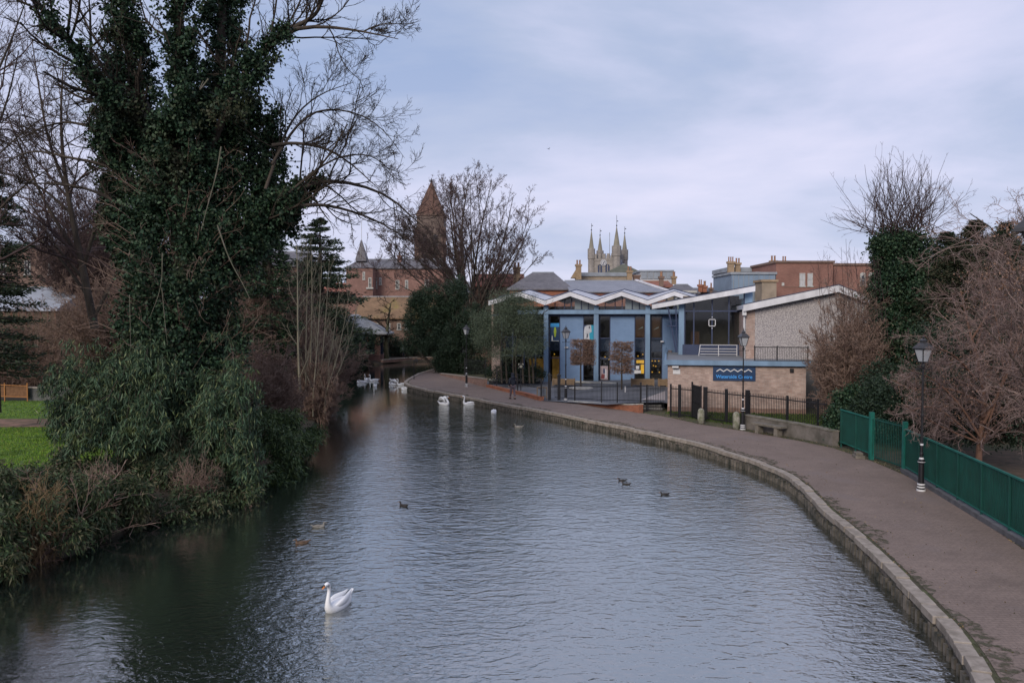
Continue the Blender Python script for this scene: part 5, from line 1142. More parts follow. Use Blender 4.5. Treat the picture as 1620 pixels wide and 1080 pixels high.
M['ivy'] = foliage('ivy_leaves', [(.008, .018, .010), (.015, .036, .020), (.028, .062, .032), (.011, .027, .014), (.055, .098, .050), (.030, .034, .018)], .55, .22, patch=((.055, .045, .026), .45, .58, .6))
M['yew'] = foliage('yew_needles', [(.012, .024, .014), (.020, .038, .022), (.032, .052, .030)], .6, .25)
M['yewbrown'] = foliage('brownish_needles', [(.016, .026, .014), (.028, .042, .022), (.045, .050, .028), (.07, .055, .035)])
M['cedar'] = foliage('cedar_needles', [(.018, .034, .022), (.032, .052, .030), (.045, .06, .03)], .6, .25)
M['olive'] = foliage('olive_green_leaves', [(.05, .072, .045), (.08, .105, .065), (.12, .15, .10)], .6, .3)
M['bamboo'] = foliage('long_green_leaves', [(.012, .026, .014), (.032, .062, .034), (.075, .13, .068), (.020, .040, .022), (.16, .19, .08)], .55, .25, patch=((.11, .13, .035), 1.0, .60, .55))
M['bramble'] = foliage('bank_leaves', [(.014, .028, .013), (.032, .058, .024), (.06, .09, .036), (.024, .036, .016), (.11, .10, .055), (.045, .06, .03)], .6, .25, patch=((.07, .05, .03), .8, .60, .6))
M['bankleafcool'] = foliage('cool_bank_leaves', [(.012, .024, .014), (.026, .046, .026), (.05, .078, .045), (.016, .03, .018), (.09, .085, .05)], .6, .2, patch=((.07, .05, .035), .9, .58, .6))
M['shrubgreen'] = foliage('shrub_leaves', [(.02, .045, .02), (.045, .08, .028), (.085, .12, .035), (.03, .05, .025)], .55, .3)
M['deadleaf'] = foliage('withered_leaves', [(.12, .07, .05), (.22, .13, .09), (.30, .19, .14), (.16, .09, .06)], .8, .15)
M['straw'] = foliage('dead_stems', [(.20, .13, .07), (.32, .22, .12), (.14, .085, .05)], .85, .15)
def tree(name, label, cat, loc, group=None): return thing(name, label, cat, loc, group=group)
def limbmesh(name, lv, m, par, k=6): V, Q = tubes(lv, k); return mesh_np(name, V, Q, m, par, world=True, smooth=True)
def rs(s): return np.random.default_rng(s)

# --- the big ivy-clad tree
def ivy_tree():
    r = rs(11); D = 30; t = tree('ivy_clad_tree', 'huge ivy covered tree on the left bank with limbs reaching past the top', 'tree', (V3(296, 740, D)[0], D, 0))
    m1 = lambda pts, d: [V3(px, py, D + d * i / (len(pts) - 1)) for i, (px, py) in enumerate(pts)]
    main = [(m1([(300, 760), (298, 600), (292, 400), (280, 250), (275, 180)], 0), (.62, .36)),
            (m1([(280, 330), (262, 220), (215, 150), (200, 60), (190, -60), (180, -200)], 1.5), (.24, .09)),
            (m1([(285, 260), (285, 130), (282, 0), (285, -140), (290, -260)], -1.5), (.25, .09)),
            (m1([(300, 300), (335, 190), (350, 90), (352, -20), (350, -200)], 2), (.25, .10)),
            (m1([(260, 260), (205, 165), (140, 105), (95, 45), (40, -15), (-40, -70)], -2.5), (.20, .06)),
            (m1([(330, 240), (385, 115), (420, 72), (465, 44), (520, 42), (575, 50), (630, 62)], -2), (.17, .012)),
            (m1([(465, 44), (500, 25), (510, 0), (540, -60)], -1), (.09, .02)),
            (m1([(575, 50), (600, 38), (650, 38)], -1), (.03, .01)),
            (m1([(350, 420), (400, 350), (450, 320), (482, 292), (520, 285), (570, 292), (620, 312), (660, 352), (690, 372)], 3), (.15, .012)),
            (m1([(450, 330), (500, 322), (545, 330), (600, 350), (655, 385)], 2), (.085, .010)),
            (m1([(430, 230), (470, 225), (520, 235), (560, 262), (600, 300)], 1), (.075, .010)),
            (m1([(420, 300), (455, 195), (500, 150), (560, 130)], 3), (.07, .010)),
            (m1([(430, 260), (480, 180), (540, 170), (600, 195), (640, 250)], 2), (.06, .008)),
            (m1([(440, 320), (520, 250), (590, 240), (635, 290)], 1), (.055, .008)),
            (m1([(230, 300), (170, 260), (110, 250), (50, 235), (0, 262)], -1), (.08, .02)),
            (m1([(220, 250), (150, 200), (90, 190), (20, 225)], 2), (.08, .02)),
            (m1([(240, 200), (170, 90), (130, 30), (110, -40)], 2), (.08, .02)),
            (m1([(215, 340), (150, 300), (90, 290), (30, 290)], -2), (.07, .02)),
            ]
    P, R = lines([a for a, b in main], [b for a, b in main], 16)
    limbmesh('trunk', [(P[:1], R[:1])], M['bark'], t, 10)
    limbmesh('limb', [(P[1:4], R[1:4])], M['bark'], t, 8)
    limbmesh('bare_branch', [(P[4:], R[4:])], M['bark'], t, 7)
    tw = grow(P[4:], R[4:], [dict(k=19, L=.40, ang=48, up=.08, wander=.12, n=8, r=.5, rmin=.011, t0=.15, tip=.3), dict(k=11, L=.5, ang=40, up=.04, wander=.16, n=6, r=.55, rmin=.009), dict(k=5, L=.5, ang=38, up=.03, wander=.3, n=4, r=.6, rmin=.006)], r)
    limbmesh('twig', tw, M['twigdark'], t, 3)
    tw = grow(P[1:4], R[1:4], [dict(k=9, L=.26, ang=60, up=.15, wander=.2, n=6, r=.3, rmin=.016, t0=.1, tip=.2), dict(k=6, L=.5, ang=40, up=.08, wander=.25, n=5, r=.55, rmin=.009), dict(k=4, L=.5, ang=38, up=.03, wander=.3, n=4, r=.6, rmin=.006)], r)
    limbmesh('twig', tw, M['twigdark'], t, 3)
    def ch(pts): return [(*V3(px, py, D + d), R_) for px, py, d, R_ in pts]
    chains = [(ch([(300, 735, 0, 1.3), (298, 600, 0, 1.85), (288, 480, 0, 2.0), (285, 380, 0, 1.9), (288, 300, 0, 1.75), (285, 250, 0, 1.4)]), 1500),
              (ch([(215, 430, 0, .7), (205, 330, .5, 1.0), (200, 250, 1, 1.0), (195, 175, 1, 1.0)]), 300), (ch([(368, 400, 1, 1.1), (370, 300, 1, 1.05), (378, 210, 1, .8), (390, 150, 1, .5)]), 330), (ch([(438, 385, 1.4, .6), (436, 300, 1.2, .55), (430, 230, 1, .4), (435, 175, 1, .2)]), 110),
              (ch([(205, 200, 1, 1.0), (205, 110, 1, .78), (196, 20, 1, .56), (186, -120, 1.5, .45)]), 300),
              (ch([(285, 260, -1, 1.1), (284, 160, -1, .7), (283, 60, -1, .48), (281, -20, -1, .48), (285, -160, -1.5, .4)]), 270),
              (ch([(325, 260, 1, 1.1), (345, 150, 1, .85), (350, 60, 1, .7), (352, -20, 1.5, .66), (350, -160, 2, .5)]), 340),
              (ch([(205, 195, -1, .75), (145, 112, -1.5, .42), (100, 55, -2, .30), (62, 5, -2, .18)]), 90), (ch([(355, 190, -1, .7), (405, 98, -1.3, .45), (455, 50, -1.6, .22)]), 85), (ch([(440, 345, 1.2, .6), (480, 297, 1.5, .28), (515, 287, 1.8, .12)]), 40),
              (ch([(230, 760, -.5, 1.2), (330, 730, -.5, 1.6)]), 200), (ch([(345, 425, -.2, 1.0), (400, 352, .6, .95), (450, 320, 1.0, .6), (482, 294, 1.2, .35)]), 260), (ch([(430, 330, 0, .5), (470, 318, .4, .3)]), 40), (ch([(160, 190, 0, .4), (205, 230, 0, .7)]), 40), (ch([(235, 190, 0, .5), (262, 250, 0, .9)]), 90), (ch([(310, 150, 0, .35), (310, 230, 0, .9)]), 80)]
    Ps = []; Ds = []
    for c, n in chains: p, d = chain_points(c, int(n * .62), 74, .19 if c[0][3] > 1.2 else .14, .35, r); Ps.append(p); Ds.append(d)
    p = np.concatenate(Ps); d = np.concatenate(Ds)
    leafmesh('ivy', p, d * .5 + r.normal(size=p.shape) * .6 + (0, 0, -.5), .145, .105, M['ivy'], t, r, .12)
    # bare hanging stems
    hs = [([(350, 232), (343, 275), (330, 320), (318, 365)], .028), ([(344, 356), (362, 410), (385, 450), (395, 472)], .028), ([(257, 400), (256, 455), (238, 500)], .02), ([(256, 455), (262, 520), (265, 545)], .016), ([(205, 466), (207, 555)], .014), ([(330, 125), (312, 148), (322, 128)], .03)]
    for a, b in hs: P2, R2 = lines([[V3(px, py, D - 3.0) for px, py in a]], [(b, b * .4)], 10); limbmesh('hanging_stem', [(P2, R2)], M['barkgrey'], t, 5)
    # thin brown shoots growing from the ivy
    q, dd = chain_points(chains[0][0], 360, 1, .1, .8, r); q2 = np.stack([q, q + dd * .5 + (0, 0, .3), q + dd * 1.0 + (0, 0, .5) + r.normal(size=q.shape) * .25], 1); limbmesh('dead_shoot', [(q2, np.tile([.012, .009, .006], (len(q2), 1)))] + grow(q2, np.full((len(q2), 3), .009), [dict(k=5, L=.5, ang=40, n=4, rmin=.006)], r), M['twigred'], t, 3)
ivy_tree()

def bare_tree(label, limbs, D, levels, trunk_m, twig_m, seed, name='bare_tree', nmain=None, group=None, k=3, base=None, n=14, jit=2.0):
    """limbs: list of (pixel polyline, r0, r1[, depth offset at the tip])"""
    r = rs(seed); paths = []; rad = []
    for l in limbs:
        dz = l[3] if len(l) > 3 else r.uniform(-jit, jit); nn = len(l[0]); paths.append([V3(px, py, D + dz * i / max(1, nn - 1)) for i, (px, py) in enumerate(l[0])]); rad.append((l[1], l[2]))
    b = paths[0][0]; t = tree(name, label, 'tree', (b[0], b[1], max(b[2], 0) if base is None else base), group); P, R = lines(paths, rad, n); nm = nmain or 1
    limbmesh('trunk', [(P[:nm], R[:nm])], trunk_m, t, 8)
    if len(P) > nm: limbmesh('branch', [(P[nm:], R[nm:])], trunk_m, t, 6)
    limbmesh('twig', grow(P, R, levels, r), twig_m, t, k); return t
STD = [dict(k=12, L=.36, ang=42, up=.10, wander=.16, n=6, r=.5, rmin=.03, t0=.25, tip=.4), dict(k=7, L=.5, ang=38, up=.08, wander=.2, n=5, r=.55, rmin=.018), dict(k=6, L=.5, ang=36, up=.06, wander=.25, n=4, r=.6, rmin=.013)]
# tree by the brick spire, dome shaped
B = (728, 520)
dome = [([(745, 560), (742, 500), (735, 450), (728, 380), (735, 320), (742, 285)], 0.360, 0.036), ([(760, 560), (762, 500), (778, 440), (800, 370), (812, 310)], 0.259, 0.030), ([(742, 520), (748, 450), (757, 380), (770, 320), (778, 285)], 0.216, 0.030),
        ([(765, 520), (790, 455), (820, 400), (842, 350)], 0.173, 0.024), ([(770, 530), (800, 470), (835, 425), (856, 400)], 0.144, 0.018), ([(740, 500), (728, 440), (716, 380), (712, 330), (705, 300)], 0.216, 0.024), ([(738, 505), (700, 450), (655, 405), (622, 365)], 0.173, 0.024),
        ([(735, 510), (690, 470), (640, 425), (606, 385)], 0.158, 0.018), ([(740, 480), (722, 400), (715, 330), (712, 290)], 0.144, 0.024), ([(770, 520), (790, 440), (830, 370), (838, 330)], 0.144, 0.024), ([(640, 425), (618, 400), (600, 365)], 0.065, 0.018), ([(715, 450), (675, 420), (630, 395), (612, 372)], 0.086, 0.018), ([(690, 475), (660, 465), (630, 450), (600, 430), (572, 405)], 0.086, 0.018),
        ([(736, 500), (700, 465), (670, 440), (640, 432)], 0.072, 0.018)]
rd = rs(77)
for i in range(30):
    a_ = math.radians(rd.uniform(-8, 188)); f_ = rd.uniform(.62, .93); tx_, ty_ = 728 + 124 * f_ * math.cos(a_), 402 - 130 * f_ * max(-.12, math.sin(a_)); sx_ = 748 + rd.uniform(-14, 18); sy_ = rd.uniform(470, 515)
    mx_ = sx_ + (tx_ - sx_) * .38 + rd.uniform(-5, 5); my_ = sy_ + (ty_ - sy_) * .52; dome.append(([(sx_, sy_), (mx_, my_), (tx_, ty_)], .12, .018, rd.uniform(-8, 8)))
bare_tree('tall bare round crowned tree beside the brick spire, branches against the sky', dome, 96,
          [dict(k=14, L=.24, ang=38, up=.08, wander=.13, n=6, r=.5, rmin=.028, t0=.3, tip=.2), dict(k=8, L=.5, ang=40, up=.08, wander=.16, n=5, r=.55, rmin=.018), dict(k=5, L=.5, ang=40, up=.08, wander=.2, n=4, r=.6, rmin=.015), dict(k=3, L=.6, ang=42, up=.08, wander=.3, n=3, r=.7, rmin=.012)], M['bark'], M['twigpurple'], 21, jit=7)
# bare trees on the left
L1_ = [([(150, 520), (130, 420), (105, 300), (95, 200), (100, 100)], .22, .03), ([(130, 430), (160, 330), (180, 230), (175, 140)], .12, .02), ([(120, 400), (70, 320), (30, 230), (0, 150)], .12, .02), ([(115, 340), (60, 290), (10, 275), (-40, 260)], .09, .02), ([(140, 470), (90, 400), (40, 360), (-10, 350)], .1, .02),
       ([(150, 500), (200, 400), (235, 330), (240, 260)], .1, .02), ([(105, 300), (75, 220), (60, 130), (50, 60)], .09, .02), ([(130, 440), (80, 380), (50, 320), (20, 300)], .08, .02)]
bare_tree('spreading bare tree with purple brown twigs left of the ivy clad tree', L1_, 44, [dict(k=18, L=.38, ang=45, up=.05, wander=.2, n=6, r=.5, rmin=.02, t0=.2, tip=.3), dict(k=10, L=.5, ang=42, up=.04, wander=.22, n=5, r=.55, rmin=.012), dict(k=6, L=.5, ang=38, up=.03, wander=.3, n=4, r=.6, rmin=.009)], M['bark'], M['twigpurple'], 22)
L2_ = [([(-120, 640), (-100, 400), (-60, 200), (-40, 60), (-30, -60)], .25, .04), ([(-90, 380), (-30, 260), (10, 170), (30, 80)], .1, .02), ([(-80, 300), (-20, 150), (20, 60), (45, -10)], .1, .02), ([(-90, 420), (-20, 350), (40, 290), (90, 260)], .09, .02), ([(-70, 250), (-10, 60), (5, -40)], .08, .02), ([(-80, 330), (0, 240), (60, 190), (100, 170)], .06, .015)]
bare_tree('bare tree with fine twigs entering from the left edge of the photo', L2_, 36, [dict(k=16, L=.34, ang=42, up=.08, wander=.2, n=6, r=.5, rmin=.016, t0=.25, tip=.3), dict(k=9, L=.5, ang=40, up=.06, wander=.22, n=5, r=.55, rmin=.010), dict(k=4, L=.5, ang=38, up=.03, wander=.3, n=4, r=.6, rmin=.007)], M['bark'], M['twigpurple'], 23)
def thicket(name, label, cx, cy, D, wpx, top, seed, m, nst=26, cat='shrub', lean=0.0, lv=None, rr=.03, leaf=None, base=None, dd=2.5, curve=.35, group=None):
    """many stems fanning from the ground at pixel (cx, cy) to a ragged crown of the given width and top line"""
    r = rs(seed); b = V3(cx, cy, D); h = Z(top, D) - b[2]; hw = wpx / 2 / F * D; t = tree(name, label, cat, (b[0], D, b[2]), group); t['category'] = cat; n = 9; s = np.linspace(0, 1, n)
    th = r.uniform(0, 2 * np.pi, nst); ra = np.sqrt(r.uniform(0, 1, nst)); tx = np.cos(th) * ra * hw + lean * hw; ty = np.sin(th) * ra * dd; tz = h * (1 - .45 * ra ** 2) * r.uniform(.6, 1.0, nst)
    bx = r.normal(size=nst) * hw * .18; by = r.normal(size=nst) * .4
    P = np.stack([b[0] + bx[:, None] + (tx - bx)[:, None] * s ** (1 + curve), b[1] + by[:, None] + (ty - by)[:, None] * s ** (1 + curve), b[2] - .3 + (tz[:, None] + .3) * s ** (1 - curve * .35)], -1)
    P[:, 1:-1] += r.normal(size=(nst, n - 2, 3)) * .07; R = np.tile(np.linspace(rr, rr * .3, n), (nst, 1)) * r.uniform(.5, 1.2, nst)[:, None]
    limbmesh('stem', [(P, R)], m, t, 5); g = grow(P, R, lv or [dict(k=17, L=.32, ang=40, up=.08, wander=.2, n=5, r=.5, rmin=.014, t0=.08), dict(k=9, L=.5, ang=40, up=.05, wander=.25, n=4, r=.6, rmin=.010), dict(k=4, L=.55, ang=40, up=.05, wander=.3, n=3, r=.6, rmin=.009)], r)
    limbmesh('twig', g, m, t, 3)
    if leaf:
        pts = np.concatenate([a[:, -1] for a, _ in g[1:]]); pts = pts[r.integers(0, len(pts), leaf[1])]; leafmesh('leaf', pts, r.normal(size=pts.shape) + (0, 0, -1.0), leaf[2], leaf[2] * .5, leaf[0], t, r)
    return t
thicket('brown_thicket', 'tall dull brown twig thicket between the ivy clad tree and the pale saplings', 415, 655, 48, 190, 395, 31, M['twigred'], 80, dd=3)
thicket('brown_thicket', 'dense red brown twig thicket sloping down to the river bend', 490, 640, 54, 190, 500, 32, M['twigred'], 90, dd=4, leaf=(M['deadleaf'], 2600, .09))
thicket('brown_thicket', 'low russet thicket hanging over the water right of the pale saplings', 500, 668, 46, 110, 560, 36, M['twigred'], 60, dd=2.5, leaf=(M['deadleaf'], 2600, .07))
thicket('brown_thicket', 'reddish twig thicket behind the long leaved shrub, below the grey roof', 175, 600, 50, 260, 425, 33, M['twigred'], 80, dd=4)
thicket('brown_thicket', 'dark thin twigged thicket at the left edge above the orange barrier', 30, 625, 58, 220, 470, 34, M['twigred'], 70, dd=3)
thicket('brown_thicket', 'red brown thicket low on the bank behind the drooping green shrub', 410, 710, 37, 150, 540, 35, M['twigred'], 80, dd=2.5)
thicket('brown_thicket', 'purplish twig mass between the brick warehouse and the ivy clad tree', 150, 520, 66, 290, 235, 37, M['twigpurple'], 120, dd=5, rr=.05, lv=[dict(k=16, L=.30, ang=38, up=.10, wander=.2, n=5, r=.5, rmin=.018, t0=.12), dict(k=7, L=.5, ang=38, up=.05, wander=.25, n=4, r=.6, rmin=.014), dict(k=4, L=.5, ang=38, up=.05, wander=.3, n=3, r=.6, rmin=.012)])
# pale saplings
r = rs(41)
for i, (px, tp, lean, rr_) in enumerate([(471, 388, 0, .085), (483, 402, 4, .05), (492, 396, 2, .06), (500, 420, 8, .045), (510, 410, 10, .045), (520, 440, 16, .05), (528, 455, 22, .035), (533, 480, 28, .03)]):
    D = 45 + (i % 3) * .6; b = V3(px + 4 - i * 3, 628 - i, D); P, R = lines([[b - (0, 0, 1.2), b, V3(px + lean * .2, (612 + tp) / 2 + 40, D), V3(px + lean * .9, tp + 40, D), V3(px + lean * 1.3 - 2, tp, D)]], [(rr_ * 1.0, rr_ * .25)], 12)
    t = tree('pale_sapling', ['leftmost and thickest of the row of pale straight saplings', 'second pale sapling from the left, thin and straight', 'third pale sapling from the left, slightly thicker than its neighbours', 'fourth pale sapling from the left of the row', 'fifth pale sapling, near the middle of the right half of the row', 'sixth pale sapling, leaning to the right', 'seventh pale sapling, thin and leaning right', 'rightmost, shortest pale sapling of the row'][i], 'tree', tuple(b), 'pale multi stemmed saplings by the river')
    limbmesh('trunk', [(P, R)], M['twigpale'], t, 7); limbmesh('twig', grow(P, R, [dict(k=15, L=.26, ang=32, up=.12, wander=.1, n=6, r=.4, rmin=.012, t0=.12), dict(k=5, L=.45, ang=32, up=.08, wander=.15, n=4, r=.6, rmin=.008)], r), M['twigpale'], t, 3)
# conifers
def conifer(label, px, basey, topy, D, wpx, seed, m, leafL=.22, tiers=26, droop=-.18, name='conifer', dens=1.0, zb=0.1, group=None, ragged=.3, expo=.75):
    r = rs(seed); b = V3(px, basey, D); zt = Z(topy, D); b[2] = max(b[2], -.2); H = zt - b[2]; hw = wpx / 2 / F * D; t = tree(name, label, 'tree', tuple(b), group)
    limbmesh('trunk', [(np.array([[b + (0, 0, -.4), b + (0, 0, H * .5), b + (0, 0, H * .98)]]), np.array([[hw * .09 + .05, hw * .05 + .03, .02]]))], M['bark'], t, 8)
    nb = int(tiers * 7); zz = r.uniform(zb, 1.0, nb) ** .9; th = r.uniform(0, 2 * np.pi, nb); L = hw * (1 - zz) ** expo * r.uniform(1 - ragged, 1.1, nb) + .06; n = 6; s = np.linspace(0, 1, n)
    dx, dy = np.cos(th), np.sin(th); P = np.stack([b[0] + dx[:, None] * L[:, None] * s, b[1] + dy[:, None] * L[:, None] * s, b[2] + (zz * H)[:, None] + droop * L[:, None] * s ** 1.3 + .10 * L[:, None] * s ** 3], -1)
    limbmesh('branch', [(P, np.tile(np.linspace(.05, .012, n), (nb, 1)))], M['bark'], t, 4)
    k = int(90 * dens); i = np.repeat(np.arange(nb), k); f = r.uniform(.15, 1, len(i)) ** .8 * (n - 1.001); j = f.astype(int); f = (f - j)[:, None]; pts = P[i, j] * (1 - f) + P[i, j + 1] * f
    side = np.stack([-dy[i], dx[i], np.zeros(len(i))], -1) * r.normal(size=(len(i), 1)) * (L[i] * .16 + .06)[:, None]; pts = pts + side + r.normal(size=pts.shape) * (.02 + .06 * np.minimum(1, L[i] / (hw * .4)))[:, None]
    d = np.stack([dx[i], dy[i], np.full(len(i), -.1)], -1) + r.normal(size=pts.shape) * .45 + nrm(side + 1e-6) * .5
    leafmesh('foliage', pts, d, leafL * (.45 + .55 * np.minimum(1, L[i] / (hw * .4))), leafL * .3, m, t, r); return t
conifer('dark green cedar with drooping layered boughs at the left edge of the photo', -8, 640, 262, 40, 175, 51, M['cedar'], .24, 30, -.16, 'cedar', ragged=.55, expo=.5, dens=.8)
conifer('ragged dark cedar behind the pale saplings, its boughs reaching right', 508, 600, 345, 66, 215, 52, M['cedar'], .32, 36, -.10, 'cedar', ragged=.55, dens=1.0, expo=.6)
conifer('narrow dark conifer right behind the ivy clad tree', 428, 640, 190, 46, 110, 53, M['ivy'], .24, 38, -.2, 'conifer', ragged=.4, dens=1.1)
for i, (px, tp, D, wd, lab) in enumerate([(1492, 368, 44, 150, 'dark conifer right of the ivy covered pollard'), (1538, 350, 43, 135, 'pointed dark conifer, middle one of the row behind the brown tangle'), (1586, 352, 41, 130, 'pointed dark conifer nearest the right edge lantern'), (1458, 400, 46, 130, 'shorter dark conifer directly behind the ivy covered pollard'), (1640, 372, 42, 150, 'dark conifer cut by the right edge of the photo'), (1512, 385, 41, 170, 'broad low dark conifer under the row of pointed ones'), (1565, 375, 42, 120, 'slim dark conifer between the two tallest pointed ones')]):
    conifer(lab, px, 650, tp, D, wd * 1.3, 60 + i, M['yewbrown'] if i % 2 else M['cedar'], .18, 44, .28, 'conifer', group='dark conifers behind the green fence', ragged=.45, dens=1.1, zb=.02, expo=.62)
# yew
def ragged_ells(ells, seed, core=.62, n=9, lo=.22, hi=.42, tall=1.4):
    rr_ = rs(seed + 500); E2 = []
    for (px, py, D, rx, ry, rz) in ells:
        E2.append((px, py, D, rx * core, ry * .75, rz * core))
        for _ in range(n):
            dv = nrm(rr_.normal(size=3)); k_ = F / D; sc_ = rr_.uniform(lo, hi); E2.append((px + dv[0] * rx * .85 * k_, py - dv[2] * rz * .85 * k_, D + dv[1] * ry * .8, rx * sc_, ry * sc_, rz * sc_ * tall))
    return E2
def bush(name, label, ells, m, seed, ncl, per, sig, L, Wd, cat='shrub', dirb=(0, 0, -.3), stems=None, shell=.5, bend=.12, part='foliage', group=None, out=.6, rnd=.6, extra=None):
    r = rs(seed); E = [(V3(px, py, D), (rx, ry, rz)) for px, py, D, rx, ry, rz in ells]; c = E[0][0]; zb = min(e[0][2] - e[1][2] for e in E)
    t = tree(name, label, cat, (c[0], c[1], max(zb, -.6)), group); p, d = ell_points(E, ncl, per, sig, shell, r); keep = p[:, 2] > WL_Z + .03; p = p[keep]; d = d[keep]
    leafmesh(part, p, d * out + r.normal(size=p.shape) * rnd + np.array(dirb), L, Wd, m, t, r, bend)
    if stems:
        n, rad, sm = stems; e = r.integers(0, len(E), n); P0 = np.array([c + r.normal(size=3) * (.3, .3, 0) for _ in range(n)]); P0[:, 2] = zb - .1; tp = np.array([E[k][0] + nrm(r.normal(size=3)) * np.array(E[k][1]) * r.uniform(.3, .95) for k in e]); mid = (P0 + tp) / 2 + (0, 0, .3) + r.normal(size=(n, 3)) * .2
        P, R = lines([[a, b_, c_] for a, b_, c_ in zip(P0, mid, tp)], [(rad, rad * .3)] * n, 8); limbmesh('stem', [(P, R)] + grow(P, R, [dict(k=7, L=.35, ang=42, n=5, rmin=.012), dict(k=4, L=.5, ang=40, n=4, rmin=.009)], r), sm, t, 4)
    return t
bush('yew_tree', 'very dark spreading yew at the tip of the path, behind the farthest lamp', ragged_ells([(712, 520, 82, 2.9, 2.5, 3.9), (678, 530, 82, 2.6, 2.2, 2.6), (748, 515, 80, 2.2, 2, 3.0), (690, 480, 83, 2.4, 2, 2.6), (722, 462, 82, 1.6, 1.6, 2.0), (725, 578, 80, 2.4, 1.6, 1.6), (660, 505, 83, 1.7, 1.6, 1.9), (735, 545, 79, 2.4, 1.5, 2.4), (650, 545, 84, 1.2, 1.3, 1.0), (750, 585, 78.5, 1.7, 1.2, 1.2), (705, 572, 81, 1.5, 1.5, 1.9)], 71, .7, 8, .2, .4, .8), M['yew'], 71, 2300, 40, .20, .24, .065, 'tree', stems=(14, .12, M['bark']), out=.9, dirb=(0, 0, .05))
bush('dark_hedge', 'dark evergreen hedge on the far bank behind the standing people', [(640, 552, 113, 3.0, 1.2, 1.2), (668, 550, 113, 3, 1.2, 1.5), (690, 548, 113, 3, 1.2, 1.6), (618, 548, 112, 1.4, 1.2, 2.0)], M['yew'], 72, 500, 34, .25, .28, .09, stems=(6, .06, M['bark']))
bush('ivy_bush', 'dark ivy mass hanging under the pale roof of the brick pavilion', [(556, 552, 100, 1.5, .9, 2.2), (575, 538, 101, 2.2, .6, .9), (548, 535, 98, 1.8, 1.2, 2.4)], M['yew'], 73, 420, 34, .2, .24, .09, stems=(6, .06, M['bark']))
t = tree('riverside_tree', 'mossy tree trunk at the far bank right of the brick pavilion', 'tree', (X(612, 104.5), 104.5, -.2)); P, R = lines([[V3(612, 574, 104.5), V3(611, 545, 104.5), V3(613, 515, 104.5), V3(618, 480, 105)]], [(.36, .08)], 10)
limbmesh('trunk', [(P, R)], mat('mossy_bark', (.10, .10, .06), .95, .4, 2, bump=.02), t, 9); limbmesh('twig', grow(P, R, [dict(k=14, L=.45, ang=55, up=-.02, wander=.18, n=6, r=.4, rmin=.05, t0=.4), dict(k=6, L=.5, ang=40, n=5, rmin=.03), dict(k=4, L=.5, ang=40, n=4, rmin=.02)], rs(5)), M['twigdark'], t, 3)
# olive-green tree before the hall
bush('evergreen_tree', 'soft olive green tree on several dark stems before the blue hall', ragged_ells([(815, 515, 62.5, 2.0, 1.6, 1.6), (785, 522, 63, 1.7, 1.4, 1.5), (840, 528, 62.5, 1.1, 1.2, 1.5), (800, 484, 63, 1.3, 1.2, .9), (826, 488, 62.5, 1.2, 1.1, .9), (775, 540, 63.5, 1.3, 1.2, 1.0), (830, 550, 62, 1.3, 1.0, .6), (850, 512, 62.5, .6, .8, .8), (762, 515, 64, .8, 1, 1.1), (785, 470, 63.4, .6, .6, .5), (812, 468, 63, .5, .6, .5), (842, 478, 62.6, .5, .5, .5), (798, 560, 62.6, 1.4, .8, .5)], 74, .6, 9, .2, .45, .9), M['olive'], 74, 1350, 36, .26, .16, .028, 'tree', shell=.2, dirb=(0, 0, -.1))
t = kids(bpy.data.objects['evergreen_tree'])[0].parent; r = rs(6); P = []; 
for px in (792, 800, 811, 815, 826, 836, 842): P.append([V3(px + 2, 606, 63), V3(px, 560, 63), V3(px + r.uniform(-14, 14), 525, 62.8), V3(px + r.uniform(-25, 25), 490, 62.8)])
P, R = lines(P, [(.085, .025)] * len(P), 10); limbmesh('stem', [(P, R)] + grow(P, R, [dict(k=8, L=.35, ang=35, n=5, rmin=.015, t0=.4)], r), M['bark'], t, 6)
bush('dark_shrub', 'clump of dark shrubs at the foot of the hall, under the olive green tree', [(790, 590, 64.5, 1.3, .6, .5), (815, 592, 64.5, 1.2, .6, .5), (843, 590, 64.5, 1.0, .6, .6)], M['yew'], 75, 300, 30, .14, .12, .05)
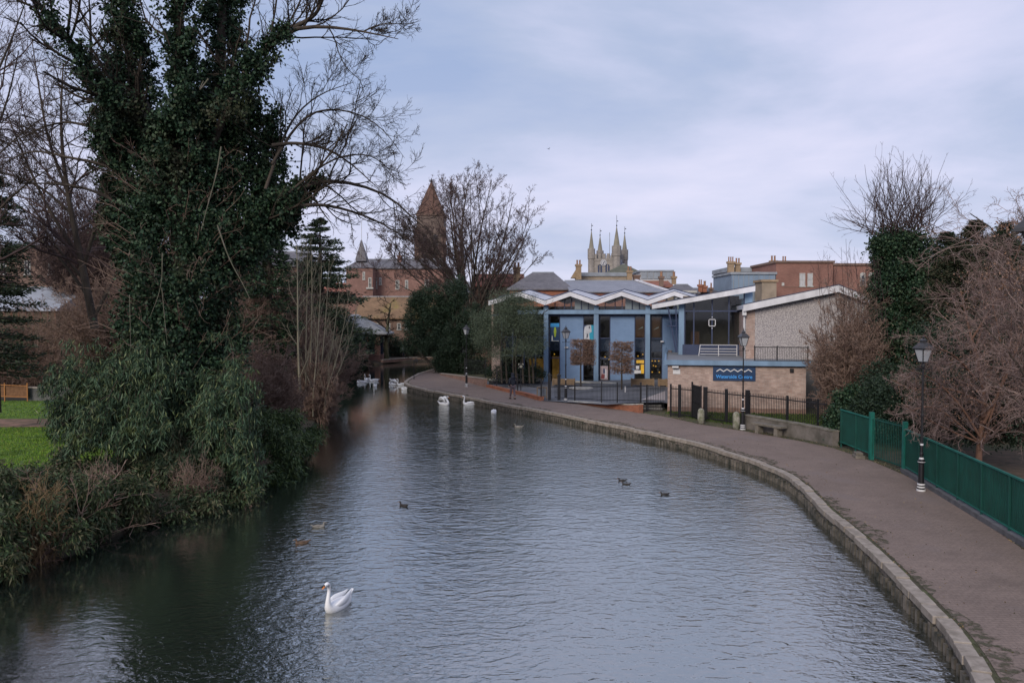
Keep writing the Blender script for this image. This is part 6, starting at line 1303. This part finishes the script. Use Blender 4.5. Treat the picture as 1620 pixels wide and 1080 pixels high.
# pleached trees
def pleached(label, px0, px1, py0, py1, D, bx, by, bz, seed):
    r = rs(seed); x0, x1 = X(px0, D), X(px1, D); z1, z0 = Z(py0, D), Z(py1, D); t = tree('pleached_tree', label, 'tree', (X(bx, D), D, bz), 'clipped square trees in the courtyard')
    tx = X(bx, D); P, R = lines([[(tx, D, bz - .1), (tx, D, z0), (tx, D, z1 - .1)]], [(.075, .04)], 6); limbmesh('trunk', [(P, R)], M['bark'], t, 8)
    n = 90; h = r.uniform(z0, z1, n); sg = r.choice([-1, 1], n); ex = np.where(sg > 0, x1, x0); A = np.stack([np.full(n, tx), np.full(n, D), h], -1); Bp = np.stack([tx + (ex - tx) * r.uniform(.6, 1.0, n), D + r.uniform(-.45, .45, n), np.clip(h + r.uniform(-.2, .35, n), z0, z1)], -1)
    P = np.stack([A, A * .6 + Bp * .4 + r.normal(size=A.shape) * .06, A * .25 + Bp * .75 + r.normal(size=A.shape) * .06, Bp], 1); R = np.tile([.03, .022, .016, .010], (n, 1))
    g = grow(P, R, [dict(k=16, L=.30, ang=55, up=.02, n=4, rmin=.011, t0=.1, wander=.35), dict(k=5, L=.5, ang=50, n=3, rmin=.008, wander=.4)], r)
    for a, b in g: a[..., 0] = np.clip(a[..., 0], x0, x1); a[..., 2] = np.clip(a[..., 2], z0, z1); a[..., 1] = np.clip(a[..., 1], D - .6, D + .6)
    limbmesh('twig', [(P, R)] + g, M['twigred'], t, 3)
    q, d = ell_points([(np.array([(x0 + x1) / 2, D, (z0 + z1) / 2]), ((x1 - x0) / 2, .5, (z1 - z0) / 2))], 10, 1, .01, r=r); N_ = 2600; q = np.column_stack([r.uniform(x0, x1, N_), D + r.uniform(-.5, .5, N_), r.uniform(z0, z1, N_)]); leafmesh('withered_leaf', q, r.normal(size=q.shape), .07, .05, M['deadleaf'], t, r)
    return t
pleached('clipped square brown tree, the left of the two in the courtyard, behind the second lamp', 902, 943, 537, 577, 61.3, 919, 617, .2, 81)
pleached('clipped brown square tree, the right of the two in the courtyard', 965, 1003, 540, 592, 57.5, 984, 628, .3, 82)
q = MB(); q.lathe([(1.0, .0), (1.0, .05), (.96, .06), (.15, .07)], 24); o = q.build('tree_grille', M['dirtywhite']); o.location = (X(921, 60.5), 60.5, court_z(X(921, 60.5)) + .02); tag(o, 'round pale paved ring around the foot of the left square tree', 'tree ring')
# ivy pollard with a fan of shoots
def pollard():
    r = rs(91); D = 43; b = V3(1424, 700, D); b[2] = 0; t = tree('pollarded_tree', 'pollarded tree wrapped in ivy with a fan of bare shoots on its head', 'tree', tuple(b))
    P, R = lines([[b, V3(1420, 560, D), V3(1424, 450, D), V3(1424, 380, D)]], [(.45, .35)], 8); limbmesh('trunk', [(P, R)], M['bark'], t, 9)
    n = 130; th = r.uniform(0, 2 * np.pi, n); el = np.radians(r.uniform(5, 88, n)); L = r.uniform(2.4, 4.0, n) * (.85 + .15 * np.sin(el)); h0 = V3(1424, 372, D) + r.normal(size=(n, 3)) * (.9, .5, .2)
    d = np.stack([np.cos(el) * np.cos(th), np.cos(el) * np.sin(th), np.sin(el)], -1); s = np.linspace(0, 1, 7)[None, :, None]; Q = h0[:, None] + d[:, None] * L[:, None, None] * s; Q[..., 2] += (s[..., 0] ** 2) * .35; Q[:, 1:] += r.normal(size=Q[:, 1:].shape) * .045
    R2 = np.tile(np.linspace(.026, .008, 7), (n, 1)); limbmesh('shoot', [(Q, R2)] + grow(Q, R2, [dict(k=5, L=.4, ang=28, up=.1, n=4, rmin=.008, wander=.12), dict(k=2, L=.5, ang=30, n=3, rmin=.007)], r), M['twigpurple'], t, 3)
    c1 = [(*V3(1412, 700, D), 2.0), (*V3(1415, 600, D), 1.9), (*V3(1422, 520, D), 1.6), (*V3(1424, 440, D), 1.25), (*V3(1422, 395, D), 1.15), (*V3(1425, 372, D), 1.3)]; p, d = chain_points(c1, 1150, 66, .17, .4, r)
    c2 = [(*V3(1385, 640, D - 1), 1.0), (*V3(1395, 520, D - 1), .9)]; p2, d2 = chain_points(c2, 180, 36, .18, .4, r); c3 = [(*V3(1393, 400, D), .5), (*V3(1400, 385, D), .35)]; p3, d3 = chain_points(c3, 40, 36, .12, .3, r)
    p = np.concatenate([p, p2, p3]); d = np.concatenate([d, d2, d3]); leafmesh('ivy', p, d * .5 + r.normal(size=p.shape) * .5 + (0, 0, -.5), .15, .11, M['ivy'], t, r)
pollard()
thicket('brown_thicket', 'rusty brown bush with tall thin suckers in front of the pebbledash wall', 1338, 690, 41, 108, 450, 92, M['twigred'], 80, dd=1.8, leaf=(M['deadleaf'], 3200, .08), rr=.03)
r = rs(93); P = []
for i in range(15): px = 1288 + i * 7.5; P.append([V3(px + 18, 640, 41), V3(px + 12, 520, 41), V3(px + r.uniform(-6, 6), r.uniform(375, 440), 41 + r.uniform(-1, 1))])
t = tree('bare_sapling', 'group of tall thin bare suckers rising over the white wing roof', 'shrub', tuple(P[7][0])); P, R = lines(P, [(.022, .007)] * len(P), 9); limbmesh('stem', [(P, R)] + grow(P, R, [dict(k=7, L=.3, ang=28, up=.1, n=4, rmin=.007), dict(k=3, L=.5, ang=30, n=3, rmin=.006)], r), M['twigpurple'], t, 3)
bush('ivy_bush', 'round dark ivy bush swallowing the end of the black railing', [(1326, 670, 36.0, .5, .5, .8), (1345, 645, 37, .8, .6, 1.0), (1355, 670, 36.5, .8, .6, .8), (1326, 695, 35.4, .35, .35, .45)], M['ivy'], 94, 520, 34, .13, .13, .10, stems=(6, .04, M['bark']))
bush('dark_shrub', 'dark evergreen shrubs behind the short green fence section', [(1375, 660, 35.5, .9, .8, 1.1), (1400, 640, 35.5, 1.2, .9, 1.3), (1440, 640, 34, 1.4, .9, 1.6), (1480, 650, 33, 1.4, 1, 1.3), (1395, 610, 38, .9, .8, 1.2)], M['yew'], 95, 900, 34, .16, .13, .07, stems=(8, .05, M['bark']))
bush('dark_shrub', 'dark evergreen undergrowth below the brown tangle behind the long green fence', [(1530, 640, 31, 1.8, 1.2, 1.4), (1590, 650, 29, 1.8, 1.2, 1.3), (1640, 640, 28, 1.8, 1.2, 1.5), (1560, 560, 34, 2.2, 1.2, 1.6), (1500, 560, 37, 2.0, 1.2, 1.8), (1620, 540, 34, 2.2, 1.2, 2.0)], M['yew'], 96, 1500, 34, .17, .13, .07, stems=(8, .05, M['bark']))
# brown tangled tree, right
tg = [([(1548, 735), (1550, 690), (1560, 640), (1550, 580), (1530, 510), (1520, 460)], .11, .02), ([(1550, 690), (1520, 640), (1480, 600), (1440, 585)], .05, .012), ([(1556, 670), (1590, 600), (1620, 520), (1640, 440)], .07, .012), ([(1560, 640), (1500, 610), (1450, 620), (1410, 600)], .05, .012),
      ([(1550, 700), (1500, 655), (1470, 640), (1440, 650)], .04, .01), ([(1552, 660), (1600, 640), (1650, 600), (1690, 560)], .05, .012), ([(1545, 600), (1510, 560), (1480, 550), (1462, 530)], .04, .01), ([(1535, 540), (1580, 470), (1610, 400), (1620, 370)], .04, .01), ([(1550, 700), (1500, 680), (1460, 660), (1430, 640)], .04, .01), ([(1558, 680), (1610, 680), (1660, 690)], .04, .01),
      ([(1540, 560), (1560, 500), (1550, 440)], .03, .008), ([(1590, 600), (1580, 520), (1560, 440), (1575, 390)], .035, .008), ([(1551, 712), (1570, 650), (1600, 560), (1600, 480)], .045, .01)]
TL = [dict(k=26, L=.34, ang=50, up=.0, wander=.26, n=7, r=.5, rmin=.010, t0=.08, tip=.2), dict(k=11, L=.5, ang=45, up=.0, wander=.3, n=5, r=.55, rmin=.006), dict(k=5, L=.5, ang=42, up=.0, wander=.35, n=4, r=.6, rmin=.0045)]
t = bare_tree('tangled pinkish brown tree with withered leaves behind the long green fence', tg, 27.5, TL, mat('red_bark', (.22, .12, .08), .9, .4, 3), M['twigpink'], 97, jit=2.2, name='tangled_tree')
r = rs(98); q, d = ell_points([(V3(1545, 600, 27.5), (2.6, 2, 2.0)), (V3(1590, 480, 27.5), (1.8, 2, 1.8)), (V3(1480, 620, 28), (1.2, 1.2, .9))], 700, 6, .2, .3, r=r); leafmesh('withered_leaf', q, r.normal(size=q.shape) + (0, 0, -.8), .075, .04, M['deadleaf'], t, r)
tg2 = [([(1660, 800), (1650, 650), (1640, 520), (1600, 400), (1560, 350), (1535, 338)], .06, .012), ([(1640, 560), (1640, 420), (1630, 360), (1610, 330)], .04, .01), ([(1650, 640), (1600, 560), (1560, 520), (1530, 470)], .04, .01), ([(1645, 600), (1610, 500), (1590, 430), (1570, 400)], .035, .008), ([(1660, 700), (1600, 620), (1560, 600)], .035, .008)]
t = bare_tree('branch of a dead leaved tree reaching in from the right edge of the photo', tg2, 20, TL, M['bark'], M['twigpink'], 99, name='tangled_tree'); r = rs(100); q, d = ell_points([(V3(1590, 360, 20), (.5, .6, .3)), (V3(1600, 440, 20), (.6, .6, .6))], 60, 5, .06, .2, r=r); leafmesh('withered_leaf', q, r.normal(size=q.shape) + (0, 0, -.8), .07, .045, M['deadleaf'], t, r)
# --- left bank foreground
WL = dict(out=.55, rnd=.45, dirb=(0, 0, -.75), bend=.04)
def spray(name, label, ells, m, seed, ncl, per, L, Wd, stems, shell=.35, sig=.12, group=None):
    rr_ = rs(seed + 500); E2 = []
    for (px, py, D, rx, ry, rz) in ells:           # break each mass into hanging sprays of uneven size
        E2.append((px, py, D, rx * .62, ry * .7, rz * .62))
        for _ in range(9):
            dv = nrm(rr_.normal(size=3)); k_ = F / D; sc_ = rr_.uniform(.22, .42); E2.append((px + dv[0] * rx * .85 * k_, py - dv[2] * rz * .85 * k_ + rz * .1 * k_, D + dv[1] * ry * .8, rx * sc_, ry * sc_, rz * sc_ * 1.4))
    ells = E2
    return bush(name, label, ells, m, seed, ncl, per, sig, L, Wd, stems=stems, shell=shell, group=group, **WL)
def cane_shrub(name, label, base, D, dome, ncane, m, seed, L, Wd, droop=(.5, 1.5), per=24, stem_m=None):
    """arching canes that rise from the base, bend over the dome outline and hang, leaves in clumps along the outer half"""
    r = rs(seed); b = V3(base[0], base[1], D); b[2] = max(b[2], -.3); t = tree(name, label, 'shrub', tuple(b)); x0, x1, ytop, yb, dd = dome; paths = []; tips = []
    CL = [(r.uniform(-1, 1), r.normal() * 26, r.uniform(.6, 1.35), r.uniform(.7, 1.08)) for _ in range(15)]
    for i in range(ncane):
        cu, cpy, cln, cw = CL[r.integers(0, 15)]; u = np.clip(cu + r.normal() * .11, -1, 1); v = r.uniform(0, 1) ** .7; px = (x0 + x1) / 2 + u * (x1 - x0) / 2 * cw; py = ytop + cpy * (.4 + .6 * v) + 12 + (yb - ytop) * (u * u * .5 + (1 - v) * .75); off = -dd * (1 - v) * r.uniform(.3, 1.0) + r.uniform(-.4, .5) + (dd * .3 if v > .9 else 0)
        ap = V3(px, py, D + off); out = nrm(np.array([u * 1.3 + r.normal() * .3, -1.0 + r.normal() * .4, 0])); ln = r.uniform(*droop) * cln
        p0 = b + (r.normal() * .5, r.normal() * .3, 0); mid = (p0 + ap) / 2 + (0, 0, .35); e1 = ap + out * ln * .35 + (0, 0, -ln * .25); e2 = ap + out * ln * .5 + (r.normal() * .08, 0, -ln)
        paths.append([p0, mid, ap, e1, e2])
    P, R = lines(paths, [(.022, .005)] * ncane, 14); limbmesh('cane', [(P, R)], stem_m or M['bark'], t, 4)
    k = 12; i = np.repeat(np.arange(ncane), k); f = r.uniform(.42, 1, len(i)) * 12.99; j = f.astype(int); f = (f - j)[:, None]; c = P[i, j] * (1 - f) + P[i, j + 1] * f + r.normal(size=(len(i), 3)) * .10
    c = np.repeat(c, per, 0); sg = np.repeat(r.uniform(.05, .13, len(i)), per)[:, None]; d = r.normal(size=c.shape) * .55 + (0, -.25, -1.0); q = c + r.normal(size=c.shape) * sg; kp = q[:, 2] > WL_Z + .02
    leafmesh('foliage', q[kp], d[kp], L, Wd, m, t, r, .04); return t
cane_shrub('long_leaved_shrub', 'large shrub with drooping long narrow leaves below the ivy clad tree', (240, 740), 28, (85, 395, 503, 690, 2.2), 245, M['bamboo'], 101, .25, .038, (.5, 1.8))
cane_shrub('long_leaved_shrub', 'smaller drooping long leaved shrub on the water edge under the ivy clad tree', (330, 775), 27, (190, 420, 690, 800, 1.5), 90, M['bankleafcool'], 107, .22, .034, (.4, 1.1), 18)
spray('drooping_shrub', 'bright green drooping shrub leaning over the water right of the ivy clad tree', [(415, 705, 30.5, 1.3, 1.1, .9), (460, 695, 33, 1.2, 1, .6), (440, 735, 30, .8, .6, .7), (380, 690, 31, 1.0, 1.0, 1.0), (485, 688, 35, .9, .7, .5), (425, 672, 33, 1.3, 1.0, .6), (450, 775, 29, .25, .25, .8), (462, 745, 30, .4, .3, .9), (410, 760, 28.5, .9, .7, .7)], M['shrubgreen'], 102, 1500, 24, .2, .045, (14, .025, M['bark']), .4)
spray('bank_shrub', 'dark leafy undergrowth on the bank directly below the ivy clad tree', [(300, 800, 25, 1.5, .8, .5), (370, 790, 26, 1.1, .8, .5), (240, 810, 24, 1.3, .9, .6), (270, 760, 27, 1.8, 1.1, .7)], M['bramble'], 103, 1100, 22, .16, .05, (16, .02, M['twigred']), .4)
spray('bank_shrub', 'brownish green leafy bank growth at the lower left corner, over the dark water', [(-10, 860, 18.8, 1.2, .8, .7), (40, 830, 20, 1.3, .8, .8), (100, 800, 21.5, 1.3, .9, .9), (215, 815, 23.6, 1.1, .6, .6), (255, 820, 24.2, 1.0, .5, .5), (165, 790, 23, 1.3, .9, .9), (30, 780, 22, 1.4, .9, .6), (-40, 800, 20, 1.3, 1, .9), (15, 890, 18.3, .5, .4, .4)], M['bramble'], 104, 2100, 22, .17, .04, (22, .02, M['twigred']), .4, sig=.1)
spray('bank_shrub', 'low dull shrub between the lawn and the leafy bank growth', [(60, 765, 24, 1.5, .9, .5), (130, 745, 26, 1.1, .9, .7), (-30, 775, 23, 1.2, .9, .5), (105, 770, 23.5, 1.1, .8, .6)], M['bramble'], 105, 800, 20, .15, .045, (14, .018, M['twigred']), .4)
for i, (cx, cy, D, wd, tp, lab) in enumerate([(72, 885, 19.9, 75, 740, 'bundle of straw coloured dead stems hanging on the lower left bank'), (155, 815, 23.5, 90, 715, 'reddish dry stems beneath the long leaved shrub'), (310, 800, 25.5, 90, 710, 'dull brown dry stems at the water under the ivy clad tree'), (395, 770, 28, 60, 705, 'small brown twiggy tuft beside the bright green drooping shrub')]):
    thicket('dry_stems', lab, cx, cy, D, wd, tp, 110 + i, M['straw'] if i == 0 else M['twigred'], 60, dd=.8, rr=.011, lv=[dict(k=7, L=.35, ang=24, up=-.05, n=4, rmin=.005, t0=.2), dict(k=3, L=.5, ang=28, up=-.08, n=3, rmin=.004)], curve=.1)
r = rs(120); P, R = lines([[V3(330, 826, 24.4), V3(350, 828, 24.2), V3(372, 838, 23.6)], [V3(345, 827, 24.2), V3(360, 825, 24), V3(375, 832, 23.8)]], [(.02, .008)] * 2, 8); t = tree('fallen_branch', 'thin leafless branch lying in the water off the left bank', 'branch', tuple(P[0][0])); limbmesh('branch_wood', [(P, R)] + grow(P, R, [dict(k=6, L=.3, ang=35, up=-.02, n=4, rmin=.006)], r), M['twigpale'], t, 4)
bush('ivy_bush', 'dark leafy undergrowth behind the ivy clad tree, by the upper lawn', [(330, 650, 33, 2.2, 1.2, 1.3), (250, 640, 34, 2.2, 1.2, 1.3), (150, 645, 36, 1.6, 1.0, .9)], M['ivy'], 121, 700, 30, .2, .14, .10, stems=(8, .04, M['bark']))
spray('bank_shrub', 'leafy bank growth running on past the lower left corner of the photo', [(-110, 850, 18.3, 1.3, .9, .8), (-170, 880, 17.2, 1.2, .9, .8), (-240, 920, 16, 1.2, .9, .8)], M['bramble'], 106, 700, 20, .17, .04, (10, .02, M['twigred']), .4)
# the far left: mixed evergreens closing the view
bush('evergreen_mass', 'dark evergreen growth at the far bend behind the red brown thicket', [(540, 560, 88, 2.5, 2, 3.0), (520, 540, 86, 2.5, 2, 4.0)], M['yew'], 122, 500, 30, .3, .3, .1, stems=(6, .08, M['bark']))

# ------------------------------------------------------------------ swans and ducks
M['swan'] = mat('swan_white', (.80, .80, .80), .7, .06, 6, bump=.004, bscale=30); M['swanneck'] = M['swan']
M['beak'] = mat('orange_beak', (.65, .22, .05), .5, .1, 9); M['knob'] = mat('black_face', (.012, .012, .012), .5, .1, 9)
def ease(pts, n=2): return smooth_line(pts, n)
def swan(label, loc, rz, pose='swim', name='swan', group=None, s=1.0, m=None, beakm=None):
    t = thing(name, label, 'swan' if name == 'swan' else 'duck', loc, rz, group); m = m or M['swan']
    body = [(-.62, .20, .015, .01), (-.55, .16, .07, .04), (-.42, .10, .14, .11), (-.2, .07, .19, .17), (.05, .06, .20, .19), (.25, .08, .17, .17), (.37, .14, .12, .13)]
    neck = {'swim': [(.43, .24, .075, .08), (.42, .38, .052, .055), (.38, .52, .045, .045), (.37, .65, .042, .042), (.40, .74, .045, .045), (.46, .77, .055, .05), (.53, .75, .045, .04), (.58, .735, .022, .02)],
            'busk': [(.40, .25, .08, .09), (.34, .36, .065, .07), (.24, .44, .055, .055), (.20, .54, .05, .05), (.25, .64, .045, .045), (.34, .68, .05, .05), (.42, .65, .042, .04), (.47, .62, .02, .02)],
            'tuck': [(.38, .24, .08, .08), (.30, .33, .06, .06), (.18, .35, .05, .05), (.05, .33, .045, .045), (-.04, .30, .05, .045), (-.12, .27, .03, .03)],
            'duck': [(.36, .20, .09, .09), (.38, .28, .07, .07), (.40, .36, .07, .075), (.46, .40, .075, .07), (.53, .38, .05, .05), (.57, .37, .02, .02)]}[pose]
    L = smooth_line([tuple(x * s for x in p) for p in body + neck], 1)
    q = MB(); q.tube([(p[0], 0, p[1]) for p in L], [p[2] for p in L], 12, [p[3] for p in L]); q.build('body', m, t, smooth=True)
    hx, hz = neck[-1][0] * s, neck[-1][1] * s; px_, pz_ = neck[-2][0] * s, neck[-2][1] * s; d = Vector((hx - px_, 0, hz - pz_)).normalized()
    if pose != 'tuck':
        q = MB(); h = Vector((hx, 0, hz)); b0 = h - d * .03 * s; q.tube([b0, h + d * .04 * s, h + d * .10 * s], [.03 * s, .022 * s, .012 * s], 8, [.028 * s, .016 * s, .008 * s]); q.build('beak', beakm or M['beak'], t, smooth=True)
        if name == 'swan':
            q = MB(); q.ball((h.x - .005, 0, h.z + .03 * s), .02 * s, 8, 5); q.ball((px_ + .01, .043 * s, pz_ + .008), .012 * s, 6, 4); q.ball((px_ + .01, -.043 * s, pz_ + .008), .012 * s, 6, 4); q.build('face_mark', M['knob'], t, smooth=True)
    for sy in (-1, 1):
        q = MB()
        if pose == 'busk': P_ = [(.22, .10, .22, .05), (.10, .17, .42, .10), (-.08, .20, .56, .13), (-.26, .18, .54, .12), (-.42, .13, .40, .07), (-.55, .09, .33, .02)]
        elif pose == 'duck': P_ = [(.22, .09, .12, .03), (.05, .15, .16, .08), (-.2, .14, .17, .08), (-.45, .07, .19, .03), (-.56, .03, .2, .01)]
        else: P_ = [(.28, .10, .15, .03), (.14, .145, .18, .08), (-.06, .155, .20, .105), (-.26, .125, .215, .095), (-.44, .08, .25, .05), (-.58, .05, .30, .015)]
        P_ = smooth_line([tuple(x * s for x in p) for p in P_], 1); q.tube([(p[0], sy * p[1], p[2]) for p in P_], [p[3] * .55 for p in P_], 10, [p[3] for p in P_]); q.build('wing', m, t, smooth=True)
    q = MB(); q.extr([(-.5 * s, -.07 * s, .17 * s), (-.5 * s, .07 * s, .17 * s), (-.72 * s, .03 * s, .25 * s), (-.72 * s, -.03 * s, .25 * s)], (0, 0, .025)); q.build('tail', m, t); return t
WZ = WL_Z - .02
def at_w(px, py): return G(px, py, WZ)
p_ = at_w(534, 962); swan('white swan swimming alone towards the camera in the foreground', p_, math.radians(-110), 'swim', s=.84)
p_ = at_w(703, 641); swan('swan with arched raised wings beside the quay wall', p_, math.radians(-40), 'busk', s=.92)
p_ = at_w(742, 641); swan('swan with upright neck facing left beside the quay wall', p_, math.radians(188), 'swim', s=.85)
p_ = at_w(781, 655); swan('swan curled into a ball, preening beside the quay wall', p_, math.radians(-95), 'tuck', s=.85)
for px, py, rz, pose, lab in [(571, 606, 200, 'tuck', 'leftmost swan of the distant group, head tucked'), (580, 602, 250, 'swim', 'swan with tall neck, second from the left in the distant group'), (591, 603, 190, 'swim', 'swan facing left, highest in the middle of the distant group'), (593, 612, 265, 'swim', 'swan coming forward in the middle of the distant group'),
                              (621, 609, 150, 'busk', 'swan with ruffled wings near the tip of the path'), (635, 610, 200, 'swim', 'swan close under the tip of the path'), (642, 617, 185, 'tuck', 'low swan with tucked head nearest the quay wall tip')]:
    swan(lab, at_w(px, py), math.radians(rz), pose, s=.8, group='swans gathered at the river bend')
M['duckdark'] = mat('dark_plumage', (.035, .03, .028), .7, .5, 9); M['duckbrown'] = mat('brown_plumage', (.14, .09, .06), .8, .5, 14); M['duckgrey'] = mat('grey_plumage', (.28, .26, .23), .8, .5, 9)
ducks = [(638, 801, 140, M['duckdark'], .55, 'dark duck with pale flank in the middle of the river'), (505, 834, 20, M['duckgrey'], .55, 'pale and black duck near the dark reflection of the left bank'), (477, 860, 200, M['duckbrown'], .55, 'brown duck in the dark reflection left of the foreground swan'), (984, 761, 180, M['duckdark'], .45, 'small dark duck, the farther of a pair on the right of the river'),
         (990, 767, 160, M['duckdark'], .45, 'small dark duck, the nearer of a pair on the right of the river'), (1051, 783, 190, M['duckdark'], .45, 'lone dark duck near the right bank'), (820, 676, 175, M['duckgrey'], .7, 'grey brown bird trailing a wake near the quay wall')]
for px, py, rz, m_, s_, lab in ducks: swan(lab, at_w(px, py), math.radians(rz), 'duck', 'duck', None, s_ * .62, m_, M['beak'] if m_ is M['duckdark'] else M['straw'])
b_ = V3(868, 236, 60); t = MB(); t.tube([(-.22, 0, 0), (0, 0, .02), (.2, 0, 0)], [.02, .06, .02], 8); t.extr([(-.05, 0, .02), (.08, 0, .02), (-.1, .5, .14), (-.16, .5, .14)], (0, 0, .02)); t.extr([(-.05, 0, .02), (.08, 0, .02), (-.1, -.5, .14), (-.16, -.5, .14)], (0, 0, .02)); o = t.build('flying_bird', M['knob']); o.location = tuple(b_); o.scale = (.4, .4, .4); o.rotation_euler = (0, .2, .6); tag(o, 'tiny dark bird flying in the sky above the hall', 'bird')

# ------------------------------------------------------------------ people
def skin(name, joints, edges, m, parent, sub=2):
    me = bpy.data.meshes.new(name); me.from_pydata([j[:3] for j in joints], edges, []); o = bpy.data.objects.new(name, me); COL.objects.link(o); o.parent = parent; me.materials.append(m)
    o.modifiers.new('skin', 'SKIN'); sv = me.skin_vertices[0] if len(me.skin_vertices) else None
    if sv is None:
        bpy.context.view_layer.objects.active = o; bpy.context.view_layer.update(); sv = me.skin_vertices[0] if len(me.skin_vertices) else None
    if sv is None: return o
    for i, j in enumerate(joints): sv.data[i].radius = (j[3], j[4] if len(j) > 4 else j[3])
    sv.data[0].use_root = True
    s = o.modifiers.new('subdivision', 'SUBSURF'); s.levels = sub; s.render_levels = sub
    for p in me.polygons: p.use_smooth = True
    return o
M['skin'] = mat('skin', (.45, .28, .20), .6, .1, 9); M['hair'] = mat('dark_hair', (.03, .02, .015), .7, .3, 20)
def person(label, loc, rz, coat, legs, stride=.2, hood=True, hold=0.0, hairm=None, group=None):
    t = thing('person', label, 'person', loc, rz, group); s = stride     # faces +x
    J = [(0, 0, .95, .13, .15), (0, 0, 1.15, .12, .15), (0, 0, 1.38, .11, .17), (.02, 0, 1.50, .055, .06), (.04, 0, 1.60, .085, .08), (.05, 0, 1.70, .08, .075),
         (0, .10, .88, .09), (s * .5, .10, .48, .062), (s, .10, .09, .045), (s + .14, .10, .04, .035), (0, -.10, .88, .09), (-s * .3, -.10, .48, .062), (-s, -.10, .10, .045), (-s + .13, -.10, .04, .035),
         (0, .20, 1.40, .06), (-.06, .25, 1.14, .048), (.06 + hold, .24, .92 + hold, .036), (.10 + hold, .24, .84 + hold, .032), (0, -.20, 1.40, .06), (.02, -.25, 1.14, .048), (.14 + hold, -.22, .94 + hold, .036), (.18 + hold, -.22, .87 + hold, .032)]
    E = [(0, 1), (1, 2), (2, 3), (3, 4), (4, 5), (0, 6), (6, 7), (7, 8), (8, 9), (0, 10), (10, 11), (11, 12), (12, 13), (2, 14), (14, 15), (15, 16), (16, 17), (2, 18), (18, 19), (19, 20), (20, 21)]
    skin('body', J, E, M['skin'], t)
    q = MB(); q.tube([(.155, -.022, 1.60), (.165, 0, 1.60), (.155, .022, 1.60)], .007, 5); q.build('mouth', mat('lips', (.3, .1, .08), .5, .1, 9) if 'lips' not in bpy.data.materials else bpy.data.materials['lips'], t)
    q = MB(); q.ball((.13, -.03, 1.68), .011, 6, 4); q.ball((.13, .03, 1.68), .011, 6, 4); q.build('eyes', M['knob'], t); q = MB(); q.ball((.15, 0, 1.645), (.018, .012, .02), 6, 4); q.build('nose', M['skin'], t)
    CJ = [(0, 0, .86, .16, .19), (0, 0, 1.12, .145, .19), (0, 0, 1.38, .13, .20), (.0, 0, 1.47, .09, .11), (0, .21, 1.41, .075), (-.06, .26, 1.14, .065), (.06 + hold, .245, .93 + hold, .05), (0, -.21, 1.41, .075), (.02, -.26, 1.14, .065), (.14 + hold, -.225, .95 + hold, .05)]
    skin('coat', CJ, [(0, 1), (1, 2), (2, 3), (2, 4), (4, 5), (5, 6), (2, 7), (7, 8), (8, 9)], coat, t)
    TJ = [(0, 0, .93, .135, .16), (0, .10, .86, .105), (s * .5, .10, .48, .08), (s * .95, .10, .13, .062), (0, -.10, .86, .105), (-s * .3, -.10, .48, .08), (-s * .95, -.10, .14, .062)]
    skin('trousers', TJ, [(0, 1), (1, 2), (2, 3), (0, 4), (4, 5), (5, 6)], legs, t)
    for sx, sy in ((s, .10), (-s, -.10)):
        q = MB(); q.tube([(sx - .07, sy, .055), (sx + .02, sy, .06), (sx + .12, sy, .045), (sx + .19, sy, .035)], [.04, .05, .05, .03], 10, [.05, .055, .04, .025]); q.build('shoe', M['knob'], t, smooth=True)
    q = MB()
    if hood: q.ball((.01, 0, 1.66), (.115, .115, .15), 12, 8); q.tube([(-.05, 0, 1.42), (-.03, 0, 1.5), (-.01, 0, 1.6)], [.15, .13, .10], 12); q.build('hood', coat, t, smooth=True)
    else: q.ball((.015, 0, 1.70), (.105, .1, .10), 12, 8); q.build('hair', hairm or M['hair'], t, smooth=True)
    return t
dk = mat('dark_coat', (.018, .022, .035), .8, .3, 5); gy = mat('grey_mauve_trousers', (.13, .10, .12), .85, .3, 5); wh = mat('white_coat', (.62, .62, .62), .7, .1, 5); bg_ = mat('beige_coat', (.30, .25, .19), .8, .2, 5)
person('person in dark hooded coat and grey trousers walking away along the brick path', G(811, 631, .01), math.radians(115), dk, gy, .17, True)
person('distant person in a white coat standing on the far bank', G(638.5, 565, .0), math.radians(-20), wh, dk, .05, False)
person('distant person in a beige coat among the dark shrubs of the far bank', G(680, 563.5, .0), math.radians(200), bg_, dk, .05, False)
person('distant person in a white top at the far bank, partly behind the dark yew', G(690, 563.5, .0), math.radians(240), wh, dk, .05, False, .08)
